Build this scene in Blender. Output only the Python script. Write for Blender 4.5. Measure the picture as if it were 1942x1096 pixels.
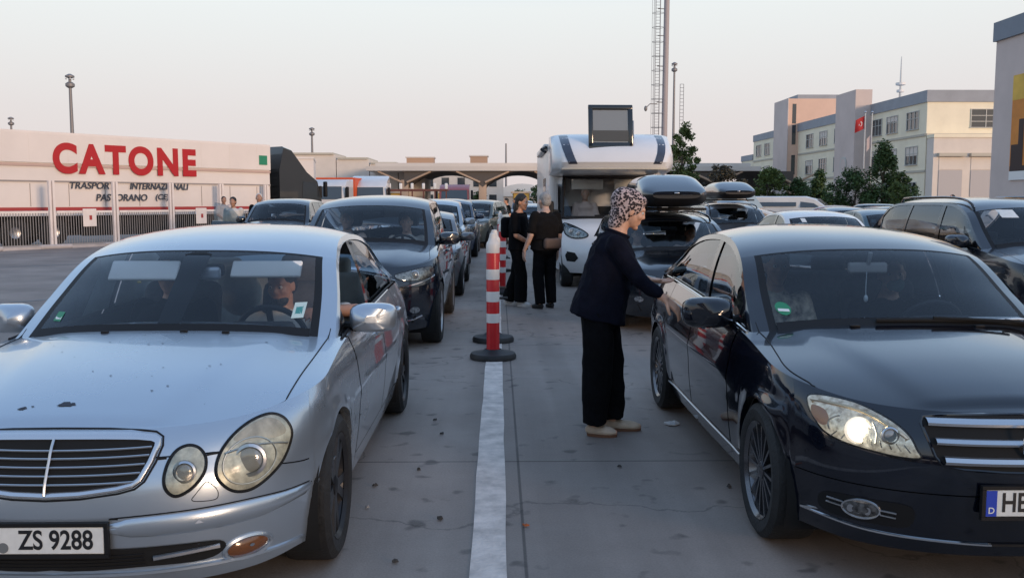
import bpy, bmesh, math, random
from math import sin, cos, pi, sqrt, radians, atan2, tan
from mathutils import Vector, Matrix
from mathutils.bvhtree import BVHTree

for o in list(bpy.data.objects):
    bpy.data.objects.remove(o)
SC = bpy.context.scene
COL = SC.collection
random.seed(7)

# ---------------------------------------------------------------- camera
cam = bpy.data.cameras.new('camera')
cam.sensor_width = 36.0
cam.lens = 32.26
cam.clip_start = 0.05
cam.clip_end = 3000
camo = bpy.data.objects.new('camera', cam)
COL.objects.link(camo)
camo.location = (0, 0, 1.6)
camo.rotation_euler = (radians(90 - 5.45), 0, radians(-0.857))
SC.camera = camo

# ---------------------------------------------------------------- sky, sun, exposure
SUN_EL, SUN_AZ = 7.0, 140.0          # azimuth from +Y clockwise: behind the camera, to the right
w = bpy.data.worlds.new('World')
SC.world = w
w.use_nodes = True
nt = w.node_tree
nt.nodes.clear()
wo = nt.nodes.new('ShaderNodeOutputWorld')
bg = nt.nodes.new('ShaderNodeBackground')
sky = nt.nodes.new('ShaderNodeTexSky')
sky.sky_type = 'NISHITA'
sky.sun_disc = False
sky.sun_elevation = radians(SUN_EL)
sky.sun_rotation = radians(SUN_AZ)
sky.air_density = 1.3
sky.dust_density = 2.5
sky.ozone_density = 2.0
bg.inputs['Strength'].default_value = 0.10
# a dusty evening veil over the clear sky: pale and pinkish low down, thinning towards the zenith
tc = nt.nodes.new('ShaderNodeTexCoord')
sep = nt.nodes.new('ShaderNodeSeparateXYZ')
ramp = nt.nodes.new('ShaderNodeValToRGB')
fac = nt.nodes.new('ShaderNodeValToRGB')
mix = nt.nodes.new('ShaderNodeMix')
mix.data_type = 'RGBA'
nt.links.new(tc.outputs['Generated'], sep.inputs[0])
nt.links.new(sep.outputs['Z'], ramp.inputs[0])
nt.links.new(sep.outputs['Z'], fac.inputs[0])
els = ramp.color_ramp.elements
els[0].position = 0.0
els[0].color = (7.0, 6.15, 6.15, 1)
els[1].position = 0.09
els[1].color = (7.4, 6.95, 6.95, 1)
for p, c in ((0.20, (8.2, 8.5, 8.5, 1)), (0.34, (5.6, 7.6, 10.2, 1)), (0.6, (4.2, 6.2, 9.6, 1)), (1.0, (3.7, 5.5, 8.8, 1))):
    e = els.new(p)
    e.color = c
f = fac.color_ramp.elements
f[0].position = 0.0
f[0].color = (0.93, 0.93, 0.93, 1)
f[1].position = 0.7
f[1].color = (0.75, 0.75, 0.75, 1)
nt.links.new(fac.outputs[0], mix.inputs[0])
nt.links.new(sky.outputs[0], mix.inputs[6])
nt.links.new(ramp.outputs[0], mix.inputs[7])
nt.links.new(mix.outputs[2], bg.inputs[0])
nt.links.new(bg.outputs[0], wo.inputs[0])

sl = bpy.data.lights.new('sun', 'SUN')
sl.energy = 2.0
sl.angle = radians(12)
sl.color = (1.0, 0.70, 0.48)
slo = bpy.data.objects.new('sun', sl)
COL.objects.link(slo)
slo.rotation_euler = (radians(90 - SUN_EL), 0, radians(180 - SUN_AZ))
slo.location = (20, -30, 30)

vs = SC.view_settings
vs.view_transform = 'Standard'
vs.look = 'None'
vs.exposure = 0.20
vs.gamma = 1.0
SC.cycles.max_bounces = 8
SC.cycles.transparent_max_bounces = 24
SC.cycles.use_denoising = True

# ---------------------------------------------------------------- materials
MATS = {}
def mat(name, col, rough=0.5, metal=0.0, coat=0.0, coat_rough=0.03, spec=0.5, noise=None, bump=None, rvar=None, emit=None, trans=0.0):
    """noise = (scale, amount, detail) colour variation; bump = (scale, strength); rvar = (scale, amount)"""
    if name in MATS:
        return MATS[name]
    m = bpy.data.materials.new(name)
    m.use_nodes = True
    t = m.node_tree
    b = t.nodes['Principled BSDF']
    c4 = (*col, 1)
    b.inputs['Base Color'].default_value = c4
    b.inputs['Roughness'].default_value = rough
    b.inputs['Metallic'].default_value = metal
    b.inputs['Coat Weight'].default_value = coat
    b.inputs['Coat Roughness'].default_value = coat_rough
    b.inputs['Specular IOR Level'].default_value = spec
    if trans:
        b.inputs['Transmission Weight'].default_value = trans
    if emit:
        b.inputs['Emission Color'].default_value = (*emit[0], 1)
        b.inputs['Emission Strength'].default_value = emit[1]
    co = None
    def coords():
        nonlocal co
        if co is None:
            co = t.nodes.new('ShaderNodeTexCoord')
        return co.outputs['Object']
    if noise:
        n = t.nodes.new('ShaderNodeTexNoise')
        n.inputs['Scale'].default_value = noise[0]
        n.inputs['Detail'].default_value = noise[2] if len(noise) > 2 else 5
        n.inputs['Roughness'].default_value = 0.6
        t.links.new(coords(), n.inputs['Vector'])
        mr = t.nodes.new('ShaderNodeMapRange')
        mr.inputs[1].default_value = 0.3
        mr.inputs[2].default_value = 0.7
        mr.inputs[3].default_value = 1 - noise[1]
        mr.inputs[4].default_value = 1 + noise[1]
        t.links.new(n.outputs[0], mr.inputs[0])
        mx = t.nodes.new('ShaderNodeVectorMath')
        mx.operation = 'SCALE'
        mx.inputs[0].default_value = col
        t.links.new(mr.outputs[0], mx.inputs['Scale'])
        t.links.new(mx.outputs[0], b.inputs['Base Color'])
    if rvar:
        n2 = t.nodes.new('ShaderNodeTexNoise')
        n2.inputs['Scale'].default_value = rvar[0]
        n2.inputs['Detail'].default_value = 6
        t.links.new(coords(), n2.inputs['Vector'])
        mr2 = t.nodes.new('ShaderNodeMapRange')
        mr2.inputs[1].default_value = 0.35
        mr2.inputs[2].default_value = 0.65
        mr2.inputs[3].default_value = max(0.02, rough - rvar[1])
        mr2.inputs[4].default_value = min(1, rough + rvar[1])
        t.links.new(n2.outputs[0], mr2.inputs[0])
        t.links.new(mr2.outputs[0], b.inputs['Roughness'])
    if bump:
        n3 = t.nodes.new('ShaderNodeTexNoise')
        n3.inputs['Scale'].default_value = bump[0]
        n3.inputs['Detail'].default_value = 4
        t.links.new(coords(), n3.inputs['Vector'])
        bp = t.nodes.new('ShaderNodeBump')
        bp.inputs['Strength'].default_value = bump[1]
        bp.inputs['Distance'].default_value = 0.02
        t.links.new(n3.outputs[0], bp.inputs['Height'])
        t.links.new(bp.outputs[0], b.inputs['Normal'])
    MATS[name] = m
    return m

def paint(name, col, metal=0.0, rough=0.35, coat_rough=0.03, dirt=0.08):
    return mat(name, col, rough=rough, metal=metal, coat=1.0, coat_rough=coat_rough, noise=(1.1, dirt, 4), rvar=(1.6, 0.03))

def glass(name, tint, ior=1.6, rough=0.0):
    if name in MATS:
        return MATS[name]
    m = bpy.data.materials.new(name)
    m.use_nodes = True
    t = m.node_tree
    t.nodes.clear()
    out = t.nodes.new('ShaderNodeOutputMaterial')
    tr = t.nodes.new('ShaderNodeBsdfTransparent')
    tr.inputs[0].default_value = (*tint, 1)
    gl = t.nodes.new('ShaderNodeBsdfGlossy')
    gl.inputs['Roughness'].default_value = rough
    gl.inputs[0].default_value = (0.95, 0.98, 1.0, 1)
    fr = t.nodes.new('ShaderNodeFresnel')
    fr.inputs['IOR'].default_value = ior
    geo = t.nodes.new('ShaderNodeNewGeometry')
    # the same reflectance from either side of the single-sheet pane
    mi = t.nodes.new('ShaderNodeMix')
    mi.data_type = 'FLOAT'
    fr2 = t.nodes.new('ShaderNodeFresnel')
    fr2.inputs['IOR'].default_value = ior * ior
    dv = t.nodes.new('ShaderNodeMath')
    dv.operation = 'MULTIPLY'
    dv.inputs[1].default_value = 1.0
    t.links.new(geo.outputs['Backfacing'], mi.inputs[0])
    t.links.new(fr.outputs[0], mi.inputs[2])
    t.links.new(fr.outputs[0], mi.inputs[3])
    t.links.new(mi.outputs[0], dv.inputs[0])
    ms = t.nodes.new('ShaderNodeMixShader')
    t.links.new(dv.outputs[0], ms.inputs[0])
    t.links.new(tr.outputs[0], ms.inputs[1])
    t.links.new(gl.outputs[0], ms.inputs[2])
    t.links.new(ms.outputs[0], out.inputs[0])
    MATS[name] = m
    return m

M_BLACK = mat('black_trim', (0.008, 0.008, 0.009), rough=0.6, spec=.3)
M_GLOSSBLACK = mat('gloss_black', (0.006, 0.006, 0.007), rough=0.12, coat=0.6)
M_DARK = mat('dark_interior', (0.016, 0.017, 0.02), rough=0.8)
M_VOID = mat('underside', (0.006, 0.006, 0.006), rough=0.9)
M_SEAT = mat('seat_fabric', (0.06, 0.06, 0.066), rough=0.85, noise=(14, 0.25))
M_TYRE = mat('tyre_rubber', (0.014, 0.014, 0.014), rough=0.75, noise=(9, 0.35), bump=(60, 0.3))
M_CHROME = mat('chrome', (0.72, 0.73, 0.75), rough=0.14, metal=1.0)
M_DULLCHROME = mat('dull_chrome', (0.55, 0.56, 0.58), rough=0.3, metal=1.0)
M_RIMDARK = mat('dark_rim', (0.03, 0.03, 0.033), rough=0.35, metal=0.5)
M_RIMSIL = mat('silver_rim', (0.4, 0.41, 0.43), rough=0.35, metal=0.9)
M_RIMBLK = mat('black_rim', (0.14, 0.14, 0.15), rough=0.25, metal=0.85, coat=0.4)
M_PLATE = mat('plate_white', (0.72, 0.72, 0.68), rough=0.45, noise=(30, 0.06))
M_PLATETXT = mat('plate_text', (0.01, 0.01, 0.012), rough=0.5)
M_EUBLUE = mat('plate_blue', (0.012, 0.05, 0.42), rough=0.4)
M_WHITE = mat('white_plain', (0.75, 0.75, 0.73), rough=0.5)
M_HEADGL = mat('headlamp_lens', (0.30, 0.31, 0.32), rough=0.16, metal=0.55, coat=1.0, noise=(34, 0.75, 2))
M_AMBER = mat('amber_lens', (0.16, 0.055, 0.012), rough=0.15, coat=1.0)
M_RED = mat('red_lens', (0.25, 0.012, 0.01), rough=0.2, coat=1.0)
M_MIRROR = mat('mirror_glass', (0.6, 0.62, 0.65), rough=0.04, metal=1.0)
M_VISOR = mat('visor_cream', (0.84, 0.79, 0.72), rough=0.8)
M_STICKER = mat('sticker_green', (0.02, 0.22, 0.10), rough=0.4)
G_WIND = glass('windscreen_glass', (0.97, 0.985, 0.99), ior=1.5)
G_SIDE = glass('side_glass', (0.50, 0.56, 0.57), ior=1.75)
G_DARK = glass('dark_side_glass', (0.30, 0.34, 0.35), ior=1.6)

# ---------------------------------------------------------------- mesh builder
class MB:
    def __init__(self):
        self.v, self.f = [], []
    def add(self, vs, fs):
        o = len(self.v)
        self.v += [tuple(p) for p in vs]
        self.f += [tuple(i + o for i in q) for q in fs]
        return self
    def grid(self, rows, close_u=False, close_v=False):
        n, m = len(rows), len(rows[0])
        vs = [p for r in rows for p in r]
        fs = []
        for i in range(n - (0 if close_u else 1)):
            for j in range(m - (0 if close_v else 1)):
                a, b = i, (i + 1) % n
                c, d = j, (j + 1) % m
                fs.append((a * m + c, b * m + c, b * m + d, a * m + d))
        return self.add(vs, fs)
    def box(self, c, s, R=None):
        x, y, z = s[0] / 2, s[1] / 2, s[2] / 2
        vs = [Vector((i * x, j * y, k * z)) for i in (-1, 1) for j in (-1, 1) for k in (-1, 1)]
        if R is not None:
            vs = [R @ p for p in vs]
        vs = [p + Vector(c) for p in vs]
        return self.add(vs, [(0, 1, 3, 2), (4, 6, 7, 5), (0, 4, 5, 1), (2, 3, 7, 6), (0, 2, 6, 4), (1, 5, 7, 3)])
    def rbox(self, c, s, r=0.02, R=None, seg=3, taper=1.0):
        """box with rounded vertical edges and a softened top and bottom"""
        x, y, z = s[0] / 2, s[1] / 2, s[2] / 2
        r = min(r, x * .95, y * .95, z * .95)
        def ring(ins, zz, k=1.0):
            pts = []
            for q, (sx, sy) in enumerate(((1, 1), (-1, 1), (-1, -1), (1, -1))):
                for i in range(seg + 1):
                    a = pi / 2 * (q + i / seg)
                    pts.append(Vector((((x - r) * sx + (r - ins) * cos(a)) * k, ((y - r) * sy + (r - ins) * sin(a)) * k, zz)))
            return pts
        rows = []
        for i in range(seg + 1):
            a = pi / 2 * i / seg
            rows.append(ring(r * (1 - sin(a)) * .95, -z + r * (1 - cos(a))))
        for i in range(seg + 1):
            a = pi / 2 * i / seg
            rows.append(ring(r * (1 - cos(a)) * .95, z - r + r * sin(a), taper))
        n = len(rows[0])
        flat = [p for rw in rows for p in rw]
        if R is not None:
            flat = [R @ p for p in flat]
        flat = [p + Vector(c) for p in flat]
        fs = []
        for i in range(len(rows) - 1):
            for j in range(n):
                fs.append((i * n + j, i * n + (j + 1) % n, (i + 1) * n + (j + 1) % n, (i + 1) * n + j))
        fs.append(tuple(range(n - 1, -1, -1)))
        fs.append(tuple((len(rows) - 1) * n + j for j in range(n)))
        return self.add(flat, fs)
    def tube(self, path, r, seg=8, closed=False, caps=True, flat=None):
        P = [Vector(p) for p in path]
        n = len(P)
        rs = r if isinstance(r, (list, tuple)) else [r] * n
        rows = []
        up = None
        for i in range(n):
            if closed:
                d = P[(i + 1) % n] - P[i - 1]
            else:
                d = P[min(i + 1, n - 1)] - P[max(i - 1, 0)]
            if d.length < 1e-9:
                d = Vector((0, 0, 1))
            d.normalize()
            if up is None:
                up = Vector((0, 0, 1)) if abs(d.z) < 0.9 else Vector((1, 0, 0))
            a = up - d * up.dot(d)
            if a.length < 1e-6:
                a = Vector((1, 0, 0)) - d * d.x
            a.normalize()
            up = a
            b = d.cross(a)
            k = flat if flat else 1.0
            rows.append([P[i] + (a * cos(2 * pi * j / seg) + b * sin(2 * pi * j / seg) * k) * rs[i] for j in range(seg)])
        self.grid(rows, close_u=closed, close_v=True)
        if caps and not closed:
            o = len(self.v) - n * seg
            self.f.append(tuple(o + j for j in range(seg - 1, -1, -1)))
            self.f.append(tuple(o + (n - 1) * seg + j for j in range(seg)))
        return self
    def cyl(self, p0, p1, r0, r1=None, seg=12):
        return self.tube([p0, p1], [r0, r0 if r1 is None else r1], seg)
    def lathe(self, prof, seg=24, M=None):
        """profile of (r, z) about Z, moved by matrix M"""
        rows = []
        for r, z in prof:
            rows.append([Vector((r * cos(2 * pi * j / seg), r * sin(2 * pi * j / seg), z)) for j in range(seg)])
        if M is not None:
            rows = [[M @ p for p in rw] for rw in rows]
        return self.grid(rows, close_v=True)
    def ellip(self, c, r, R=None, nu=16, nv=10):
        rows = []
        for i in range(nv + 1):
            a = -pi / 2 + pi * i / nv
            rows.append([Vector((r[0] * cos(a) * cos(2 * pi * j / nu), r[1] * cos(a) * sin(2 * pi * j / nu), r[2] * sin(a))) for j in range(nu)])
        flat = [[(R @ p if R is not None else p) + Vector(c) for p in rw] for rw in rows]
        return self.grid(flat, close_v=True)
    def capsule(self, p0, r0, p1, r1, seg=14):
        p0, p1 = Vector(p0), Vector(p1)
        d = p1 - p0
        L = d.length
        if L < 1e-6:
            return self.ellip(p0, (r0,) * 3)
        d.normalize()
        a = Vector((0, 0, 1)) if abs(d.z) < 0.9 else Vector((1, 0, 0))
        a = (a - d * a.dot(d)).normalized()
        b = d.cross(a)
        rows = []
        for i in range(6):
            t = -pi / 2 + pi / 2 * i / 5
            rows.append((p0 + d * r0 * sin(t), max(r0 * cos(t), 1e-4)))
        for i in range(6):
            t = pi / 2 * i / 5
            rows.append((p1 + d * r1 * sin(t), max(r1 * cos(t), 1e-4)))
        return self.grid([[c + (a * cos(2 * pi * j / seg) + b * sin(2 * pi * j / seg)) * r for j in range(seg)] for c, r in rows], close_v=True)
    def prism(self, poly, y0, y1):
        """(x, z) outline pushed from y0 to y1"""
        n = len(poly)
        vs = [(x, y0, z) for x, z in poly] + [(x, y1, z) for x, z in poly]
        fs = [tuple(range(n)), tuple(range(2 * n - 1, n - 1, -1))]
        for i in range(n):
            fs.append((i, (i + 1) % n, n + (i + 1) % n, n + i))
        return self.add(vs, fs)
    def sheet(self, poly):
        return self.add(poly, [tuple(range(len(poly)))])
    def mirror_x(self):
        o = len(self.v)
        self.v += [(-x, y, z) for x, y, z in self.v]
        self.f += [tuple(i + o for i in reversed(q)) for q in list(self.f)]
        return self
    def flipped(self):
        m = MB()
        m.v = [(-x, y, z) for x, y, z in self.v]
        m.f = [tuple(reversed(q)) for q in self.f]
        return m
    def merge(self, other):
        return self.add(other.v, other.f)
    def xform(self, M):
        self.v = [tuple(M @ Vector(p)) for p in self.v]
        return self
    def mesh(self, name, material=None, smooth=True, weld=1e-5, angle=40, recalc=True):
        me = bpy.data.meshes.new(name)
        me.from_pydata(self.v, [], self.f)
        if weld or recalc:
            bm = bmesh.new()
            bm.from_mesh(me)
            if weld:
                bmesh.ops.remove_doubles(bm, verts=bm.verts, dist=weld)
            if recalc:
                bmesh.ops.recalc_face_normals(bm, faces=bm.faces)
            bm.to_mesh(me)
            bm.free()
        if smooth:
            me.polygons.foreach_set('use_smooth', [True] * len(me.polygons))
            me.set_sharp_from_angle(angle=radians(angle))
        if material is not None:
            for mm in (material if isinstance(material, (list, tuple)) else [material]):
                me.materials.append(mm)
        me.update()
        return me
    def build(self, name, material=None, parent=None, smooth=True, weld=1e-5, angle=40, loc=None):
        if not self.v:
            return None
        o = bpy.data.objects.new(name, self.mesh(name, material, smooth, weld, angle))
        COL.objects.link(o)
        if parent is not None:
            o.parent = parent
        if loc is not None:
            o.location = loc
        return o

def tag(o, label=None, cat=None, group=None, kind=None):
    if label: o['label'] = label
    if cat: o['category'] = cat
    if group: o['group'] = group
    if kind: o['kind'] = kind
    return o

def thing(name, label, cat, loc=(0, 0, 0), rz=0.0, group=None):
    o = bpy.data.objects.new(name, None)
    o.empty_display_size = 0.2
    COL.objects.link(o)
    o.location = loc
    o.rotation_euler = (0, 0, rz)
    return tag(o, label, cat, group)

def children_of(o):
    return [c for c in bpy.data.objects if c.parent is o]

def copy_tree(o, parent=None):
    c = o.copy()
    COL.objects.link(c)
    if parent is not None:
        c.parent = parent
    for ch in o.children:
        copy_tree(ch, c)
    return c

def text_mesh(s, size, material, name, parent=None, bold=0.0, depth=0.0, xs=1.0, spacing=1.0, shear=0.0, align='CENTER'):
    cu = bpy.data.curves.new(name, 'FONT')
    cu.body = s
    cu.size = size
    cu.offset = bold
    cu.extrude = depth
    cu.space_character = spacing
    cu.shear = shear
    cu.align_x = align
    cu.align_y = 'CENTER'
    to = bpy.data.objects.new(name, cu)
    COL.objects.link(to)
    bpy.context.view_layer.update()
    me = bpy.data.meshes.new_from_object(to.evaluated_get(bpy.context.evaluated_depsgraph_get()))
    bpy.data.objects.remove(to)
    bpy.data.curves.remove(cu)
    me.materials.clear()
    me.materials.append(material)
    me.transform(Matrix.Scale(xs, 4, (1, 0, 0)))
    me.name = name
    o = bpy.data.objects.new(name, me)
    COL.objects.link(o)
    if parent is not None:
        o.parent = parent
    return o

def pchip(tab):
    xs = [a for a, b in tab]
    ys = [b for a, b in tab]
    n = len(xs)
    if n == 1:
        return lambda x: ys[0]
    h = [xs[i + 1] - xs[i] for i in range(n - 1)]
    d = [(ys[i + 1] - ys[i]) / h[i] for i in range(n - 1)]
    m = [0.0] * n
    m[0], m[-1] = d[0], d[-1]
    for i in range(1, n - 1):
        if d[i - 1] * d[i] > 0:
            w1, w2 = 2 * h[i] + h[i - 1], h[i] + 2 * h[i - 1]
            m[i] = (w1 + w2) / (w1 / d[i - 1] + w2 / d[i])
    def f(x):
        if x <= xs[0]: return ys[0]
        if x >= xs[-1]: return ys[-1]
        i = 0
        while x > xs[i + 1]: i += 1
        t = (x - xs[i]) / h[i]
        return ((1 + 2 * t) * (1 - t) ** 2 * ys[i] + t * (1 - t) ** 2 * h[i] * m[i] + t * t * (3 - 2 * t) * ys[i + 1] + t * t * (t - 1) * h[i] * m[i + 1])
    return f

def catmull(tab):
    """smooth curve through points indexed 0..n-1 (vectors)"""
    P = [Vector(p) for p in tab]
    n = len(P)
    def f(u):
        u = max(0.0, min(n - 1.0, u))
        i = min(int(u), n - 2)
        t = u - i
        p1, p2 = P[i], P[i + 1]
        p0 = P[i - 1] if i > 0 else p1 * 2 - p2
        p3 = P[i + 2] if i + 2 < n else p2 * 2 - p1
        return 0.5 * ((2 * p1) + (p2 - p0) * t + (2 * p0 - 5 * p1 + 4 * p2 - p3) * t * t + (3 * p1 - p0 - 3 * p2 + p3) * t ** 3)
    return f

def lin(a, b, n):
    return [a + (b - a) * i / (n - 1) for i in range(n)]

def smooth_poly(pts, sub=6, closed=True):
    """Catmull-Rom through 2-D outline points"""
    n = len(pts)
    out = []
    for i in range(n if closed else n - 1):
        p0, p1, p2, p3 = (pts[(i + k) % n] for k in (-1, 0, 1, 2))
        for s in range(sub):
            t = s / sub
            out.append(tuple(0.5 * (2 * p1[k] + (p2[k] - p0[k]) * t + (2 * p0[k] - 5 * p1[k] + 4 * p2[k] - p3[k]) * t * t + (3 * p1[k] - p0[k] - 3 * p2[k] + p3[k]) * t ** 3) for k in (0, 1)))
    return out
# ================================================================ cars
# car space: origin on the ground under the middle of the front axle, nose towards -Y, car's left side at +X
class CarShape:
    def __init__(s, **k):
        s.__dict__.update(k)
        s.fL, s.fR, s.fw = pchip(s.Lz), pchip(s.Rz), pchip(s.wz)
        s.fbelt, s.fhood, s.fdeck = pchip(s.belt), pchip(s.hood), pchip(s.deck)
        s.arch_c = catmull([(a[0], a[1], a[2]) for a in s.arch])      # (x, y, z)
        s.mid_c = catmull([(0, a[0], a[1]) for a in s.mid])
        s.na = len(s.arch) - 1
    def plan(s, y):
        t = (y - s.WB * .5) / (s.WB * .5)
        return 1 - s.barrel * min(1.0, t * t)
    def xy(s, c, z):
        W = s.fw(z)
        if c <= 1:
            th = max(0.0, c) * pi / 2
            e = 2 / s.nf
            return W * s.plan(0) * sin(th) ** e, -s.fL(z) * max(0.0, cos(th)) ** e
        if c <= 2:
            y = (c - 1) * s.WB
            return W * s.plan(y), y
        th = min(1.0, c - 2) * pi / 2
        e = 2 / s.nr
        return W * s.plan(s.WB) * max(0.0, cos(th)) ** e, s.WB + s.fR(z) * sin(th) ** e
    def zsh(s, c):
        z = 0.75
        for _ in range(4):
            z = s.fbelt(s.xy(c, z)[1])
        return z
    def zlow(s, c):
        y = s.xy(c, 0.4)[1]
        z = s.low
        if c < 1:
            z = s.low_f
            k = max(0.0, min(1.0, (-y - .30) / .3))
            z = s.low + (s.low_f - s.low) * k
        elif c > 2:
            k = max(0.0, min(1.0, (y - s.WB - .3) / .3))
            z = s.low + (s.low_r - s.low) * k
        for yc in (0, s.WB):
            d = abs(y - yc)
            if d < s.Ra:
                z = max(z, s.rw + sqrt(s.Ra ** 2 - d * d))
        return z
    def pt(s, c, z, inset=0.0):
        x, y = s.xy(c, z)
        # wheel-arch lip and a crease along the flank
        yy = y
        for yc in (0, s.WB):
            if s.flare and 1 - .45 < c < 2.45:
                r = sqrt((yy - yc) ** 2 + (z - s.rw) ** 2)
                x += s.flare * math.exp(-((r - s.Ra) / .05) ** 2)
        if s.crease and c > .8:
            zc, a = s.crease
            x += a * math.exp(-((z - zc - .02 * (c - 1)) / .035) ** 2)
        if inset:
            x = max(0.0, x - inset)
            if c < 1: y += inset * (1 - c)
            if c > 2: y -= inset * (c - 2)
        return Vector((x, y, z))
    def c_of_y(s, y):
        """contour parameter at a length y (at shoulder height)"""
        if 0 <= y <= s.WB:
            return 1 + y / s.WB
        lo, hi = (0, 1) if y < 0 else (2, 3)
        for _ in range(30):
            m = (lo + hi) / 2
            if s.xy(m, .7)[1] < y: lo = m
            else: hi = m
        return (lo + hi) / 2
    def side(s, mb, cs, zlo, zhi, nz, inset=0.0, pw=1.0):
        rows = []
        for c in cs:
            a, b = zlo(c), zhi(c)
            if b < a + .001: b = a + .001
            rows.append([s.pt(c, a + (b - a) * (i / nz) ** pw, inset) for i in range(nz + 1)])
        return mb.grid(rows)
    def top_z(s, c, t, rear=False):
        y = s.xy(c, s.zsh(c))[1]
        zs = s.zsh(c)
        zc = max(zs, (s.fdeck if rear else s.fhood)(y))
        z = zc - (zc - zs) * t ** s.crown
        if not rear and s.ridge:
            # creases running from the grille corners to the screen pillars
            xe = s.xy(c, zs)[0]
            k = max(0.0, min(1.0, (y + s.fL(.7)) / (s.cowl + s.fL(.7))))
            xr = s.ridge[0] + (s.ridge[1] - s.ridge[0]) * k
            x = t * xe
            fade = min(1.0, max(0.0, (xe - xr) / .1))
            z += s.ridge[2] * fade / (1 + math.exp((x - xr) / .022)) * (1 - t) ** .3 * (1 if t < 1 else 0)
        return y, z
    def top(s, mb, cs, t0, t1, nt, rear=False):
        rows = []
        for c in cs:
            zs = s.zsh(c)
            xe = s.xy(c, zs)[0]
            a = t0(c) if callable(t0) else t0
            b = t1(c) if callable(t1) else t1
            row = []
            for i in range(nt + 1):
                t = a + (b - a) * i / nt
                y, z = s.top_z(c, t, rear)
                if t >= 1: 
                    row.append(s.pt(c, zs))
                else:
                    row.append(Vector((t * s.pt(c, zs).x, y, z)))
            rows.append(row)
        return mb.grid(rows)
    def G(s, u, t):
        """roof, screens and pillars: u along the arch from screen base to rear base, t from centre (0) to gutter (1)"""
        A, C = s.arch_c(u), s.mid_c(u)
        x = A.x * t
        y = C.y + (A.y - C.y) * t ** 2.0
        z = C.z + (A.z - C.z) * t ** s.roofp
        return Vector((x, y, z))
    def arch_at(s, y):
        lo, hi = 0.0, float(s.na)
        for _ in range(30):
            m = (lo + hi) / 2
            if s.arch_c(m).y < y: lo = m
            else: hi = m
        return s.arch_c((lo + hi) / 2)
    def sidepane(s, mb, y0, y1, f0, f1, n=10, inset=0.012, skew0=0.0, skew1=0.0):
        """strip of the window side between belt (f=0) and gutter (f=1)"""
        rows = []
        for i in range(n + 1):
            y = y0 + (y1 - y0) * i / n
            sk = skew0 + (skew1 - skew0) * i / n
            row = []
            for j in range(7):
                g = j / 6
                f = (f0(y) if callable(f0) else f0) + ((f1(y) if callable(f1) else f1) - (f0(y) if callable(f0) else f0)) * g
                yy = y + sk * f
                A = s.arch_at(yy)
                c = s.c_of_y(yy)
                zb = s.zsh(c)
                B = s.pt(c, zb)
                bx = B.x - s.sill
                z = zb + (A.z - zb) * f
                x = bx + (A.x - bx) * f + .018 * sin(pi * f) * min(1, (A.z - zb) / .3) - inset
                row.append(Vector((x, yy, z)))
            rows.append(row)
        return mb.grid(rows)

def both(mb):
    return mb.mirror_x()

def add_wheel(parent, x, y, r, wid, style, side, res=1.0, rimmat=None):
    """tyre is the wheel's own mesh, the rim its child; side=+1 when the outer face looks to +X"""
    M = Matrix.Translation((x, y, r)) @ Matrix.Rotation(radians(90) * side, 4, 'Y')
    n = int(36 * res)
    rr = r * style.get('rim', .70)
    h = wid / 2
    mb = MB()
    prof = [(rr, -h), (rr * 1.04, -h * 1.0), (r - .03, -h * 1.02), (r - .006, -h * .85), (r, -h * .6), (r, h * .6), (r - .006, h * .85), (r - .035, h * 1.03), (rr * 1.05, h * .98), (rr, h * .9)]
    mb.lathe(prof, n, M)
    tyre = mb.build('wheel', M_TYRE, parent)
    m2 = MB()
    # rim barrel, lip and backing
    m2.lathe([(rr * .93, h * .80), (rr * 1.005, h * .95), (rr * 1.005, h * .84), (rr * .955, h * .72), (rr * .94, -h * .6)], n, M)
    z0 = h * .70
    ns = style['n']
    for k in range(ns):
        a = 2 * pi * k / ns
        for da in style.get('split', (0,)):
            def P(rad, ang, z):
                return M @ Vector((rad * cos(ang), rad * sin(ang), z))
            w0, w1 = style['w0'], style['w1']
            a0, a1 = a + da * .45, a + da
            r0, r1 = rr * .14, rr * .955
            def q(rad, ang, half, z):
                t = Vector((-sin(ang), cos(ang), 0)) * half
                b = Vector((rad * cos(ang), rad * sin(ang), z))
                return M @ (b - t), M @ (b + t)
            i0, i1 = q(r0, a0, w0, z0 + .008)
            o0, o1 = q(r1, a1, w1, z0 + .012)
            i2, i3 = q(r0, a0, w0 * 1.3, z0 - .035)
            o2, o3 = q(r1, a1, w1 * 1.5, z0 - .025)
            m2.add([i0, i1, o1, o0, i2, i3, o3, o2], [(0, 1, 2, 3), (0, 3, 7, 4), (1, 5, 6, 2), (4, 7, 6, 5)])
    m2.lathe([(0.001, z0 + .022), (rr * .10, z0 + .022), (rr * .19, z0 + .012), (rr * .2, z0 - .03)], max(12, n // 2), M)
    rim = m2.build('rim', rimmat or M_RIMDARK, tyre)
    m3 = MB()
    m3.lathe([(.001, -h * .2), (rr * .62, -h * .2), (rr * .62, -h * .35)], max(12, n // 2), M)
    m3.lathe([(.001, -h * .4), (rr * .95, -h * .4)], max(12, n // 2), M)
    m3.build('brake_disc', M_BLACK, tyre)
    return tyre

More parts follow.
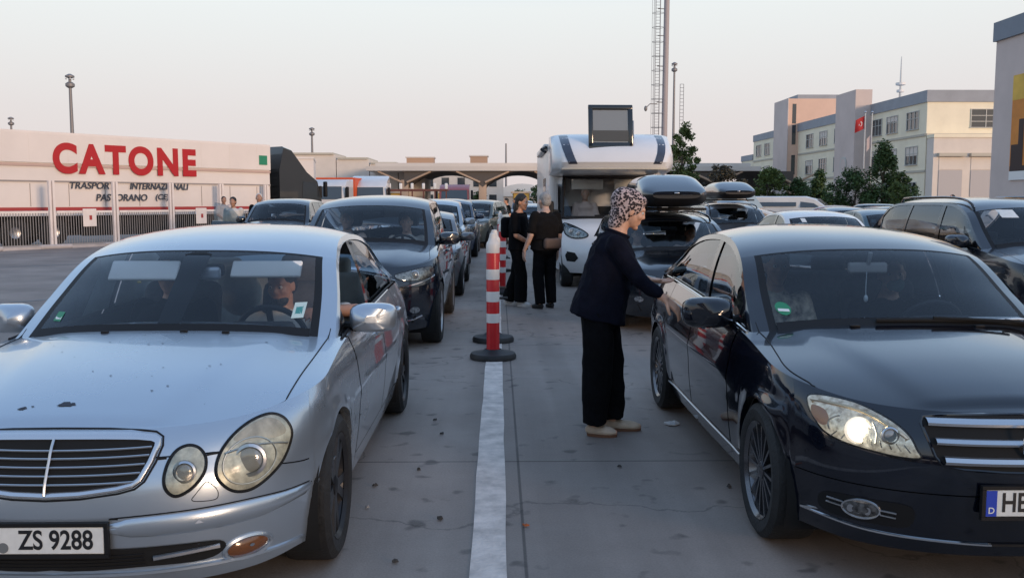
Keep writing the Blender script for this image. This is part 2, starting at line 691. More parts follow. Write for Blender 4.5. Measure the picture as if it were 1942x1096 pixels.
def conform(bvh, poly, lift=0.003, bulge=0.0, rings=6, direction=(0, 1, 0), start=-3.0, mirror=False, flat=False):
    """fill an outline given in (x, z) car-front coordinates and lay it on the surface hit along direction"""
    n = len(poly)
    cx = sum(p[0] for p in poly) / n
    cz = sum(p[1] for p in poly) / n
    mb = MB()
    d = Vector(direction)
    def proj(x, z, b):
        if abs(d.y) > .5:
            o = Vector((x, start, z))
        else:
            o = Vector((start, x, z))
        h = bvh.ray_cast(o, d)
        if h[0] is None:
            h2 = bvh.find_nearest(o + d * 2.2)
            return h2[0] - d * (lift + b)
        nrm = h[1]
        if nrm.dot(d) > 0: nrm = -nrm
        k = nrm * .6 - d * .4
        return h[0] + k.normalized() * (lift + b)
    rows = []
    for i in range(1, rings + 1):
        f = i / rings
        rows.append([proj(cx + (x - cx) * f, cz + (z - cz) * f, bulge * (1 - f * f)) for x, z in poly])
    c0 = proj(cx, cz, bulge)
    mb.grid(rows, close_v=True)
    o = len(mb.v)
    mb.v.append(tuple(c0))
    for j in range(n):
        mb.f.append((o, j, (j + 1) % n))
    if mirror:
        mb.mirror_x()
    return mb

def conform_line(bvh, pts, r, lift=0.002, closed=False, direction=(0, 1, 0), start=-3.0, mirror=False, seg=6):
    d = Vector(direction)
    path = []
    for p in pts:
        o = Vector((p[0], start, p[1])) if abs(d.y) > .5 else (Vector((start, p[0], p[1])) if abs(d.x) > .5 else Vector((p[0], p[1], start)))
        h = bvh.ray_cast(o, d)
        if h[0] is None:
            h = bvh.find_nearest(o + d * (2.2 if abs(d.z) < .5 else 2.0))
        path.append(h[0] - d * lift)
    mb = MB().tube(path, r, seg, closed=closed)
    if mirror:
        mb.mirror_x()
    return mb

def poly_line(pts, sub=6):
    return smooth_poly(pts, sub, closed=False) + [tuple(pts[-1])]

def ellipse(cx, cz, a, b, rot=0.0, n=28):
    return [(cx + a * cos(t) * cos(rot) - b * sin(t) * sin(rot), cz + a * cos(t) * sin(rot) + b * sin(t) * cos(rot)) for t in (2 * pi * i / n for i in range(n))]

def build_car(name, S, P, label, cat='car', loc=(0, 0, 0), rz=0.0, group=None, lod=1, wheel=None, seats=True, trim=None, plate=None, extras=True, side_open=False, sidemat=None, rimmat=None, windmat=None):
    """lod 2 = close-up, 1 = middle distance, 0 = far"""
    root = thing(name, label, cat, loc, rz, group)
    trim = trim or P
    nf, ns, nr = ((26, 26, 12), (14, 16, 8), (9, 10, 6))[2 - lod]
    nz = (16, 9, 6)[2 - lod]
    g = .0034 if lod == 2 else .004
    gz = .005
    c_arch_f = S.c_of_y(-S.Ra - .002)
    c_arch_r = S.c_of_y(S.WB + S.Ra + .002)
    cd0, cd1, cd2 = (S.c_of_y(y) for y in S.doors)
    c_cowl = S.c_of_y(S.cowl)
    seamF, seamR = pchip(S.seamF), pchip(S.seamR)
    # ---- bumpers
    mb = MB()
    def fcs(a, b, n): return [a + (b - a) * (i / (n - 1)) for i in range(n)]
    csF = fcs(0.0, c_arch_f, nf)
    S.side(mb, csF, S.zlow, lambda c: seamF(c), nz)
    # lower return of the bumper
    rows = [[S.pt(c, S.zlow(c)), S.pt(c, S.zlow(c), .05) + Vector((0, .02, -.02)), S.pt(c, S.zlow(c), .2) + Vector((0, .2, -.02))] for c in csF]
    mb.grid(rows)
    fb = both(mb).build('front_bumper', P, root)
    mb = MB()
    csR = fcs(c_arch_r, 3.0, nr)
    S.side(mb, csR, S.zlow, lambda c: seamR(c), nz // 2)
    both(mb).build('rear_bumper', P, root)
    # ---- body: nose band, fenders, rockers, quarters, rear panel
    mb = MB()
    S.side(mb, csF, lambda c: seamF(c) + gz, S.zsh, nz)
    S.side(mb, fcs(c_arch_f, cd0 - g, nf), S.zlow, S.zsh, nz)
    zr = lambda c: max(S.zlow(c), S.rocker)
    S.side(mb, fcs(cd0, cd2, ns), S.zlow, zr, 3)
    S.side(mb, fcs(cd2 + g, c_arch_r, nf), S.zlow, S.zsh, nz)
    S.side(mb, csR, lambda c: seamR(c) + gz, S.zsh, nz // 2)
    # arch returns
    for yc, cr in ((0, (c_arch_f, S.c_of_y(S.Ra))), (S.WB, (S.c_of_y(S.WB - S.Ra), c_arch_r))):
        rows = []
        for c in fcs(cr[0], cr[1], nf):
            p = S.pt(c, S.zlow(c))
            rows.append([p, p + Vector((-.05, 0, .004)), p + Vector((-.16, 0, .01))])
        mb.grid(rows)
    # wing tops beside the bonnet
    if S.hood_x:
        hxf = pchip(S.hood_x)
        th = lambda c: min(1.0, hxf(S.xy(c, S.zsh(c))[1]) / max(.01, S.pt(c, S.zsh(c)).x))
    else:
        thf = pchip(S.hood_t)
        th = lambda c: thf(S.xy(c, .75)[1])
    csH = fcs(0.0, c_cowl, nf + 6)
    gt = .006
    S.top(mb, csH, lambda c: min(1, th(c) + gt), 1.0, 5)
    csW = fcs(c_cowl, S.c_of_y(S.cowl + .35), 5)
    if S.deck_y < 90:
        cdk = S.c_of_y(S.deck_y)
        S.top(mb, fcs(cdk, 3.0, nr + 6), 0.0, 1.0, 12, rear=True)
    # pillars and roof edge
    uw1, ur0 = S.u_w1, S.u_r0
    nu = (10, 6, 4)[2 - lod]
    def Gs(mb, u0, u1, n, t0, t1, nt):
        mb.grid([[S.G(u, t0 + (t1 - t0) * j / nt) for j in range(nt + 1)] for u in fcs(u0, u1, n)])
    Gs(mb, 0, uw1, nu * 2, S.tp, 1, 3)
    Gs(mb, ur0, S.na, nu * 2, S.tpr, 1, 3)
    body = both(mb).build('body', P, root)
    mb = MB()
    Gs(mb, uw1, ur0, nu * 2, 0, 1, (18, 12, 8)[2 - lod])
    roof = both(mb).build('roof', S.roofmat or P, root)
    # ---- bonnet
    mb = MB()
    S.top(mb, csH, 0.0, lambda c: th(c), (22, 14, 8)[2 - lod])
    hood = both(mb).build('bonnet', P, root)
    # ---- windscreen, rear window with dark rim
    t_in = S.tp - .05
    mb = MB()
    Gs(mb, 0, uw1 - .06, nu * 2, 0, t_in, 10)
    ws = both(mb).build('windscreen', windmat or G_WIND, root)
    mb = MB()
    Gs(mb, uw1 - .06, uw1, 3, 0, S.tp, 10)
    Gs(mb, 0, uw1 - .06, nu * 2, t_in, S.tp, 2)
    # dark band along the base
    mb.grid([[S.G(u, t_in * j / 10) + Vector((0, -.004, .004)) for j in range(11)] for u in fcs(0, .22, 4)])
    both(mb).build('screen_border', M_BLACK, ws)
    mb = MB()
    Gs(mb, ur0, S.na, nu, 0, S.tpr, 10)
    both(mb).build('rear_window', G_DARK, root)
    # ---- doors and side windows
    A0, AE = S.arch_c(0).y, S.arch_c(S.na).y
    yb = S.bpil
    top_f = lambda y: max(0.0, 1 - .035 / max(.05, S.arch_at(y).z - S.zsh(S.c_of_y(y))))
    fr = MB()
    S.sidepane(fr, A0 + .02, AE - .02, top_f, 1.0, 24 if lod else 12, inset=.002)
    frs = []
    for a_, b_, sk_ in ((yb - .045, yb + .045, S.skew), (S.win[3], AE - .02, 0), (A0 + .02, S.win[0], 0)) + (((S.win[4] - .03, S.win[4] + .03, 0),) if len(S.win) > 4 else ()):
        q = MB()
        S.sidepane(q, a_, b_, 0, top_f, 4, inset=.002, skew0=sk_, skew1=sk_)
        frs.append(q)
    for sgn in (1, -1):
        fx = (lambda m: m) if sgn > 0 else (lambda m: m.flipped())
        fx(fr).build('window_frame', trim, root)
        for q in frs:
            fx(q).build('pillar', M_GLOSSBLACK, root)
        for (a, b, ya, yc_, sk) in ((cd0 + g, cd1 - g, S.win[0], yb - .045, (0, S.skew)), (cd1 + g, cd2, yb + .045, S.win[3], (S.skew, 0))):
            mb = MB()
            S.side(mb, fcs(a, b, ns), lambda c: zr(c) + gz, S.zsh, nz)
            # sill turning in at the belt
            mb.grid([[S.pt(c, S.zsh(c)), S.pt(c, S.zsh(c)) + Vector((-S.sill, 0, .004))] for c in fcs(a, b, ns)])
            d = fx(mb).build('door', P, root)
            # handle
            ch = a + (b - a) * .86
            p = S.pt(ch, S.zsh(ch) - .13)
            hm = MB().tube([p + Vector((.0, -.10, 0)), p + Vector((.028, -.075, .0)), p + Vector((.03, 0, .004)), p + Vector((.028, .075, 0)), p + Vector((0, .10, 0))], .013, 6)
            if lod: fx(hm).build('door_handle', S.handlemat or P, d)
            wm = MB()
            S.sidepane(wm, ya, yc_, 0, top_f, 10, inset=.01, skew0=sk[0], skew1=sk[1])
            op = side_open and sgn > 0 and a < 1.5
            if not op:
                fx(wm).build('window', sidemat or G_SIDE, d)
        # belt trim
        if lod:
            bt = MB().tube([S.pt(c, S.zsh(c)) + Vector((-S.sill * .6, 0, .006)) for c in fcs(S.c_of_y(A0 + .03), S.c_of_y(min(AE, S.win[3] + .1)), 14)], .008, 6)
            fx(bt).build('belt_trim', S.beltmat or M_BLACK, root)
        # mirror
        c = S.c_of_y(S.mirror[0])
        mp = Vector((S.mirror[1], S.mirror[0], S.mirror[2]))
        sh = MB()
        prof = [(-.085, .25), (-.07, .72), (-.035, .95), (0.0, 1.0), (.03, .98)]
        k = S.mirror[3]
        nn = 18
        rows = [[mp + Vector((.125 * k * s_ * math.copysign(abs(cos(2 * pi * j / nn)) ** .58, cos(2 * pi * j / nn)), yy + .02 * cos(2 * pi * j / nn), .078 * k * s_ * math.copysign(abs(sin(2 * pi * j / nn)) ** .58, sin(2 * pi * j / nn)))) for j in range(nn)] for yy, s_ in prof]
        sh.grid(rows, close_v=True)
        sh.f.append(tuple(range(nn)))
        inner = S.pt(S.c_of_y(S.mirror[0] + .02), S.zsh(S.c_of_y(S.mirror[0] + .02)))
        mr = fx(sh).build('mirror', S.mirrormat or P, root)
        arm = MB().tube([inner + Vector((-.06, 0, .02)), mp + Vector((-.08 * k, -.01, -.05 * k)), mp + Vector((0, -.02, -.05 * k))], .025, 8)
        fx(arm).build('mirror_arm', M_BLACK, mr)
        gm = MB().sheet([mp + Vector((.115 * k * cos(2 * pi * j / nn), .031, .070 * k * sin(2 * pi * j / nn))) for j in range(nn)])
        fx(gm).build('mirror_glass', M_MIRROR, mr)
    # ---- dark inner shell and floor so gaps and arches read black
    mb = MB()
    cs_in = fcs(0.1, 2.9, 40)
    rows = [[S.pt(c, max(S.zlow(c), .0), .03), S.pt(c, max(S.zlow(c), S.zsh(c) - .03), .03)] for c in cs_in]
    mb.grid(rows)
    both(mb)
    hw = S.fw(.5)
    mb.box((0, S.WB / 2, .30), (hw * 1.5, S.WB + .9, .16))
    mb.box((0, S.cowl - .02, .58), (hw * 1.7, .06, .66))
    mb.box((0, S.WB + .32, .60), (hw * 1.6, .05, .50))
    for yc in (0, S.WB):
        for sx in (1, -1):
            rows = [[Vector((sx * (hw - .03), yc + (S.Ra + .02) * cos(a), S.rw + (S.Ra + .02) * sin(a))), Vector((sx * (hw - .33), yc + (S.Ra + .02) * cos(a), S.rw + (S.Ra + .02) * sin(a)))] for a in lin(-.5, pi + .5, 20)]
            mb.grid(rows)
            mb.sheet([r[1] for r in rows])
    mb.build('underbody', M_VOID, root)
    # ---- wheels
    st = wheel or dict(n=5, w0=.03, w1=.03, rim=.68)
    for y in (0, S.WB):
        for sx in (1, -1):
            add_wheel(root, sx * (S.track - .11), y, S.rw, .225, st, sx, res=(1.4, .9, .6)[2 - lod], rimmat=rimmat)
    # ---- cabin
    if seats:
        zf = .30
        y0 = A0 + .15
        dm = MB()
        xw = S.pt(S.c_of_y(A0 + .3), .9).x - .06
        zb = S.zsh(S.c_of_y(A0)) - .03
        rows = []
        for yy, zz in ((A0 - .05, zb + .0), (A0 + .12, zb + .02), (A0 + .28, zb + .0), (A0 + .36, zb - .08), (A0 + .36, .5)):
            rows.append([Vector((xw * k, yy - .10 * (1 - k * k), zz + .0 * (1 - k * k))) for k in lin(-1, 1, 11)])
        dm.grid(rows)
        dm.rbox((S.driver * .36, A0 + .25, zb + .04), (.36, .2, .1), .04)
        dm.build('dashboard', M_DARK, root)
        sy = S.seat_y
        for sx in (.37, -.37):
            sm = MB()
            R = Matrix.Rotation(radians(-16), 3, 'X')
            sm.rbox((sx, sy - .18, .48), (.50, .52, .16), .06)
            sm.rbox((sx, sy + .14, .80), (.48, .15, .62), .07, R)
            sm.rbox((sx, sy + .25, 1.17 + S.seat_dz), (.27, .10, .19), .045, R)
            sm.cyl((sx - .06, sy + .22, 1.0), (sx - .06, sy + .25, 1.15), .008)
            sm.cyl((sx + .06, sy + .22, 1.0), (sx + .06, sy + .25, 1.15), .008)
            sm.build('front_seat', M_SEAT, root)
        if lod:
            sm = MB()
            sm.rbox((0, sy + .78, .46), (1.3, .5, .18), .06)
            sm.rbox((0, sy + 1.08, .80), (1.3, .16, .58), .06, Matrix.Rotation(radians(-20), 3, 'X'))
            for sx in (-.4, .4):
                sm.rbox((sx, sy + 1.18, 1.12), (.26, .09, .14), .04)
            sm.build('rear_seat', S.rearmat or M_SEAT, root)
            wm = MB()
            R = Matrix.Rotation(radians(-62), 4, 'X')
            wc = Vector((S.driver * .37, A0 + .50, zb - .01))
            Mw = Matrix.Translation(wc) @ R
            ring = [Mw @ Vector((.185 * cos(a), .185 * sin(a), 0)) for a in (2 * pi * i / 28 for i in range(28))]
            wm.tube(ring, .016, 8, closed=True)
            wm.lathe([(.001, .02), (.06, .018), (.075, -.02)], 14, Mw)
            for a in (0, pi, -pi / 2):
                wm.tube([Mw @ Vector((.05 * cos(a), .05 * sin(a), 0)), Mw @ Vector((.18 * cos(a), .18 * sin(a), 0))], .018, 6)
            wm.build('steering_wheel', M_BLACK, root)
            h = S.mid_c(uw1)
            mm = MB().rbox((0, h.y + .02, h.z - .11), (.23, .035, .065), .02)
            mm.cyl((0, h.y - .02, h.z - .02), (0, h.y + .01, h.z - .09), .012)
            mm.build('rear_view_mirror', S.rvmat or M_BLACK, root)
    # surface for laying details on
    dg = MB()
    for o in (fb, body, hood, roof):
        me = o.data
        dg.add([v.co[:] for v in me.vertices], [tuple(p.vertices) for p in me.polygons])
    bk = MB()      # unbroken surface just under the skin, so nothing drops into a shut line
    S.side(bk, fcs(0.0, c_arch_f, nf), S.zlow, S.zsh, nz, inset=.0012)
    both(bk)
    dg.merge(bk)
    bvh = BVHTree.FromPolygons([Vector(v) for v in dg.v], dg.f)
    if lod == 2:
        for sgn in (1, -1):
            path = []
            for c in fcs(S.c_of_y(-.47), c_cowl, 40):
                t = min(.996, th(c) + gt * .5)
                y, z = S.top_z(c, t)
                x = sgn * t * S.pt(c, S.zsh(c)).x
                h = bvh.ray_cast(Vector((x + sgn * .006, y, 3)), Vector((0, 0, -1)))
                path.append(Vector((x, y, max(z, h[0].z if h[0] else z) + .0005)))
            MB().tube(path, .0032, 6).build('panel_gap', M_BLACK, root)
    return root, bvh

def plate_part(root, bvh, txt, z, w_=.52, h_=.11, cx=0.0, eu=False, xs=.78, tx=0.0, depth=.012, tilt=0.0, seal=False):
    hit = bvh.ray_cast(Vector((cx, -3, z)), Vector((0, 1, 0)))
    y = (hit[0].y if hit[0] else -.85) - .018
    pl = MB().rbox((0, 0, 0), (w_, .008, h_), .003, seg=1).build('licence_plate', M_PLATE, root)
    pl.location = (cx, y, z)
    pl.rotation_euler = (tilt, 0, 0)
    fr_ = MB()
    for a, b in (((0, .004, h_ / 2 + .008), (w_ + .03, .02, .014)), ((0, .004, -h_ / 2 - .008), (w_ + .03, .02, .014)), ((w_ / 2 + .008, .004, 0), (.014, .02, h_)), ((-w_ / 2 - .008, .004, 0), (.014, .02, h_))):
        fr_.box(a, b)
    fr_.box((0, .016, 0), (w_ + .02, .012, h_ + .02))
    fr_.build('plate_holder', M_BLACK, pl)
    t = text_mesh(txt, h_ * 1.0, M_PLATETXT, 'plate_text', pl, bold=h_ * .022, xs=xs)
    t.rotation_euler = (pi / 2, 0, 0)
    t.location = (tx, -.0052, 0)
    if eu:
        MB().box((-w_ / 2 + .022, -.0045, 0), (.042, .002, h_ - .004)).build('plate_band', M_EUBLUE, pl)
        d = text_mesh('D', .035, M_PLATE, 'plate_letter', pl, bold=.0006)
        d.rotation_euler = (pi / 2, 0, 0)
        d.location = (-w_ / 2 + .022, -.0062, -h_ * .27)
    if seal:
        MB().cyl((seal, -.0042, -.025), (seal, -.006, -.025), .019, seg=20).build('plate_seal', mat('seal_grey', (.16, .17, .17), rough=.6), pl)
    return pl
# ---------------------------------------------------------------- body shapes
def saloon_shape(**kw):
    d = dict(
        WB=2.854, rw=.325, Ra=.352, track=.905, low=.20, low_f=.185, low_r=.26, rocker=.30, nf=2.55, nr=3.2, barrel=.012, flare=.012, crease=(.62, .006),
        Lz=[(.15, .76), (.22, .80), (.35, .835), (.48, .845), (.56, .835), (.64, .80), (.72, .755), (.77, .70), (.80, .63), (.84, .55)],
        Rz=[(.2, 1.0), (.45, 1.11), (.6, 1.12), (.8, 1.08), (.95, 1.02), (1.05, .95)],
        wz=[(.15, .84), (.22, .865), (.34, .885), (.5, .905), (.64, .911), (.75, .902), (.83, .885), (.90, .855), (.96, .825), (1.05, .79)],
        belt=[(-.85, .745), (-.6, .77), (-.3, .815), (0, .855), (.5, .905), (1.2, .935), (2.2, .955), (3.0, .965), (4.0, .955)],
        hood=[(-.85, .76), (-.70, .795), (-.5, .84), (-.2, .89), (.2, .945), (.6, .985)],
        deck=[(3.2, 1.06), (3.6, 1.05), (3.9, 1.02), (4.0, .98)],
        hood_t=[(-.85, .99), (-.45, .97), (-.2, .90), (.1, .88), (.6, .90)],
        crown=2.3, ridge=(.36, .62, .010), cowl=.58, deck_y=3.36,
        seamF=[(0, .58), (.4, .57), (.7, .60), (.9, .62), (1, .62)],
        seamR=[(2, .62), (3, .62)],
        # arch / mid at the same keys: screen base, mid, header, roof, rear header, mid, rear base
        arch=[(.800, .50, .90), (.765, .80, 1.08), (.705, 1.13, 1.275), (.655, 1.55, 1.372), (.645, 2.05, 1.385), (.655, 2.6, 1.32), (.70, 3.15, 1.11), (.745, 3.50, .985)],
        mid=[(.36, .955), (.66, 1.16), (.98, 1.335), (1.45, 1.425), (2.05, 1.452), (2.62, 1.41), (3.08, 1.23), (3.46, 1.06)],
        u_w1=2.0, u_r0=5.0, tp=.90, tpr=.88, roofp=2.6, doors=(.62, 1.66, 2.62), bpil=1.66, skew=.10, sill=.03,
        win=(.78, 1.6, 1.7, 3.05), mirror=(.80, .955, .985, 1.0), driver=1, seat_y=1.55, seat_dz=0.0,
        roofmat=None, handlemat=None, beltmat=None, mirrormat=None, rvmat=None, rearmat=None, hood_x=None)
    d.update(kw)
    return CarShape(**d)
# ---------------------------------------------------------------- helpers for details on a finished shell
def conform_band(bvh, outer, inner, lift=0.004, rise=0.010, closed=True, mirror=False):
    def pr(x, z, l):
        h = bvh.ray_cast(Vector((x, -3, z)), Vector((0, 1, 0)))
        if h[0] is None:
            h = bvh.find_nearest(Vector((x, -.8, z)))
        return h[0] + Vector((0, -l, 0))
    rows = []
    for f, l in ((0, lift), (.2, lift + rise * .8), (.5, lift + rise), (.8, lift + rise * .8), (1, lift)):
        rows.append([pr(a[0] + (b[0] - a[0]) * f, a[1] + (b[1] - a[1]) * f, l) for a, b in zip(outer, inner)])
    mb = MB().grid(rows, close_v=closed)
    return mb.mirror_x() if mirror else mb

def shrink(poly, d):
    n = len(poly)
    out = []
    area = sum(poly[i][0] * poly[(i + 1) % n][1] - poly[(i + 1) % n][0] * poly[i][1] for i in range(n))
    sg = 1 if area > 0 else -1
    for i in range(n):
        a, b = poly[i - 1], poly[(i + 1) % n]
        tx, tz = b[0] - a[0], b[1] - a[1]
        L = sqrt(tx * tx + tz * tz) or 1
        out.append((poly[i][0] - sg * tz / L * d, poly[i][1] + sg * tx / L * d))
    return out

def sym(poly):
    """right half outline from top centre to bottom centre -> whole outline"""
    return [p for p in poly] + [(-x, z) for x, z in reversed(poly) if x > 1e-4]

def child(root, name):
    for c in root.children:
        if c.name.split('.')[0] == name:
            return c

def mesh_bvh(*obs):
    V, F = [], []
    for o in obs:
        k = len(V)
        V += [v.co.copy() for v in o.data.vertices]
        F += [tuple(i + k for i in p.vertices) for p in o.data.polygons]
    return BVHTree.FromPolygons(V, F)

M_GLOWRING = None
def lamp(root, bvh, poly, side, projs=(), lens=None, glow=None, rim=0.006, rimmat=None, dome=.014, name='headlight', base=None):
    """headlight: housing patch, reflector bowls, clear cover; side=+1 keeps x, -1 mirrors"""
    P = smooth_poly(poly, 5)
    fx = (lambda m: m) if side > 0 else (lambda m: m.flipped())
    hl = fx(conform(bvh, P, lift=.003, rings=5)).build(name, base or M_HEADGL, root)
    if rim:
        fx(conform_line(bvh, P, rim, lift=.003, closed=True)).build('lamp_seal', rimmat or M_BLACK, hl)
    for (x, z, r, kind) in projs:
        h = bvh.ray_cast(Vector((x, -3, z)), Vector((0, 1, 0)))
        if h[0] is None: continue
        c = h[0]
        n = h[1] if h[1].y < 0 else -h[1]
        n = (n + Vector((0, -1.6, 0))).normalized()
        M = Matrix.Translation(c + n * .007) @ n.to_track_quat('Z', 'Y').to_matrix().to_4x4()
        m = MB().lathe([(r * 1.42, -.008), (r * 1.36, .006), (r * 1.12, .010), (r * 1.0, .002)], 24, M)
        fx(m).build('lamp_ring', M_GLOWRING if kind == 'lit' else M_DULLCHROME, hl)
        m = MB().lathe([(r * .97, .003), (r * .8, .007), (r * .45, .010), (.0005, .011)], 24, M)
        fx(m).build('projector', glow if kind == 'lit' else mat('projector_glass', (.30, .305, .30), rough=.12, coat=.6, metal=.2), hl)
    fx(conform(bvh, P, lift=.008, bulge=dome, rings=6)).build('lamp_cover', lens or G_LAMP, hl)
    return hl

G_LAMP = glass('lamp_cover_glass', (.88, .88, .84), ior=1.5)
G_LAMPOLD = glass('hazed_lamp_cover', (.93, .93, .88), ior=1.4, rough=.16)

# ================================================================ silver saloon, front left
P_SIL = paint('silver_paint', (.44, .50, .56), metal=.75, rough=.30, dirt=.03)
S_SIL = saloon_shape(
    seamF=[(0, .665), (.36, .665), (.42, .655), (.56, .590), (.64, .572), (.75, .555), (1, .545)],
    hood_x=[(-.85, 1.2), (-.52, .80), (-.47, .765), (-.44, .758), (-.22, .762), (.2, .768), (.6, .764)],
    hood=[(-.85, .745), (-.73, .752), (-.62, .790), (-.45, .838), (-.2, .89), (.2, .945), (.6, .985)],
    ridge=(.34, .60, .012), rvmat=M_DARK, rearmat=mat('pale_cover', (.34, .36, .36), rough=.9, noise=(8, .15)))
WH_SIL = dict(n=5, w0=.020, w1=.022, rim=.72, split=(-.20, .20))
silver_car, bvS = build_car('saloon_car', S_SIL, P_SIL, 'silver saloon with oval twin headlights and chipped bonnet, front passenger dressed in black', 'car', loc=(-1.62, 4.06, 0), lod=2, wheel=WH_SIL, side_open=True, sidemat=glass('clear_side_glass', (.80, .85, .86), ior=1.6))
for o in [c for c in silver_car.children if c.name.startswith('window_frame')]:
    pass

def silver_front(root, bvh):
    big = [(.569, .599), (.575, .656), (.607, .712), (.657, .754), (.717, .770), (.766, .748), (.795, .696), (.792, .643), (.770, .585), (.727, .539), (.679, .513), (.629, .519), (.590, .554)]
    small = [(.401, .597), (.409, .647), (.432, .686), (.468, .701), (.505, .690), (.531, .656), (.533, .608), (.507, .565), (.471, .538), (.438, .532), (.411, .557)]
    base = mat('old_headlamp', (.54, .55, .51), rough=.3, metal=.3, coat=.3, noise=(26, .35, 3))
    for s in (1, -1):
        lamp(root, bvh, big, s, projs=((.672, .622, .046, 'off'),), rim=.0065, dome=.02, base=base, lens=G_LAMPOLD)
        lamp(root, bvh, small, s, projs=((.468, .612, .030, 'off'),), rim=.0065, dome=.014, base=base, lens=G_LAMPOLD)
        fx = (lambda m: m) if s > 0 else (lambda m: m.flipped())
        fx(conform_line(bvh, poly_line([(.596, .655), (.66, .672), (.73, .668), (.782, .650)], 4), .0045, lift=.006)).build('lamp_divider', M_DULLCHROME, root)
        fx(conform_line(bvh, ellipse(.672, .620, .082, .082), .0035, lift=.0055, closed=True)).build('reflector_edge', M_DULLCHROME, root)
        # brighter upper lens of the big lamp (indicator)
        ind = smooth_poly([(.615, .70), (.66, .742), (.715, .757), (.758, .735), (.775, .69), (.70, .685)], 4)
        fx(conform(bvh, ind, lift=.0045, rings=3)).build('indicator_lens', mat('indicator_clear', (.52, .47, .40), rough=.2, metal=.3, noise=(20, .3)), root)
        fx(conform_line(bvh, [(.372, .663), (.402, .664)], .0055, lift=.001)).build('panel_gap', M_BLACK, root)
        fx(conform_line(bvh, [(.534, .662), (.552, .664), (.572, .664)], .0055, lift=.001)).build('panel_gap', M_BLACK, root)
        # washer flap outline
        tri = smooth_poly([(.494, .512), (.505, .528), (.535, .566), (.548, .566), (.572, .54), (.578, .515), (.566, .500), (.51, .503)], 3)
        fx(conform_line(bvh, tri, .0016, lift=.0005, closed=True)).build('washer_flap', M_BLACK, root)
        # rubbing strip
        top = poly_line([(.245, .436), (.262, .455), (.32, .463), (.51, .468), (.677, .470), (.782, .462), (.860, .450)], 5)
        low = poly_line([(.245, .425), (.262, .398), (.32, .390), (.45, .388), (.618, .390), (.74, .400), (.860, .440)], 5)
        n = min(len(top), len(low))
        rows = []
        for f, l in ((0, .001), (.15, .010), (.5, .013), (.85, .010), (1, .001)):
            row = []
            for i in range(n):
                x = top[i][0] + (low[i][0] - top[i][0]) * f
                z = top[i][1] + (low[i][1] - top[i][1]) * f
                h = bvh.ray_cast(Vector((x, -3, z)), Vector((0, 1, 0)))
                if h[0] is None: h = bvh.find_nearest(Vector((x, -.4, z)))
                nn = h[1] if h[1].y < 0 or h[1].x > 0 else -h[1]
                row.append(h[0] + nn * l)
            rows.append(row)
        st = fx(MB().grid(rows)).build('rubbing_strip', P_SIL, root)
        fx(conform_line(bvh, poly_line([(.25, .462), (.32, .470), (.51, .475), (.677, .477), (.782, .468), (.85, .458)], 5), .003, lift=0)).build('strip_shadow_gap', M_BLACK, st)
        fx(conform(bvh, [(.50, .425), (.515, .44), (.53, .425)], lift=.016, rings=1)).build('parking_sensor', mat('sensor_grey', (.5, .52, .55), rough=.4), st)
        # fog lamp
        fog = ellipse(.655, .285, .062, .036, radians(8))
        fl = fx(conform(bvh, fog, lift=.004, bulge=.014)).build('fog_lamp', M_AMBER, root)
        fx(conform_line(bvh, ellipse(.655, .283, .072, .045, radians(8)), .010, lift=.001, closed=True)).build('fog_bezel', P_SIL, fl)
        fx(conform(bvh, ellipse(.668, .296, .007, .006), lift=.02, rings=2)).build('lamp_glint', M_CHROME, fl)
        # chrome bars in the lower opening
        fx(conform_line(bvh, [(.36, .305), (.45, .312), (.575, .318)], .010, lift=.010)).build('intake_bar', M_DULLCHROME, root)
        # lower lip
        fx(conform_line(bvh, poly_line([(0, .243), (.25, .246), (.5, .246), (.66, .242), (.78, .232), (.85, .222)], 5), .010, lift=.004)).build('bumper_lip', P_SIL, root)
    # lower opening
    op = sym(smooth_poly([(0, .352), (.25, .35), (.45, .348), (.575, .338), (.585, .30), (.52, .270), (.33, .272), (0, .270)], 4, closed=False) + [(0, .270)])
    op = [p for i, p in enumerate(op) if i == 0 or abs(p[0] - op[i - 1][0]) + abs(p[1] - op[i - 1][1]) > 1e-5]
    low = conform(bvh, op, lift=.004, rings=5).build('lower_intake', M_VOID, root)
    mb = MB()
    for z in (.283, .297, .311, .325):
        mb.merge(conform_line(bvh, [(x, z) for x in lin(-.33, .33, 15)], .0025, lift=.008))
    mb.build('intake_mesh', M_BLACK, low)
    # grille
    half = [(0, .756), (.18, .755), (.30, .751), (.350, .745), (.374, .732), (.378, .708), (.362, .655), (.332, .594), (.305, .573), (.25, .560), (.12, .545), (0, .540)]
    out = sym(half)
    inn = shrink(out, .024)
    gr = conform(bvh, shrink(out, .012), lift=.005, rings=6).build('grille', M_VOID, root)
    conform_band(bvh, out, inn, lift=.004, rise=.014).build('grille_frame', mat('satin_silver', (.62, .63, .65), rough=.22, metal=.85), gr)
    conform_line(bvh, shrink(out, -.006), .004, lift=.002, closed=True).build('grille_seal', M_BLACK, gr)
    for k, z in enumerate((.706, .680, .652, .624, .596)):
        xw = .350 - (0.0 if z > .69 else (.69 - z) * .42)
        mb = conform_line(bvh, [(x, z - .006 + .006 * (abs(x) / .35) ** 2) for x in lin(-xw, xw, 21)], .0042, lift=.012)
        mb.build('grille_slat', M_DULLCHROME, gr)
    conform_line(bvh, [(0, z) for z in lin(.738, .556, 9)], .0055, lift=.017).build('grille_spine', M_DULLCHROME, gr)
    plate_part(root, bvh, 'ZS 9288', .395, h_=.098, cx=-.05, xs=.80, tx=.09, seal=-.098)
    # bonnet: wind-blown specks and wash marks
    bb = mesh_bvh(child(root, 'bonnet'))
    mb = MB()
    rnd = random.Random(3)
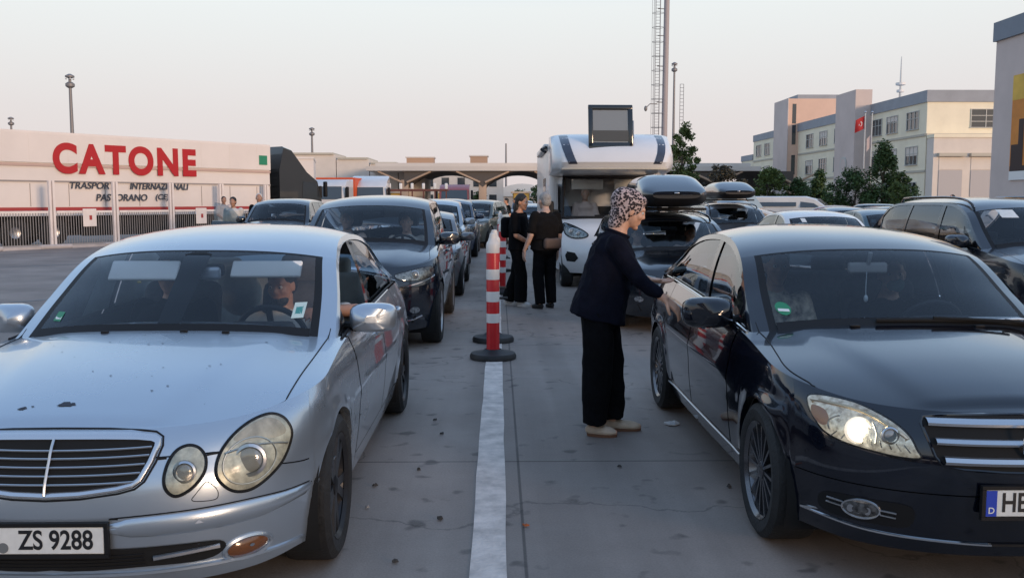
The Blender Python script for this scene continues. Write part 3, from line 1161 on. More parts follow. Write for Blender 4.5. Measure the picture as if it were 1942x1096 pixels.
    spots = [(-.045, -.56, .017), (-.02, -.555, .010), (-.062, -.56, .008), (-.20, -.58, .011), (.02, -.30, .004), (.2, -.2, .003)] + [(rnd.uniform(-.5, .6), rnd.uniform(-.6, .4), rnd.uniform(.0015, .004)) for _ in range(26)]
    for x, y, r in spots:
        ring = []
        for i in range(9):
            a = 2 * pi * i / 9
            q = r * rnd.uniform(.5, 1.4)
            h = bb.ray_cast(Vector((x + q * 1.5 * cos(a), y + q * sin(a), 3)), Vector((0, 0, -1)))
            if h[0]: ring.append(h[0] + Vector((0, 0, .0025)))
        if len(ring) == 9: mb.sheet(ring)
    o = mb.build('bonnet_marks', mat('tar_marks', (.03, .035, .05), rough=.7), root)
    if o: o['kind'] = 'stuff'
    # washer jets
    mb = MB()
    for x in (-.28, .1, .3):
        h = bb.ray_cast(Vector((x, .36, 3)), Vector((0, 0, -1)))
        if h[0]:
            m = MB().rbox(h[0] + Vector((0, 0, .004)), (.035, .02, .012), .004)
            m.build('washer_jet', M_BLACK, root)
    # stickers behind the screen
    wb = mesh_bvh(child(root, 'windscreen'))
    def stick(x, z, w_, h_, m, name):
        conform(wb, [(x - w_, z - h_), (x + w_, z - h_), (x + w_, z + h_), (x - w_, z + h_)], lift=.003, rings=2).build(name, m, root)
    stick(.60, 1.045, .028, .034, mat('sticker_pale', (.50, .62, .58), rough=.5), 'toll_sticker')
    stick(.60, 1.045, .016, .018, mat('sticker_teal', (.05, .25, .24), rough=.5), 'sticker_mark')
    stick(-.60, 1.02, .022, .02, M_STICKER, 'emission_sticker')
    stick(-.60, 1.013, .018, .006, M_WHITE, 'sticker_bar')
    stick(.0, 1.335, .07, .022, M_BLACK, 'mirror_mount')
    # sun visors
    for x, z, w_, h_ in ((-.30, 1.225, .37, .13), (.36, 1.232, .38, .11)):
        v = MB().rbox((0, 0, 0), (w_, .022, h_), .035).build('sun_visor', M_VISOR, root)
        v.location = (x, .89 + .05, z)
        v.rotation_euler = (radians(-42), 0, 0)
    MB().rbox((0, .0, 0), (.02, .012, .012), .003).build('tag', mat('tag_yellow', (.55, .42, .12), rough=.6), root).location = (-.30, .86, 1.17)
    v = MB().rbox((.03, .88, 1.215), (.20, .04, .07), .02).build('rear_view_mirror', mat('mirror_face', (.45, .47, .5), rough=.3, metal=.3), root)
    # side badge
    t = text_mesh('/\\/', .07, M_DULLCHROME, 'wing_badge', root, bold=.002)
    t.rotation_euler = (pi / 2, 0, pi / 2)
    p = S_SIL.pt(S_SIL.c_of_y(.50), .50)
    t.location = (p.x + .004, p.y, p.z)
silver_front(silver_car, bvS)

# ================================================================ black saloon, front right
P_BLK = mat('black_paint', (.003, .005, .011), rough=.12, coat=1.0, coat_rough=.02, spec=.25, noise=(1.1, .3, 4))
S_BLK = saloon_shape(
    WB=2.76, rw=.322, Ra=.350, track=.885,
    Lz=[(.15, .74), (.22, .775), (.35, .805), (.48, .825), (.56, .82), (.64, .80), (.72, .75), (.77, .695), (.80, .63), (.84, .55)],
    wz=[(.15, .82), (.22, .845), (.34, .865), (.5, .882), (.64, .888), (.75, .880), (.83, .865), (.90, .838), (.96, .81), (1.05, .775)],
    seamF=[(0, .448), (.4, .447), (.7, .445), (.9, .446), (1, .45)],
    hood_t=[(-.85, 1.0), (-.45, 1.0), (-.40, .975), (-.25, .955), (.0, .93), (.36, .905), (.6, .905)],
    hood=[(-.85, .745), (-.73, .756), (-.62, .792), (-.45, .838), (-.2, .888), (.2, .94), (.6, .98)],
    ridge=(.37, .60, .016), crease=(.66, .009), low_f=.19,
    belt=[(-.85, .745), (-.6, .77), (-.3, .815), (0, .855), (.5, .91), (1.2, .95), (2.2, .985), (3.0, 1.0), (4.0, .98)],
    arch=[(.785, .46, .905), (.752, .75, 1.075), (.70, 1.07, 1.27), (.650, 1.5, 1.365), (.638, 2.0, 1.378), (.645, 2.52, 1.315), (.69, 3.05, 1.12), (.735, 3.38, 1.01)],
    mid=[(.33, .955), (.62, 1.155), (.93, 1.33), (1.40, 1.42), (2.0, 1.447), (2.55, 1.405), (2.98, 1.23), (3.34, 1.075)],
    deck=[(3.2, 1.08), (3.6, 1.07), (3.9, 1.04), (4.0, 1.0)], deck_y=3.26, cowl=.54,
    doors=(.60, 1.60, 2.52), bpil=1.60, win=(.74, 1.54, 1.64, 2.96), mirror=(.78, .955, .985, 1.1), beltmat=M_CHROME, seat_y=1.5)
WH_BLK = dict(n=16, w0=.006, w1=.008, rim=.72)
black_car, bvB = build_car('saloon_car', S_BLK, P_BLK, 'black saloon with its right headlight lit, woman in leopard headscarf leaning at its door', 'car', loc=(2.12, 4.28, 0), lod=2, wheel=WH_BLK, rimmat=M_RIMBLK, sidemat=glass('pale_mirror_glass', (.62, .68, .66), ior=2.5))
M_GLOW = mat('lit_projector', (.9, .85, .7), rough=.3, emit=((1.0, .86, .66), 14.0))
M_GLOWRING = mat('lit_bowl', (.8, .78, .7), rough=.25, metal=.4, emit=((1.0, .84, .62), .6))
M_GLOWSOFT = mat('lit_reflector', (.55, .53, .48), rough=.18, metal=.6, noise=(38, .7, 2), emit=((1.0, .82, .60), .10))

def black_front(root, bvh):
    head = [(.782, .766), (.738, .779), (.649, .772), (.582, .748), (.52, .711), (.481, .670), (.462, .623), (.451, .589), (.524, .586), (.616, .598), (.698, .614), (.752, .641), (.777, .686), (.788, .727)]
    for s in (-1, 1):
        hl = lamp(root, bvh, head, s, projs=((.646, .668, .040, 'lit' if s < 0 else 'off'), (.547, .664, .026, 'off')), glow=M_GLOW, rim=.004, dome=.012, base=M_GLOWSOFT if s < 0 else None)
        fx = (lambda m: m) if s > 0 else (lambda m: m.flipped())
        fx(conform(bvh, smooth_poly([(.775, .735), (.74, .725), (.735, .68), (.76, .665), (.78, .70)], 4), lift=.005, rings=2)).build('indicator_lens', mat('indicator_rose', (.42, .22, .15), rough=.2, metal=.2), hl)
        fx(conform_line(bvh, poly_line([(.772, .748), (.70, .754), (.62, .740), (.55, .702), (.50, .655)], 4), .008, lift=.006)).build('lamp_brow', mat('warm_reflector', (.72, .60, .44), rough=.25, metal=.5), hl)
        for q_ in range(9):
            f_ = q_ / 8
            a_, b_ = (.735 - .25 * f_, .628 - .022 * f_), (.715 - .21 * f_, .652 - .018 * f_)
            fx(conform_line(bvh, [a_, b_], .0028, lift=.005)).build('reflector_facet', M_CHROME if q_ % 2 else M_HEADGL, hl)
        fx(conform_line(bvh, poly_line([(.70, .712), (.735, .690), (.735, .655)], 4), .0035, lift=.006)).build('lamp_divider', M_HEADGL, hl)
        fx(conform_line(bvh, poly_line([(.60, .705), (.592, .67), (.60, .628)], 4), .004, lift=.006)).build('lamp_divider', M_HEADGL, hl)
        # fog lamp with chrome bars
        fg = fx(conform(bvh, ellipse(.632, .345, .058, .040, radians(-4)), lift=.006, bulge=.01)).build('fog_lamp', mat('fog_glass', (.10, .10, .10), rough=.08, metal=.5, coat=1.0, noise=(40, .8, 2)), root)
        fx(conform_line(bvh, ellipse(.632, .345, .058, .040, radians(-4)), .005, lift=.008, closed=True)).build('fog_ring', M_CHROME, fg)
        for dz in (0, -.020):
            fx(conform_line(bvh, [(.735, .362 + dz), (.69, .359 + dz)], .004, lift=.008)).build('fog_bar', M_DULLCHROME, fg)
            fx(conform_line(bvh, [(.572, .354 + dz), (.52, .350 + dz)], .004, lift=.008)).build('fog_bar', M_DULLCHROME, fg)
        for dx in (-.022, .004, .03):
            fx(conform(bvh, ellipse(.632 + dx, .343, .010, .017), lift=.014, rings=2)).build('fog_reflector', M_DULLCHROME, fg)
        # shadowed side intake
        fx(conform(bvh, smooth_poly([(.47, .385), (.60, .395), (.735, .385), (.755, .33), (.72, .292), (.58, .288), (.47, .300)], 4), lift=.002, rings=4)).build('side_intake', M_BLACK, root)
    # chrome lip
    conform_line(bvh, poly_line([(-.79, .280), (-.715, .270), (-.598, .258), (-.388, .252), (-.18, .246)], 6), .0065, lift=.006).build('chrome_lip', M_CHROME, root)
    conform_line(bvh, poly_line([(.79, .280), (.715, .270), (.598, .258), (.388, .252), (.18, .246)], 6), .0065, lift=.006).build('chrome_lip', M_CHROME, root)
    conform_line(bvh, [(x, .245) for x in lin(-.18, .18, 9)], .007, lift=.005).build('bumper_lip', M_BLACK, root)
    # grille: three broad chrome slats in a dark trapezoid
    half = [(0, .752), (.20, .751), (.36, .745), (.418, .738), (.428, .722), (.418, .675), (.396, .600), (.372, .572), (.30, .560), (.15, .553), (0, .550)]
    out = sym(half)
    gr = conform(bvh, out, lift=.005, rings=6).build('grille', M_VOID, root)
    conform_line(bvh, shrink(out, -.004), .006, lift=.004, closed=True).build('grille_frame', P_BLK, gr)
    M_SLAT = mat('slat_silver', (.55, .57, .60), rough=.25, metal=.9)
    for z0, z1, xw in ((.742, .712, .412), (.672, .646, .396), (.606, .572, .372)):
        rows = []
        for f, l in ((0, .006), (.1, .020), (.55, .026), (.9, .018), (1, .006)):
            row = []
            for x in lin(-xw, xw, 19):
                z = z0 + (z1 - z0) * f
                h = bvh.ray_cast(Vector((x, -3, z)), Vector((0, 1, 0)))
                row.append(h[0] + Vector((0, -l, 0)))
            rows.append(row)
        MB().grid(rows).build('grille_slat', M_SLAT, gr)
    # round star in the middle of the grille
    h = bvh.ray_cast(Vector((0, -3, .66)), Vector((0, 1, 0)))[0]
    Ms = Matrix.Translation(h + Vector((0, -.036, 0))) @ Matrix.Rotation(radians(90), 4, 'X')
    em = MB().tube([Ms @ Vector((.082 * cos(a), .082 * sin(a), 0)) for a in (2 * pi * i / 32 for i in range(32))], .007, 8, closed=True)
    for a in (pi / 2, pi / 2 + 2 * pi / 3, pi / 2 + 4 * pi / 3):
        em.tube([Ms @ Vector((0, 0, 0)), Ms @ Vector((.08 * cos(a), .08 * sin(a), 0))], [.014, .004], 6)
    em.build('grille_emblem', M_CHROME, gr)
    plate_part(root, bvh, 'HE', .434, h_=.106, cx=.03, eu=True, xs=.80, tx=-.148)
    wb = mesh_bvh(child(root, 'windscreen'))
    bb = mesh_bvh(child(root, 'bonnet'))
    MBs = MB()
    c = (-.60, 1.03)
    conform(wb, ellipse(c[0], c[1], .036, .030), lift=.003, rings=3).build('emission_sticker', M_STICKER, root)
    conform(wb, [(c[0] - .026, c[1] - .014), (c[0] + .026, c[1] - .014), (c[0] + .026, c[1] - .002), (c[0] - .026, c[1] - .002)], lift=.005, rings=1).build('sticker_bar', M_WHITE, root)
    # paper on the dashboard, wipers, jets
    pp = MB().rbox((.52, .50, .985), (.26, .10, .004), .02).build('dash_paper', M_WHITE, root)
    for x0, x1, xm in ((-.18, .40, .52), (.28, .74, .80)):
        path = []
        for x in lin(x0, x1, 9):
            y = .30 + .10 * (abs(x) / .7) ** 2
            zz = None
            hw_ = wb.ray_cast(Vector((x, y + .06, 3)), Vector((0, 0, -1)))
            hb_ = bb.ray_cast(Vector((x, y + .06, 3)), Vector((0, 0, -1)))
            zs = [q[0].z for q in (hw_, hb_) if q[0]]
            path.append(Vector((x, y + .06, (max(zs) if zs else .99) + .018)))
        wp = MB().tube(path, .010, 6).build('wiper', M_VOID, root)
        arm = MB().tube([path[4] + Vector((0, -.005, .012)), path[-1] + Vector((xm - x1, -.03, .004))], .008, 6).build('wiper_arm', M_VOID, wp)
    for x in (-.30, .34):
        hq = bb.ray_cast(Vector((x, .34, 3)), Vector((0, 0, -1)))
        if hq[0]: MB().rbox(hq[0] + Vector((0, 0, .005)), (.05, .025, .012), .004).build('washer_jet', M_BLACK, root)
    # grey interior mirror and the trinket hanging from it
    child(root, 'rear_view_mirror').data.materials[0] = mat('mirror_back', (.42, .40, .37), rough=.6)
    MB().tube([(-.01, .93, 1.20), (-.012, .93, 1.10), (-.01, .93, 1.06)], .003, 5).ellip((-.01, .93, 1.045), (.012, .012, .022)).build('hanging_trinket', mat('trinket', (.55, .6, .62), rough=.4), root)
    # chrome line along the sill
    for s in (1, -1):
        fx = (lambda m: m) if s > 0 else (lambda m: m.flipped())
        fx(MB().tube([S_BLK.pt(c_, .285) + Vector((.004, 0, 0)) for c_ in lin(1.14, 1.86, 12)], .006, 6)).build('sill_trim', M_DULLCHROME, root)
black_front(black_car, bvB)
# ================================================================ setting
def ground_material():
    m = bpy.data.materials.new('concrete_apron')
    m.use_nodes = True
    t = m.node_tree
    b = t.nodes['Principled BSDF']
    L = t.links.new
    geo = t.nodes.new('ShaderNodeNewGeometry')
    def N(scale, detail=6, rough=.6, vec=None, sc=None):
        n = t.nodes.new('ShaderNodeTexNoise')
        n.inputs['Scale'].default_value = scale
        n.inputs['Detail'].default_value = detail
        n.inputs['Roughness'].default_value = rough
        if sc:
            mp = t.nodes.new('ShaderNodeMapping')
            mp.inputs['Scale'].default_value = sc
            L(geo.outputs['Position'], mp.inputs[0])
            L(mp.outputs[0], n.inputs['Vector'])
        else:
            L(geo.outputs['Position'], n.inputs['Vector'])
        return n.outputs[0]
    def ramp(src, a, b_, ca, cb):
        r = t.nodes.new('ShaderNodeMapRange')
        r.inputs[1].default_value, r.inputs[2].default_value, r.inputs[3].default_value, r.inputs[4].default_value = a, b_, ca, cb
        L(src, r.inputs[0])
        return r.outputs[0]
    def math_(op, a, b_=None):
        n = t.nodes.new('ShaderNodeMath')
        n.operation = op
        for k, q in enumerate((a, b_)):
            if q is None: continue
            if isinstance(q, (int, float)): n.inputs[k].default_value = q
            else: L(q, n.inputs[k])
        return n.outputs[0]
    # blotches, wheel-track streaks, speckle
    v = math_('MULTIPLY', ramp(N(.35, 6), .3, .7, .76, 1.16), ramp(N(2.6, 8, .7), .3, .72, .90, 1.08))
    v = math_('MULTIPLY', v, ramp(N(1.0, 5, .6, sc=(2.2, .12, 1)), .3, .7, .87, 1.08))
    v = math_('MULTIPLY', v, ramp(N(90, 3, .7), .3, .7, .86, 1.12))
    # dark oil spots
    v = math_('MULTIPLY', v, ramp(N(5.5, 2, .4), .64, .72, 1.0, .5))
    # hairline cracks and old patches
    vo = t.nodes.new('ShaderNodeTexVoronoi')
    vo.feature = 'DISTANCE_TO_EDGE'
    vo.inputs['Scale'].default_value = .32
    wv = t.nodes.new('ShaderNodeVectorMath')
    wv.operation = 'MULTIPLY_ADD'
    wv.inputs[1].default_value = (1.6, 1.6, 0)
    nw = t.nodes.new('ShaderNodeTexNoise')
    nw.inputs['Scale'].default_value = 1.3
    nw.inputs['Detail'].default_value = 7
    L(geo.outputs['Position'], nw.inputs['Vector'])
    L(nw.outputs['Color'], wv.inputs[0])
    L(geo.outputs['Position'], wv.inputs[2])
    L(wv.outputs[0], vo.inputs['Vector'])
    v = math_('MULTIPLY', v, ramp(vo.outputs['Distance'], .001, .005, .62, 1.0))
    # tyre-darkened lanes
    v = math_('MULTIPLY', v, ramp(N(.9, 4, .5, sc=(1.6, .05, 1)), .40, .60, .74, 1.06))
    sx = t.nodes.new('ShaderNodeSeparateXYZ')
    L(geo.outputs['Position'], sx.inputs[0])
    def joint(axis, period, off, wid):
        a = math_('ADD', sx.outputs[axis], off)
        f = math_('SUBTRACT', math_('FRACT', math_('DIVIDE', a, period)), .5)
        d = math_('MULTIPLY', math_('ABSOLUTE', f), period)
        return ramp(d, wid * .5, wid, .40, 1.0)
    v = math_('MULTIPLY', v, joint('Y', 4.6, 4.6 / 2 - 5.55, .012))
    v = math_('MULTIPLY', v, joint('X', 3.86, 3.86 / 2 - .12, .010))
    mx = t.nodes.new('ShaderNodeVectorMath')
    mx.operation = 'SCALE'
    mx.inputs[0].default_value = (.310, .258, .222)
    L(v, mx.inputs['Scale'])
    L(mx.outputs[0], b.inputs['Base Color'])
    L(ramp(N(1.4, 6), .3, .7, .55, .85), b.inputs['Roughness'])
    bp = t.nodes.new('ShaderNodeBump')
    bp.inputs['Strength'].default_value = .35
    bp.inputs['Distance'].default_value = .006
    L(N(70, 4, .7), bp.inputs['Height'])
    L(bp.outputs[0], b.inputs['Normal'])
    return m

tag(MB().sheet([(-900, -200, 0), (900, -200, 0), (900, 1500, 0), (-900, 1500, 0)]).build('ground', ground_material(), weld=0), kind='structure')

# worn asphalt of the outer yard on the left, with faint lane marks
M_ASPH = mat('worn_asphalt', (.265, .218, .19), rough=.85, noise=(.8, .28, 8), bump=(60, .4))
tag(MB().sheet([(-120, 6, .004), (-4.2, 6, .004), (-4.2, 120, .004), (-120, 120, .004)]).build('road', M_ASPH, weld=0), kind='structure')
M_LINE = mat('worn_road_paint', (.64, .56, .50), rough=.75, noise=(7, .30, 9), bump=(50, .3))
M_FAINT = mat('faint_road_paint', (.19, .185, .18), rough=.8, noise=(2.5, .35, 9))
def ragged_strip(x, w_, y0, y1, z, n, rnd, dx=0.0):
    rows = []
    for i in range(n + 1):
        y = y0 + (y1 - y0) * i / n
        xx = x + dx * (y - y0)
        rows.append([(xx - w_ / 2 + rnd.uniform(-.004, .004), y, z), (xx + w_ / 2 + rnd.uniform(-.004, .004), y, z)])
    return MB().grid(rows)
rr = random.Random(5)
tag(ragged_strip(-.045, .165, -8, 120, .004, 300, rr).build('lane_marking', M_LINE, weld=0), kind='structure')
for k, (xa, ya, xb, yb) in enumerate(((-14.5, 20.2, -8.0, 26.0), (-17, 26.5, -9, 31.0), (-9.5, 12.5, -5.2, 17.5))):
    d = Vector((xb - xa, yb - ya, 0)).normalized()
    n = Vector((-d.y, d.x, 0)) * .08
    tag(MB().sheet([Vector((xa, ya, .008)) - n, Vector((xb, yb, .008)) - n, Vector((xb, yb, .008)) + n, Vector((xa, ya, .008)) + n]).build('road_marking', M_FAINT, weld=0), kind='structure')
for xk in (4.15, 8.2, -4.3):
    tag(ragged_strip(xk, .14, 8, 110, .0085 if xk < 0 else .004, 60, rr).build('lane_marking', M_FAINT, weld=0), kind='structure')

# ---------------------------------------------------------------- office building, right
M_CREAM = mat('cream_render', (.84, .76, .58), rough=.85, noise=(.5, .07, 8))
M_CREAMPALE = mat('pale_render', (.68, .61, .54), rough=.85, noise=(.6, .06, 8))
M_PARAPET = mat('grey_parapet', (.30, .32, .35), rough=.7, noise=(.8, .08))
M_GREYWALL = mat('grey_render', (.60, .505, .46), rough=.85, noise=(.4, .08, 8))
M_SUNLITWALL = mat('sunlit_render', (.68, .47, .36), rough=.85, noise=(.4, .06, 8))  # warm evening sunlight on the stair tower painted into its wall colour
M_PANE = mat('window_pane', (.03, .038, .045), rough=.08, spec=.8, coat=.5)
M_WFRAME = mat('window_frame_white', (.50, .49, .45), rough=.6)
M_SHUTTER = mat('roller_door', (.42, .40, .40), rough=.6)
M_LEDGE = mat('ledge', (.50, .46, .38), rough=.8)

def win_x(parent, X, y0, y1, z0, z1, nx=3, blind=0.0):
    """window in a wall facing -X"""
    fr = MB()
    t = .07
    fr.box((X - .03, (y0 + y1) / 2, z1 + t / 2), (.12, y1 - y0 + 2 * t, t)).box((X - .05, (y0 + y1) / 2, z0 - t / 2), (.2, y1 - y0 + 3 * t, t))
    fr.box((X - .03, y0 - t / 2, (z0 + z1) / 2), (.12, t, z1 - z0)).box((X - .03, y1 + t / 2, (z0 + z1) / 2), (.12, t, z1 - z0))
    for k in range(1, nx):
        fr.box((X - .02, y0 + (y1 - y0) * k / nx, (z0 + z1) / 2), (.08, .07, z1 - z0))
    fr.box((X - .018, (y0 + y1) / 2, z0 + (z1 - z0) * .62), (.07, y1 - y0, .06))
    f = fr.build('window', M_WFRAME, parent, smooth=False)
    MB().sheet([(X - .005, y0, z0), (X - .005, y1, z0), (X - .005, y1, z1), (X - .005, y0, z1)]).build('pane', M_PANE, f, weld=0)
    if blind:
        MB().box((X - .012, (y0 + y1) / 2, z1 - (z1 - z0) * blind / 2), (.01, y1 - y0 - .05, (z1 - z0) * blind)).build('blind', M_CREAMPALE, f, smooth=False)
    return f
def win_y(parent, Y, x0, x1, z0, z1, nx=2):
    fr = MB()
    t = .07
    fr.box(((x0 + x1) / 2, Y - .03, z1 + t / 2), (x1 - x0 + 2 * t, .12, t)).box(((x0 + x1) / 2, Y - .05, z0 - t / 2), (x1 - x0 + 3 * t, .2, t))
    fr.box((x0 - t / 2, Y - .03, (z0 + z1) / 2), (t, .12, z1 - z0)).box((x1 + t / 2, Y - .03, (z0 + z1) / 2), (t, .12, z1 - z0))
    for k in range(1, nx):
        fr.box((x0 + (x1 - x0) * k / nx, Y - .02, (z0 + z1) / 2), (.07, .08, z1 - z0))
    for q in (.33, .66):
        fr.box(((x0 + x1) / 2, Y - .018, z0 + (z1 - z0) * q), (x1 - x0, .07, .06))
    f = fr.build('window', M_WFRAME, parent, smooth=False)
    MB().sheet([(x0, Y - .005, z0), (x1, Y - .005, z0), (x1, Y - .005, z1), (x0, Y - .005, z1)]).build('pane', M_PANE, f, weld=0)
    return f

def bx(x0, x1, y0, y1, z0, z1):
    return MB().box(((x0 + x1) / 2, (y0 + y1) / 2, (z0 + z1) / 2), (x1 - x0, y1 - y0, z1 - z0))

off = thing('office_building', 'long cream three-storey office building with grey parapet and grey stair slabs', 'building', (40.4, 87, 0))
def obld(mb, name, m):
    return mb.xform(Matrix.Translation((-40.4, -87, 0))).build(name, m, off, smooth=False)
X = 40.4
obld(bx(X, X + 16, 87, 131, 0, 10.9), 'wall', M_CREAM)
obld(bx(X - .12, X + 16.1, 86.88, 131, 10.9, 12.0), 'parapet', M_PARAPET)
obld(bx(X, X + 12, 131, 146, 0, 10.9), 'wall', M_CREAM)
obld(bx(X - .1, X + 12, 131, 146.1, 10.9, 11.9), 'parapet', M_PARAPET)
obld(bx(X, X + 12, 146.1, 153, 0, 8.1), 'wall', M_CREAM)
obld(bx(X - .1, X + 12, 146.2, 153.1, 8.1, 9.0), 'parapet', M_PARAPET)
slab = obld(bx(38.6, 40.4, 100, 105.8, 0, 13.6), 'stair_slab', M_GREYWALL)
tower = obld(bx(39.0, 45.6, 124.4, 130.6, 0, 15.3), 'stair_tower', M_SUNLITWALL)
obld(bx(38.9, 38.99, 124.3, 130.5, 0, 15.35), 'tower_cladding', M_GREYWALL)
obld(bx(40.4, 45.9, 125, 130.0, 15.3, 15.9), 'roof_cap', M_PARAPET)
for z0 in (1.0, 5.2, 9.2, 12.0):
    obld(bx(39.55, 40.05, 124.36, 124.39, z0, z0 + 2.6), 'stair_window', M_PANE)
for z in (7.75, 4.35):
    for a, b in ((87, 99.9), (106, 124), (131, 146)):
        obld(bx(X - .10, X, a, b, z, z + .22), 'ledge', M_LEDGE)
    obld(bx(X, X + 14, 86.90, 87, z, z + .22), 'ledge', M_LEDGE)
wb_rnd = random.Random(4)
for z0, z1 in ((8.55, 10.2), (5.15, 6.85), (1.7, 3.4)):
    for yc in (89.9, 94.6, 98.4, 109.5, 114.6, 119.6, 134, 138.5, 143):
        f = win_x(None, X, yc - 1.25, yc + 1.25, z0, z1, blind=wb_rnd.choice((0, 0, .3, .5, .35)))
        f.parent = off
        f.location = (-40.4, -87, 0)
    for yc in (149.5,):
        if z0 < 8:
            f = win_x(None, X, yc - 1.2, yc + 1.2, z0, z1)
            f.parent = off
            f.location = (-40.4, -87, 0)
    f = win_y(None, 87, 44.6, 47.4, z0, z1)
    f.parent = off
    f.location = (-40.4, -87, 0)
# round clock-like emblem on the slab
em = MB().cyl((38.59, 102.8, 5.6), (38.50, 102.8, 5.6), .95, seg=28)
e_ = obld(em, 'round_emblem', M_WFRAME)
obld(MB().cyl((38.495, 102.8, 5.6), (38.47, 102.8, 5.6), .72, seg=28), 'emblem_disc', M_GREYWALL)
# rooftop aerial
a_ = thing('roof_aerial', 'thin aerial mast with two drums on the office roof', 'aerial', (43.2, 99.5, 12.0))
MB().tube([(0, 0, 0), (0, 0, 2.2), (0, 0, 5.0)], [.16, .12, .05], 8).build('mast', M_DULLCHROME, a_)
MB().lathe([(.05, 1.9), (.5, 2.0), (.5, 2.25), (.05, 2.3)], 14).build('drum', M_WHITE, a_)
MB().lathe([(.05, 1.2), (.38, 1.25), (.38, 1.5), (.05, 1.55)], 14).build('drum', M_WHITE, a_)

gar = thing('garage_annex', 'low pale annex with two roller doors in front of the office building', 'building', (40.4, 85.5, 0))
def gb(mb, name, m, **k): return mb.xform(Matrix.Translation((-40.4, -85.5, 0))).build(name, m, gar, smooth=False)
gb(bx(40.45, 52, 85.5, 86.85, 0, 7.5), 'wall', M_CREAMPALE)
gb(bx(40.40, 52, 85.4, 86.86, 7.5, 7.8), 'roof_edge', M_CREAM)
for x0 in (41.0, 44.0, 47.0):
    gb(bx(x0, x0 + 2.2, 85.43, 85.49, 0, 4.5), 'roller_door', M_SHUTTER)
    gb(bx(x0 - .2, x0 + 2.4, 85.05, 85.495, 5.75, 6.05), 'door_hood', M_LEDGE)
    gb(bx(x0, x0 + 2.2, 85.45, 85.495, 4.55, 5.7), 'fanlight', M_CREAMPALE)

# grey building at the right edge
rb = thing('grey_building', 'tall grey building with dark parapet and an orange banner on its wall', 'building', (29.4, 54.8, 0))
def rbb(mb, name, m): return mb.xform(Matrix.Translation((-29.4, -54.8, 0))).build(name, m, rb, smooth=False)
rbb(bx(29.4, 44, 34, 54.8, 0, 10.95), 'wall', M_GREYWALL)
rbb(bx(29.25, 44, 33.9, 54.95, 10.95, 12.05), 'parapet', mat('slate_parapet', (.20, .23, .27), rough=.7, noise=(.8, .08)))
bn = thing('banner', 'orange sunset banner with dark skyline on the grey building', 'banner', (29.38, 50.2, 0))
M_SUN1 = mat('banner_orange', (.62, .22, .03), rough=.6, noise=(.6, .22))
MB().box((-.03, 0, 5.75), (.06, 4.9, 5.9)).build('banner_sheet', M_SUN1, bn, smooth=False)
MB().box((-.068, 0, 8.0), (.006, 4.9, 1.4)).build('banner_sky', mat('banner_yellow', (.68, .42, .06), rough=.6, noise=(.6, .2)), bn, smooth=False)
MB().box((-.068, 0, 3.05), (.006, 4.9, .5)).build('banner_strip', M_WHITE, bn, smooth=False)
sil = MB()
for yy, w_, h_ in ((-1.6, .8, 2.4), (-.5, .5, 3.3), (.4, .9, 1.8), (1.4, .5, 2.9), (2.0, .7, 1.5)):
    sil.box((-.07, yy, 3.3 + h_ / 2), (.006, w_, h_))
sil.box((-.069, 0, 3.45), (.004, 4.8, .3))
sil.build('banner_skyline', mat('banner_dark', (.03, .012, .012), rough=.6), bn, smooth=False)['kind'] = 'stuff'

# ---------------------------------------------------------------- toll plaza roof
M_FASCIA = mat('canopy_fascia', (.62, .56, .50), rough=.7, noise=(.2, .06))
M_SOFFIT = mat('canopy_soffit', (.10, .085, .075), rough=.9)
M_COLUMN = mat('canopy_column', (.48, .34, .24), rough=.75)
tp = thing('toll_canopy', 'long flat toll plaza canopy on wide columns across the lanes', 'canopy', (0, 112, 0))
MB().box((8, 10, 5.55), (48, 20, .55)).build('roof', M_FASCIA, tp, smooth=False)
MB().box((8, 10.2, 6.05), (46, 18, .42)).build('roof_upper', M_FASCIA, tp, smooth=False)
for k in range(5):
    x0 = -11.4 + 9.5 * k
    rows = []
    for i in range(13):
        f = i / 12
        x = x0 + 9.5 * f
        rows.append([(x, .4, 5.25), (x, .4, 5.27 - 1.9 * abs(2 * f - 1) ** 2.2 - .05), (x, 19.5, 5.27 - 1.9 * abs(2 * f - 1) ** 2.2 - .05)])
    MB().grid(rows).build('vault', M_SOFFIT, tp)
for k in range(6):
    x = -11.4 + 9.5 * k
    MB().rbox((x, .9, 2.1), (.95, .95, 4.2), .1, seg=2).build('column', M_COLUMN, tp)
    for s in (1, -1):
        MB().tube([(x + s * .3, .3, 3.9), (x + s * 3.2, .3, 5.2)], .13, 6).build('strut', M_COLUMN, tp)
# unseen canopy added behind the viewpoint to block low sun and darken paint reflections
cp = thing('unseen_shade_canopy', 'wide flat canopy added unseen behind the viewpoint to shade the near cars and darken their paint', 'canopy', (4, -34, 0))
MB().box((0, -11, 7.3), (84, 24, 1.3)).build('roof', M_FASCIA, cp, smooth=False)
MB().box((0, -11, 6.6), (83.6, 23.6, .1)).build('soffit', M_SOFFIT, cp, smooth=False)
for k in range(9):
    MB().rbox((-38 + 9.5 * k, -3, 3.27), (.95, .95, 6.54), .1, seg=2).build('column', M_COLUMN, cp)
    if k < 8:
        q_ = MB().rbox((-33.2 + 9.5 * k, -5, 1.5), (2.2, 3.6, 3.0), .1)
        q_.build('booth', M_GREYWALL, cp)
MB().box((0, -21, 2.4), (80, .4, 4.8)).build('rear_wall', M_GREYWALL, cp, smooth=False)
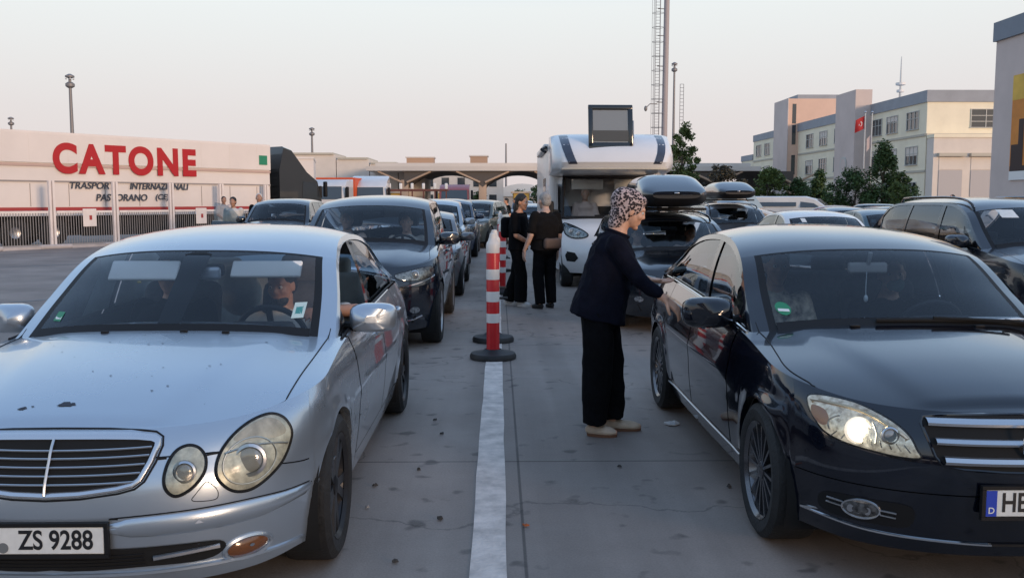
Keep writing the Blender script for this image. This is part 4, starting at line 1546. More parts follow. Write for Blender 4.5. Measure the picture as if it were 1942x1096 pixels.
# booths below
for x, g in ((-6.6, 'y'), (2.9, 'y'), (12.4, 'y'), (-13.5, 'y')):
    b = thing('toll_booth', 'yellow toll booth under the plaza canopy', 'booth', (x, 118, 0), group='toll booths under the canopy')
    b['label'] = {-6.6: 'pale yellow toll booth between the two nearest canopy columns on the left', 2.9: 'yellow toll booth seen past the standing men, under the canopy', 12.4: 'yellow toll booth behind the motorhome', -13.5: 'yellow toll booth at the left end of the canopy'}[x]
    MB().rbox((0, 0, 1.3), (2.0, 3.2, 2.6), .1).build('cabin', mat('booth_yellow', (.62, .42, .10), rough=.6), b)
    MB().box((0, -1.61, 1.7), (1.5, .03, .9)).build('window', M_PANE, b, smooth=False)
    MB().box((0, 0, 2.72), (2.5, 3.8, .2)).build('roof', M_FASCIA, b, smooth=False)
# structures on and behind the canopy
for k, (x, y, z, w_, h_, lb) in enumerate(((-10.5, 126, 5.9, 3.6, 1.5, 'brown roof box with a rail on the canopy, left of its pair'), (-2.6, 126, 5.9, 2.3, 1.7, 'small brown roof box on the canopy beside the thin lamp mast'), (23.2, 124, 5.9, 3.4, 2.0, 'pale brown roof box on the canopy behind the white van'))):
    r = thing('roof_box', lb, 'roof hut', (x, y, z), group='huts on the canopy roof')
    MB().box((0, 0, h_ / 2), (w_, 3, h_)).build('wall', mat('hut_brown', (.42, .27, .18), rough=.8), r, smooth=False)
    MB().box((0, 0, h_ + .08), (w_ + .3, 3.3, .16)).build('roof', M_FASCIA, r, smooth=False)
    for q in range(3):
        MB().box((w_ / 2 + .6 + q * .8, 0, .35 - q * .08), (.5, 1, .7 - q * .15)).build('vent', M_FASCIA, r, smooth=False)
pb = thing('pale_building', 'pale building with dark windows seen under the toll canopy', 'building', (-9, 175, 0))
MB().box((2, 6, 4), (16, 12, 8)).build('wall', M_CREAMPALE, pb, smooth=False)
for k in range(5):
    for z in (2.0, 5.2):
        MB().box((-4 + 3 * k, -.03, z), (1.4, .05, 1.7)).build('window', M_PANE, pb, smooth=False)
hb = thing('arched_hall', 'white arched hall roof far behind the toll lanes', 'building', (5, 190, 0))
MB().prism([(-8 + 16 * i / 16, 2.6 + 2.6 * sin(pi * i / 16)) for i in range(17)], 0, 20).build('roof', M_WHITE, hb)
MB().box((0, 10, 1.3), (15.6, 19, 2.6)).build('wall', M_CREAMPALE, hb, smooth=False)
# low terraced building at the far left
lt = thing('stepped_building', 'low pale building with stepped roof behind the white truck', 'building', (-21, 120, 0))
for k, (x, w_, h_) in enumerate(((-3.5, 7, 7.6), (2.2, 4.2, 7.0), (6.2, 3.6, 6.4), (9.8, 3.4, 6.0))):
    MB().box((x, 5, h_ / 2), (w_, 10, h_)).build('wall', M_CREAMPALE, lt, smooth=False)
    MB().box((x, 4.9, h_ + .12), (w_ * .92, 10.3, .24)).build('roof', M_LEDGE, lt, smooth=False)

# ---------------------------------------------------------------- masts
M_POLE = mat('pole_grey', (.22, .21, .21), rough=.55, metal=.3)
M_MASTP = mat('mast_grey', (.36, .32, .32), rough=.6)
def lamp_mast(x, y, top, r, label, crown=True):
    t = thing('lamp_mast', label, 'lamp mast', (x, y, 0), group='tall lamp masts round the yard')
    MB().tube([(0, 0, 0), (0, 0, top * .5), (0, 0, top)], [r, r * .85, r * .6], 10).build('pole', M_POLE, t)
    if crown:
        MB().lathe([(r, top - .9), (r * 1.9, top - .75), (r * 1.9, top - .5), (r, top - .35)], 14).build('lower_ring', M_POLE, t)
        MB().lathe([(r * .6, top), (r * 1.9, top + .1), (r * 1.9, top + .25), (r * .5, top + .42)], 14).build('upper_ring', M_POLE, t)
        for k in range(6):
            a = k * pi / 3
            MB().rbox((r * 1.7 * cos(a), r * 1.7 * sin(a), top - .05), (.14, .14, .10), .03, seg=1).build('floodlight', M_WHITE, t)
    return t
lamp_mast(-41, 90, 13.3, .22, 'grey lamp mast rising behind the white trailer lettering')
lamp_mast(-78, 150, 14.6, .24, 'small lamp mast at the far left above the trailer')
lamp_mast(-30, 150, 13.0, .24, 'lamp mast behind the dark lorry cab')
lamp_mast(1.7, 200, 14.0, .26, 'faint lamp mast above the canopy beside the small brown hut', crown=False)
lamp_mast(24.8, 131, 20.6, .22, 'lamp mast with ring crown beside the tall ladder mast')
mm = thing('antenna_mast', 'very tall mast with caged ladder rising out of the picture', 'mast', (17.9, 100, 0))
MB().tube([(0, 0, 0), (.15, 0, 32)], [.34, .28], 12).build('pole', M_MASTP, mm)
lad = MB()
for s in (-.22, .22):
    lad.tube([(-.85 + s, -.2, 0), (-.85 + s, -.2, 32)], .03, 5)
for k in range(100):
    lad.tube([(-1.07, -.2, .3 + k * .315), (-.63, -.2, .3 + k * .315)], .02, 4)
lad.build('ladder', M_POLE, mm)
cg = MB()
for k in range(20):
    z = 2 + k * 1.5
    cg.tube([(-.5 - .35 + .62 * cos(a), -.3 + .5 * sin(a), z) for a in lin(0, 2 * pi, 13)[:-1]], .022, 4, closed=True)
for a in (2.2, 3.1, 4.0, 5.0):
    cg.tube([(-.85 + .62 * cos(a), -.3 + .5 * sin(a), 2), (-.85 + .62 * cos(a), -.3 + .5 * sin(a), 31)], .018, 4)
cg.build('ladder_cage', M_POLE, mm)
for z in (12.2, 16, 19.2, 22):
    MB().tube([(-.85, -.1, z), (.1, 0, z)], .05, 6).build('bracket', M_POLE, mm)
MB().tube([(-.8, -.2, 12.0), (-1.6, -.3, 12.0), (-2.0, -.3, 11.6)], .05, 6).ellip((-2.05, -.3, 11.5), (.18, .18, .3)).build('side_lamp', M_POLE, mm)
lt2 = thing('ladder_mast', 'slim ladder tower standing just past the tall mast', 'mast', (25.9, 131, 0))
mb = MB()
for s in (-.25, .25):
    mb.tube([(s, 0, 0), (s, 0, 18)], .04, 5)
for k in range(36):
    mb.tube([(-.25, 0, .5 + k * .5), (.25, 0, .5 + k * .5)], .03, 4)
mb.build('rungs', M_POLE, lt2)

# flagpoles
M_FLAG = mat('flag_red', (.48, .02, .02), rough=.7)
for k, (x, lb, fl) in enumerate(((29.2, 'flagpole flying a red flag with white crescent by the cypress', True), (29.75, 'bare flagpole beside the red-flag pole', False))):
    t = thing('flagpole', lb, 'flagpole', (x, 73.5, 0), group='flagpoles before the office building')
    MB().tube([(0, 0, 0), (0, 0, 8.6)], [.07, .04], 8).build('pole', M_DULLCHROME, t)
    MB().ellip((0, 0, 8.65), (.09, .09, .09), nu=8, nv=6).build('finial', M_DULLCHROME, t)
    if fl:
        def fpt(u, v):   # hanging, gathered flag
            return Vector((-.05 - u * .75, .10 * sin(5 * u + 2 * v), 8.35 - v * 1.0 - u * .35))
        rows = [[fpt(i / 14, j / 8) for j in range(9)] for i in range(15)]
        f_ = MB().grid(rows).build('flag', M_FLAG, t)
        ring = []
        for i in range(14):
            a = radians(40) + radians(280) * i / 13
            ring.append((.38 + .17 * cos(a), .50 + .19 * sin(a)))
        inner = []
        for i in range(14):
            a = radians(320) - radians(280) * i / 13
            inner.append((.42 + .135 * cos(a) * .95, .50 + .15 * sin(a)))
        em = MB()
        n_ = 14
        P2 = [fpt(u, v) + Vector((0, -.02, 0)) for u, v in ring] + [fpt(u, v) + Vector((0, -.02, 0)) for u, v in inner]
        em.add(P2, [(i, i + 1, 2 * n_ - 2 - i, 2 * n_ - 1 - i) for i in range(n_ - 1)])
        em.build('crescent', M_WHITE, f_)
        st_ = [(.62 + (.07 if i % 2 == 0 else .03) * cos(i * pi / 5), .5 + (.08 if i % 2 == 0 else .033) * sin(i * pi / 5)) for i in range(10)]
        MB().sheet([fpt(u, v) + Vector((0, -.02, 0)) for u, v in st_]).build('star', M_WHITE, f_)
    else:
        rows = [[Vector((-.04 - i / 8 * .35, .06 * sin(4 * i / 8 + j / 6), 6.9 - j / 6 * 1.0 - i / 8 * .4)) for j in range(7)] for i in range(9)]
        MB().grid(rows).build('pennant', mat('pennant_white', (.55, .45, .43), rough=.7), t)

# ---------------------------------------------------------------- trees
M_BARK = mat('bark', (.07, .055, .04), rough=.9, noise=(6, .3))
def leafmat(name, a, b):
    if name in MATS: return MATS[name]
    m = bpy.data.materials.new(name)
    m.use_nodes = True
    t = m.node_tree
    p = t.nodes['Principled BSDF']
    p.inputs['Roughness'].default_value = .65
    g = t.nodes.new('ShaderNodeNewGeometry')
    r = t.nodes.new('ShaderNodeValToRGB')
    r.color_ramp.elements[0].color = (*a, 1)
    r.color_ramp.elements[1].color = (*b, 1)
    t.links.new(g.outputs['Random Per Island'], r.inputs[0])
    t.links.new(r.outputs[0], p.inputs['Base Color'])
    MATS[name] = m
    return m
L_DARK = leafmat('leaves_dark', (.022, .050, .014), (.065, .12, .03))
L_MID = leafmat('leaves_mid', (.04, .075, .015), (.13, .17, .04))
L_DUSK = leafmat('leaves_brown', (.03, .03, .02), (.07, .06, .035))
def tree(name, label, x, y, h, rad, shape, m, n=2600, leaf=.16, seed=1, group=None, trunk=.25, cat='tree'):
    rnd = random.Random(seed)
    t = thing(name, label, cat, (x, y, 0), group=group)
    tr = MB()
    th_ = h * (.9 if shape == 'cone' else .7)
    tr.tube([(0, 0, 0), (rnd.uniform(-.1, .1), 0, th_ * .5), (rnd.uniform(-.2, .2), 0, th_)], [h * .028, h * .02, h * .006], 7)
    for k in range(7):
        a = rnd.uniform(0, 2 * pi)
        z = h * rnd.uniform(trunk, .65)
        tr.tube([(0, 0, z), (rad * .4 * cos(a), rad * .4 * sin(a), z + h * .09), (rad * .8 * cos(a), rad * .8 * sin(a), z + h * .2)], [h * .012, h * .008, h * .003], 5)
    tr.build('trunk', M_BARK, t)
    cl = []
    for k in range(70 if shape != 'cone' else 120):
        for _ in range(30):
            u = rnd.uniform(trunk, 1.0)
            a = rnd.uniform(0, 2 * pi)
            if shape == 'cone':
                R = rad * (1 - (u - trunk) / (1 - trunk)) ** .75 + .08 * rad
            else:
                q = (u - trunk) / (1 - trunk)
                R = rad * sqrt(max(0, 1 - (2 * q - 1) ** 2)) * (1.0 if q > .3 else .9)
            rr_ = R * sqrt(rnd.uniform(.1, 1)) * rnd.uniform(.75, 1.12)
            cl.append((rr_ * cos(a), rr_ * sin(a), u * h * rnd.uniform(.94, 1.02), rad * rnd.uniform(.14, .30)))
            break
    mb = MB()
    for k in range(n):
        c = rnd.choice(cl)
        d = Vector((rnd.gauss(0, 1), rnd.gauss(0, 1), rnd.gauss(0, .9)))
        d = d.normalized() * c[3] * rnd.uniform(.35, 1.15)
        p = Vector(c[:3]) + d
        if p.z < .05: continue
        s = leaf * rnd.uniform(.6, 1.5)
        u_ = Vector((rnd.gauss(0, 1), rnd.gauss(0, 1), rnd.gauss(0, .6))).normalized()
        v_ = u_.cross(Vector((rnd.gauss(0, 1), rnd.gauss(0, 1), rnd.gauss(0, 1)))).normalized()
        mb.add([p - u_ * s, p - v_ * s * .5, p + u_ * s, p + v_ * s * .5], [(0, 1, 2, 3)])
    mb.build('crown', m, t, smooth=False, weld=0)
    return t
tree('cypress_tree', 'tall dark conical tree before the office building', 29.8, 71, 5.9, 1.9, 'cone', L_DARK, 9000, .10, 1, 'trees before the office building', .02)
tree('round_tree', 'broad dark tree left of the conical one by the flagpoles', 28.1, 72.5, 4.0, 1.9, 'round', L_DARK, 8000, .10, 2, 'trees before the office building', .0)
tree('round_tree', 'dark bush right of the conical tree', 31.3, 71, 3.6, 1.3, 'round', L_DARK, 5000, .10, 21, 'trees before the office building', .0)
tree('young_tree', 'small lighter green bush in front of the conical tree', 29.7, 68, 3.0, .95, 'round', L_MID, 3600, .085, 3, 'trees before the office building', .05)
tree('bushy_tree', 'mid green tree furthest left before the office wall', 22.4, 76, 4.2, 1.4, 'round', L_MID, 5600, .11, 4, 'trees before the office building', .0)
tree('bushy_tree', 'dark bushy tree between two others near the grey slab', 25.2, 77, 3.3, 1.3, 'round', L_DARK, 5000, .11, 5, 'trees before the office building', .0)
tree('bushy_tree', 'dark bushy tree touching the grey slab', 27.6, 79, 4.0, 1.6, 'cone', L_DARK, 6000, .11, 6, 'trees before the office building', .0)
tree('dusk_tree', 'brownish tree behind the second roof box', 21.6, 88, 4.9, 1.8, 'round', L_DUSK, 5200, .12, 7, None, .1)
tree('dusk_tree', 'brownish low tree behind the beige van', 24.4, 92, 3.7, 1.3, 'round', L_DUSK, 3200, .12, 8, None, .05)
tree('street_tree', 'green tree rising behind the white motorhome roof', 12.0, 60, 6.4, 1.25, 'round', L_MID, 6500, .09, 9, None, .25)
for k, (x, y, h_, lb) in enumerate(((3.6, 150, 3.6, 'far dark tree under the canopy beside the yellow booth'), (6.5, 155, 4.2, 'far tree under the canopy near the arched hall'), (-3.0, 150, 3.2, 'far dark tree seen beside the wide canopy column'))):
    tree('far_tree', lb, x, y, h_, 1.4, 'round', L_DARK, 900, .2, 30 + k, 'far trees under the canopy', .1)
# far wooded line along the horizon
rnd = random.Random(12)
mb = MB()
for k in range(5200):
    x = rnd.uniform(-330, 330)
    hgt = 3.4 + 1.6 * sin(x * .05) + 1.2 * sin(x * .13 + 1)
    p = Vector((x, 330 + rnd.uniform(0, 20), abs(rnd.gauss(0, .5)) * hgt))
    s = rnd.uniform(.5, 1.3)
    u_ = Vector((rnd.gauss(0, 1), rnd.gauss(0, 1), rnd.gauss(0, .6))).normalized()
    v_ = u_.cross(Vector((rnd.gauss(0, 1), rnd.gauss(0, 1), rnd.gauss(0, 1)))).normalized()
    mb.add([p - u_ * s, p - v_ * s * .6, p + u_ * s, p + v_ * s * .6], [(0, 1, 2, 3)])
tag(mb.build('far_woods', L_DUSK, None, smooth=False, weld=0), 'far line of dark trees on the horizon', 'trees', kind='stuff')
# ================================================================ other vehicles
def variant(sx=1.0, sy=1.0, sz=1.0, dz=0.0, rear='saloon', **kw):
    """family of shapes stretched from the saloon: sx width, sy length, sz height, dz ground clearance"""
    B = saloon_shape()
    d = {}
    zz = lambda z: z * sz + dz
    d['Lz'] = [(zz(z), l * (1 + (sy - 1) * .5)) for z, l in B.Lz]
    d['Rz'] = [(zz(z), l * sy) for z, l in B.Rz]
    d['wz'] = [(zz(z), w_ * sx) for z, w_ in B.wz]
    for k in ('belt', 'hood', 'deck'):
        d[k] = [(y * sy, zz(z)) for y, z in getattr(B, k)]
    d['hood_t'] = [(y * sy, t) for y, t in B.hood_t]
    arch, mid, win = list(B.arch), list(B.mid), list(B.win)
    d['deck_y'] = B.deck_y * sy
    if rear == 'hatch':
        arch = arch[:4] + [(.645, 2.35, 1.385), (.650, 3.25, 1.36), (.695, 3.58, 1.19), (.76, 3.80, 1.01)]
        mid = mid[:4] + [(2.3, 1.452), (3.22, 1.425), (3.62, 1.25), (3.86, 1.06)]
        win = [.78, 1.6, 1.7, 3.52, 2.66]
        d['deck_y'] = 3.78 * sy
        d['Rz'] = [(zz(z), l * sy) for z, l in [(.2, .95), (.45, 1.04), (.6, 1.06), (.8, 1.04), (.95, 1.02), (1.05, 1.0)]]
    d['arch'] = [(x * sx, y * sy, zz(z)) for x, y, z in arch]
    d['mid'] = [(y * sy, zz(z)) for y, z in mid]
    d['win'] = tuple(y * sy for y in win)
    d['doors'] = tuple(y * sy for y in B.doors)
    for k in ('WB', 'bpil', 'cowl', 'seat_y'):
        d[k] = getattr(B, k) * sy
    m = B.mirror
    d['mirror'] = (m[0] * sy, m[1] * sx, zz(m[2]), m[3])
    d['track'] = B.track * sx
    d['low'], d['low_f'], d['low_r'], d['rocker'] = B.low + dz, B.low_f + dz, B.low_r + dz, B.rocker + dz
    d['seamF'] = [(a, zz(b)) for a, b in B.seamF]
    d['seamR'] = [(a, zz(b)) for a, b in B.seamR]
    d['seat_dz'] = zz(1.2) - 1.2
    d['ridge'] = (.36, .62 * sx, .012)
    d.update(kw)
    return saloon_shape(**d)

def generic_front(root, bvh, S, style='slim', lit=False, lod=1, bar=None):
    zt = S.fbelt(-.8 * S.WB / 2.854)
    hw = S.fw(.6)
    if style == 'slim':
        head = [(.50 * hw, zt - .065), (.62 * hw, zt - .035), (.80 * hw, zt + .0), (.90 * hw, zt + .005), (.925 * hw, zt - .04), (.88 * hw, zt - .10), (.72 * hw, zt - .135), (.55 * hw, zt - .115)]
    else:
        head = [(.56 * hw, zt - .08), (.66 * hw, zt - .015), (.80 * hw, zt + .01), (.90 * hw, zt - .03), (.91 * hw, zt - .12), (.84 * hw, zt - .19), (.68 * hw, zt - .20), (.58 * hw, zt - .16)]
    for s in (1, -1):
        if lod:
            lamp(root, bvh, head, s, projs=((.72 * hw, zt - .07, .034, 'off'),), rim=.004, dome=.01)
        else:
            (conform(bvh, head, rings=3) if s > 0 else conform(bvh, head, rings=3).flipped()).build('headlight', M_HEADGL, root)
    out = sym([(0, zt - .05), (.30 * hw, zt - .055), (.46 * hw, zt - .075), (.44 * hw, zt - .16), (.36 * hw, zt - .20), (0, zt - .215)])
    gr = conform(bvh, out, lift=.004, rings=4).build('grille', M_VOID, root)
    if lod:
        for k in range(3):
            conform_line(bvh, [(x, zt - .085 - k * .045) for x in lin(-.40 * hw, .40 * hw, 11)], .006, lift=.01).build('grille_slat', M_DULLCHROME, gr)
    if bar:
        for s in (1, -1):
            m = conform_line(bvh, poly_line([(.40 * hw, zt - .215), (.60 * hw, zt - .19), (.80 * hw, zt - .15), (.92 * hw, zt - .09)], 4), .010, lift=.006)
            (m if s > 0 else m.flipped()).build('chrome_bar', M_CHROME, root)
    zl = S.low_f
    lo = sym([(0, zl + .19), (.5 * hw, zl + .185), (.74 * hw, zl + .16), (.70 * hw, zl + .08), (.45 * hw, zl + .055), (0, zl + .05)])
    conform(bvh, lo, lift=.004, rings=4).build('lower_intake', M_BLACK, root)
    if lod:
        for s in (1, -1):
            f = conform(bvh, ellipse(.72 * hw, zl + .22, .05, .035), lift=.005, rings=3)
            (f if s > 0 else f.flipped()).build('fog_lamp', M_HEADGL, root)
            f = conform_line(bvh, [(.58 * hw, zl + .10), (.70 * hw, zl + .115), (.80 * hw, zl + .15)], .008, lift=.008)
            if bar: (f if s > 0 else f.flipped()).build('chrome_trim', M_CHROME, root)
    h = bvh.ray_cast(Vector((0, -3, zt - .30)), Vector((0, 1, 0)))[0]
    if h is not None:
        p = MB().rbox((0, h.y - .012, zt - .30), (.50, .012, .105), .004, seg=1).build('licence_plate', M_PLATE, root)

C_NAVY = paint('navy_paint', (.004, .007, .014), rough=.2, dirt=.3)
C_BLK2 = paint('black_blue_paint', (.006, .009, .014), rough=.2, dirt=.3)
C_DBLUE = paint('dark_blue_paint', (.010, .022, .05), rough=.25)
C_SILVER = paint('pale_silver_paint', (.42, .45, .47), metal=.6, rough=.35)
C_GREY = paint('grey_paint', (.12, .125, .135), metal=.5, rough=.35)
C_WHITE = paint('white_paint', (.66, .66, .65), rough=.35)
C_TEAL = paint('teal_paint', (.03, .07, .09), metal=.4, rough=.3)
C_GREEN = paint('grey_green_paint', (.05, .065, .06), metal=.4, rough=.35)
C_RED = paint('red_paint', (.25, .02, .015), rough=.3)
C_BEIGE = paint('beige_paint', (.56, .46, .35), rough=.4)
W_GEN = dict(n=7, w0=.026, w1=.024, rim=.68)

SH_SUV = variant(sy=.95, sz=1.135, dz=.035, sx=1.0, rear='hatch', rw=.352, Ra=.392, beltmat=M_DULLCHROME)
SH_SUVBIG = variant(sy=1.0, sz=1.115, dz=.04, sx=1.035, rear='hatch', rw=.365, Ra=.405, beltmat=M_BLACK)
SH_EST = variant(sy=.98, sz=.99, dz=.01, rear='hatch', beltmat=M_BLACK)
SH_ESTHI = variant(sy=.98, sz=1.06, dz=.015, rear='hatch')
SH_SAL = variant(sy=.97, sz=.985, dz=0)
SH_MPV = variant(sy=.94, sz=1.13, dz=.02, rear='hatch')
SH_HATCH = variant(sy=.87, sz=1.02, dz=.01, sx=.96, rear='hatch')

def car_at(S, P, kind, label, x, y, rz=0.0, lod=1, style='slim', bar=None, group='cars queuing at the border', wheel=W_GEN, rails=False, **k):
    r, b = build_car(kind, S, P, label, 'car', (x, y, 0), rz, group, lod=lod, wheel=wheel, rimmat=M_RIMSIL if lod < 2 else None, **k)
    generic_front(r, b, S, style, lod=lod, bar=bar)
    if rails:
        for s in (1, -1):
            pts = []
            for u in lin(S.u_w1 + .3, S.u_r0 - .15, 9):
                p = S.G(u, .88)
                pts.append(Vector((s * p.x, p.y, p.z + .045)))
            pts = [pts[0] - Vector((0, .06, .05))] + pts + [pts[-1] + Vector((0, .06, -.05))]
            MB().tube(pts, .016, 6).build('roof_rail', M_GLOSSBLACK, r)
    return r, b

suv_car, _ = car_at(SH_SUV, C_NAVY, 'suv_car', 'dark navy SUV with two people inside, directly behind the silver saloon', -1.55, 10.43, bar=True)
# left lane queue
car_at(SH_SAL, C_GREY, 'saloon_car', 'grey saloon just behind the navy SUV in the barrier lane', -1.50, 15.7, windmat=G_WIND)
car_at(SH_MPV, C_SILVER, 'people_carrier', 'pale silver people carrier third behind the silver saloon', -1.62, 21.0)
car_at(SH_SUV, C_DBLUE, 'suv_car', 'dark blue SUV behind the pale people carrier', -1.5, 26.6, lod=1)
car_at(SH_SUVBIG, C_GREEN, 'suv_car', 'grey-green SUV turned slightly aside, beside the far end of the posts', -1.15, 32.0, radians(-13), lod=1)
far_specs = [(SH_EST, C_DBLUE, 'dark blue estate behind the turned grey-green SUV', -1.5, 38), (SH_SAL, C_SILVER, 'silver saloon in the far barrier queue behind a dark blue estate', -1.3, 44), (SH_SUV, C_NAVY, 'navy SUV far up the barrier queue', -1.6, 50), (SH_HATCH, C_WHITE, 'white hatchback far up the barrier queue', -1.4, 55.5), (SH_SAL, C_GREY, 'grey saloon far up the barrier queue', -1.5, 61), (SH_EST, C_BLK2, 'black estate at the end of the barrier queue', -1.5, 67), (SH_HATCH, C_RED, 'red hatchback left of the barrier queue, near the wide canopy column', -4.6, 70),
    (SH_SAL, C_DBLUE, 'dark blue saloon beyond the standing men', 1.7, 47), (SH_HATCH, C_SILVER, 'silver hatchback beyond the standing men', 1.9, 54), (SH_SUV, C_GREY, 'grey SUV far beyond the standing men', 1.7, 62), (SH_SAL, C_WHITE, 'white saloon furthest beyond the standing men', 2.0, 70), (SH_EST, C_DBLUE, 'dark blue estate near the yellow booth', 2.2, 80)]
for S, P, lb, x, y in far_specs:
    car_at(S, P, 'queue_car', lb, x, y, lod=0, seats=False)
# lane zero on the left: dark SUV with an open door
door_car, _ = car_at(SH_SUV, C_BLK2, 'suv_car', 'black SUV with a front door standing open near the fence', -5.5, 22.4)
dr = [c for c in door_car.children if c.name.startswith('door') and c.data.vertices[0].co.x < 0 and min(v.co.y for v in c.data.vertices) < 1.0][0]
pv = Vector((-.88, SH_SUV.doors[0], 0))
Rz = Matrix.Rotation(radians(66), 3, 'Z')
dr.rotation_euler = (0, 0, radians(66))
dr.location = pv - Rz @ pv
dr['label'] = 'front door swung open'
car_at(SH_SAL, C_DBLUE, 'saloon_car', 'dark blue saloon behind the black SUV with the open door', -5.4, 29.5, lod=0)

# ---------------- lane two: estate with a roof box, then the motorhome
est_car, _ = car_at(SH_EST, C_BLK2, 'estate_car', 'dark blue-black estate carrying a large glossy roof box, behind the woman', 2.37, 11.75, rails=True)
def roof_box(x, y, z, L, W, H, label):
    t = thing('roof_box', label, 'roof box', (x, y, z), group='glossy black roof boxes on estate cars')
    def shell(z0, z1, top):
        rows = []
        n = 17
        for i in range(n):
            f = i / (n - 1)
            k = (1 - (2 * f - 1) ** 6) ** .5 if 0 < f < 1 else 0.0
            hgt = min(1.0, (f / .34)) ** .8 if f < .34 else 1.0 - .25 * max(0, (f - .7) / .3) ** 2
            row = []
            for j in range(17):
                a = pi * j / 16
                cx = math.copysign(abs(cos(a)) ** .5, cos(a))
                row.append(Vector((W / 2 * cx * (.80 + .2 * k if k else .70), L * (f - .5), (z0 + (z1 - z0) * (.15 + .85 * hgt * (k ** .5 if k else 0)) * sin(a) ** .6) if top else z0 - (z0 - z1) * (.3 + .7 * (k if k else 0)) * sin(a) ** .6)))
            rows.append(row)
        mb = MB().grid(rows)
        mb.sheet(rows[0])
        mb.sheet(rows[-1])
        return mb
    shell(.17, H, True).build('lid', mat('box_gloss', (.006, .010, .018), rough=.07, coat=1.0, coat_rough=.02), t)
    shell(.165, .0, False).build('tray', mat('box_tray', (.014, .014, .015), rough=.4), t)
    MB().rbox((0, -L / 2 - .004, .19), (.07, .03, .022), .008).build('badge', M_DULLCHROME, t)
    for yy in (-L * .2, L * .25):
        MB().rbox((0, yy, -.03), (W * 1.18, .06, .035), .012).build('cross_bar', M_BLACK, t)
    return t
roof_box(2.42, 11.75 + 1.72, 1.52, 2.0, .92, .46, 'large glossy black roof box on the estate behind the woman')

mh = thing('motorhome', 'white motorhome with open roof hatch and dark corner stripes in the middle lane', 'motorhome', (2.17, 16.75, 0))
M_MHW = mat('motorhome_white', (.70, .69, .68), rough=.3, coat=.6, noise=(1.2, .05, 8))
M_MHSIDE = mat('motorhome_side', (.62, .59, .56), rough=.4, coat=.3, noise=(1.5, .06, 8))
prof = [(.02, .28, .90), (-.05, .45, .97), (-.06, .66, .99), (0, .80, .99), (.03, .95, .985), (.10, 1.10, .975), (.30, 1.20, .965), (.62, 1.29, .955)]
def nose_rows(prof, n=25, rnd_=.34, p=3.2):
    rows = []
    for y, z, hw in prof:
        rows.append([Vector((hw * t, y + rnd_ * abs(t) ** p, z)) for t in lin(-1, 1, n)] )
    return rows
R_ = nose_rows(prof)
nb = MB().grid(R_)
for s in (0, -1):
    nb.grid([[r[s], Vector((1.02 * (-1 if s == 0 else 1), 1.3, r[s].z)), Vector((1.02 * (-1 if s == 0 else 1), 2.0, r[s].z))] for r in R_])
cab = nb.build('cab', M_MHW, mh)
wprof = [(.60, 1.29, .95), (.88, 1.60, .92), (1.12, 1.88, .89), (1.28, 2.08, .87)]
wr = nose_rows(wprof, 17, .22, 3)
wsm = MB().grid(wr).build('windscreen', G_WIND, mh)
edge = [r[0] for r in wr] + wr[-1][1:-1] + [r[-1] for r in reversed(wr)] + list(reversed(wr[0][1:-1]))
MB().tube([p + Vector((0, -.004, 0)) for p in edge], .035, 6, closed=True).build('screen_border', M_BLACK, wsm)
for s in (-1, 1):
    k = 0 if s < 0 else -1
    MB().grid([[r[k], Vector((s * 1.0, 2.0, r[k].z))] for r in wr]).build('cab_side', M_MHW, mh)
for s in (-1, 1):
    MB().sheet([(s * 1.012, 1.02, 1.35), (s * 1.012, 1.9, 1.35), (s * 1.003, 1.9, 1.95), (s * 1.003, 1.40, 1.95)]).build('side_window', M_PANE, mh, weld=0)
    a = MB().rbox((s * 1.20, .92, 1.42), (.20, .12, .38), .05).build('mirror', M_BLACK, mh)
    MB().tube([(s * .95, 1.0, 1.4), (s * 1.14, .95, 1.42)], .03, 6).build('mirror_arm', M_BLACK, a)
bvM = mesh_bvh(cab)
for s in (1, -1):
    hp = [(.52, .98), (.60, 1.06), (.80, 1.16), (.93, 1.19), (.95, 1.12), (.92, 1.0), (.80, .93), (.62, .93)]
    lamp(mh, bvM, hp, s, projs=((.80, 1.05, .045, 'off'), (.68, 1.01, .036, 'off')), rim=.012, dome=.012)
    m = conform(bvM, [(.70, .56), (.76, .66), (.90, .68), (.93, .60), (.90, .50), (.76, .49)], lift=.006, rings=4)
    (m if s > 0 else m.flipped()).build('bumper_recess', M_BLACK, mh)
conform(bvM, sym([(0, .90), (.40, .89), (.46, .83), (.42, .70), (0, .69)]), lift=.006, rings=4).build('grille', M_BLACK, mh)
conform(bvM, sym([(0, .50), (.45, .49), (.50, .42), (.42, .34), (0, .33)]), lift=.006, rings=4).build('lower_intake', M_BLACK, mh)
MB().rbox((0, -.10, .60), (.52, .02, .11), .004, seg=1).build('licence_plate', M_PLATE, mh)
MB().rbox((0, 4.75, 1.68), (2.28, 5.9, 2.3), .10).build('living_box', M_MHSIDE, mh)
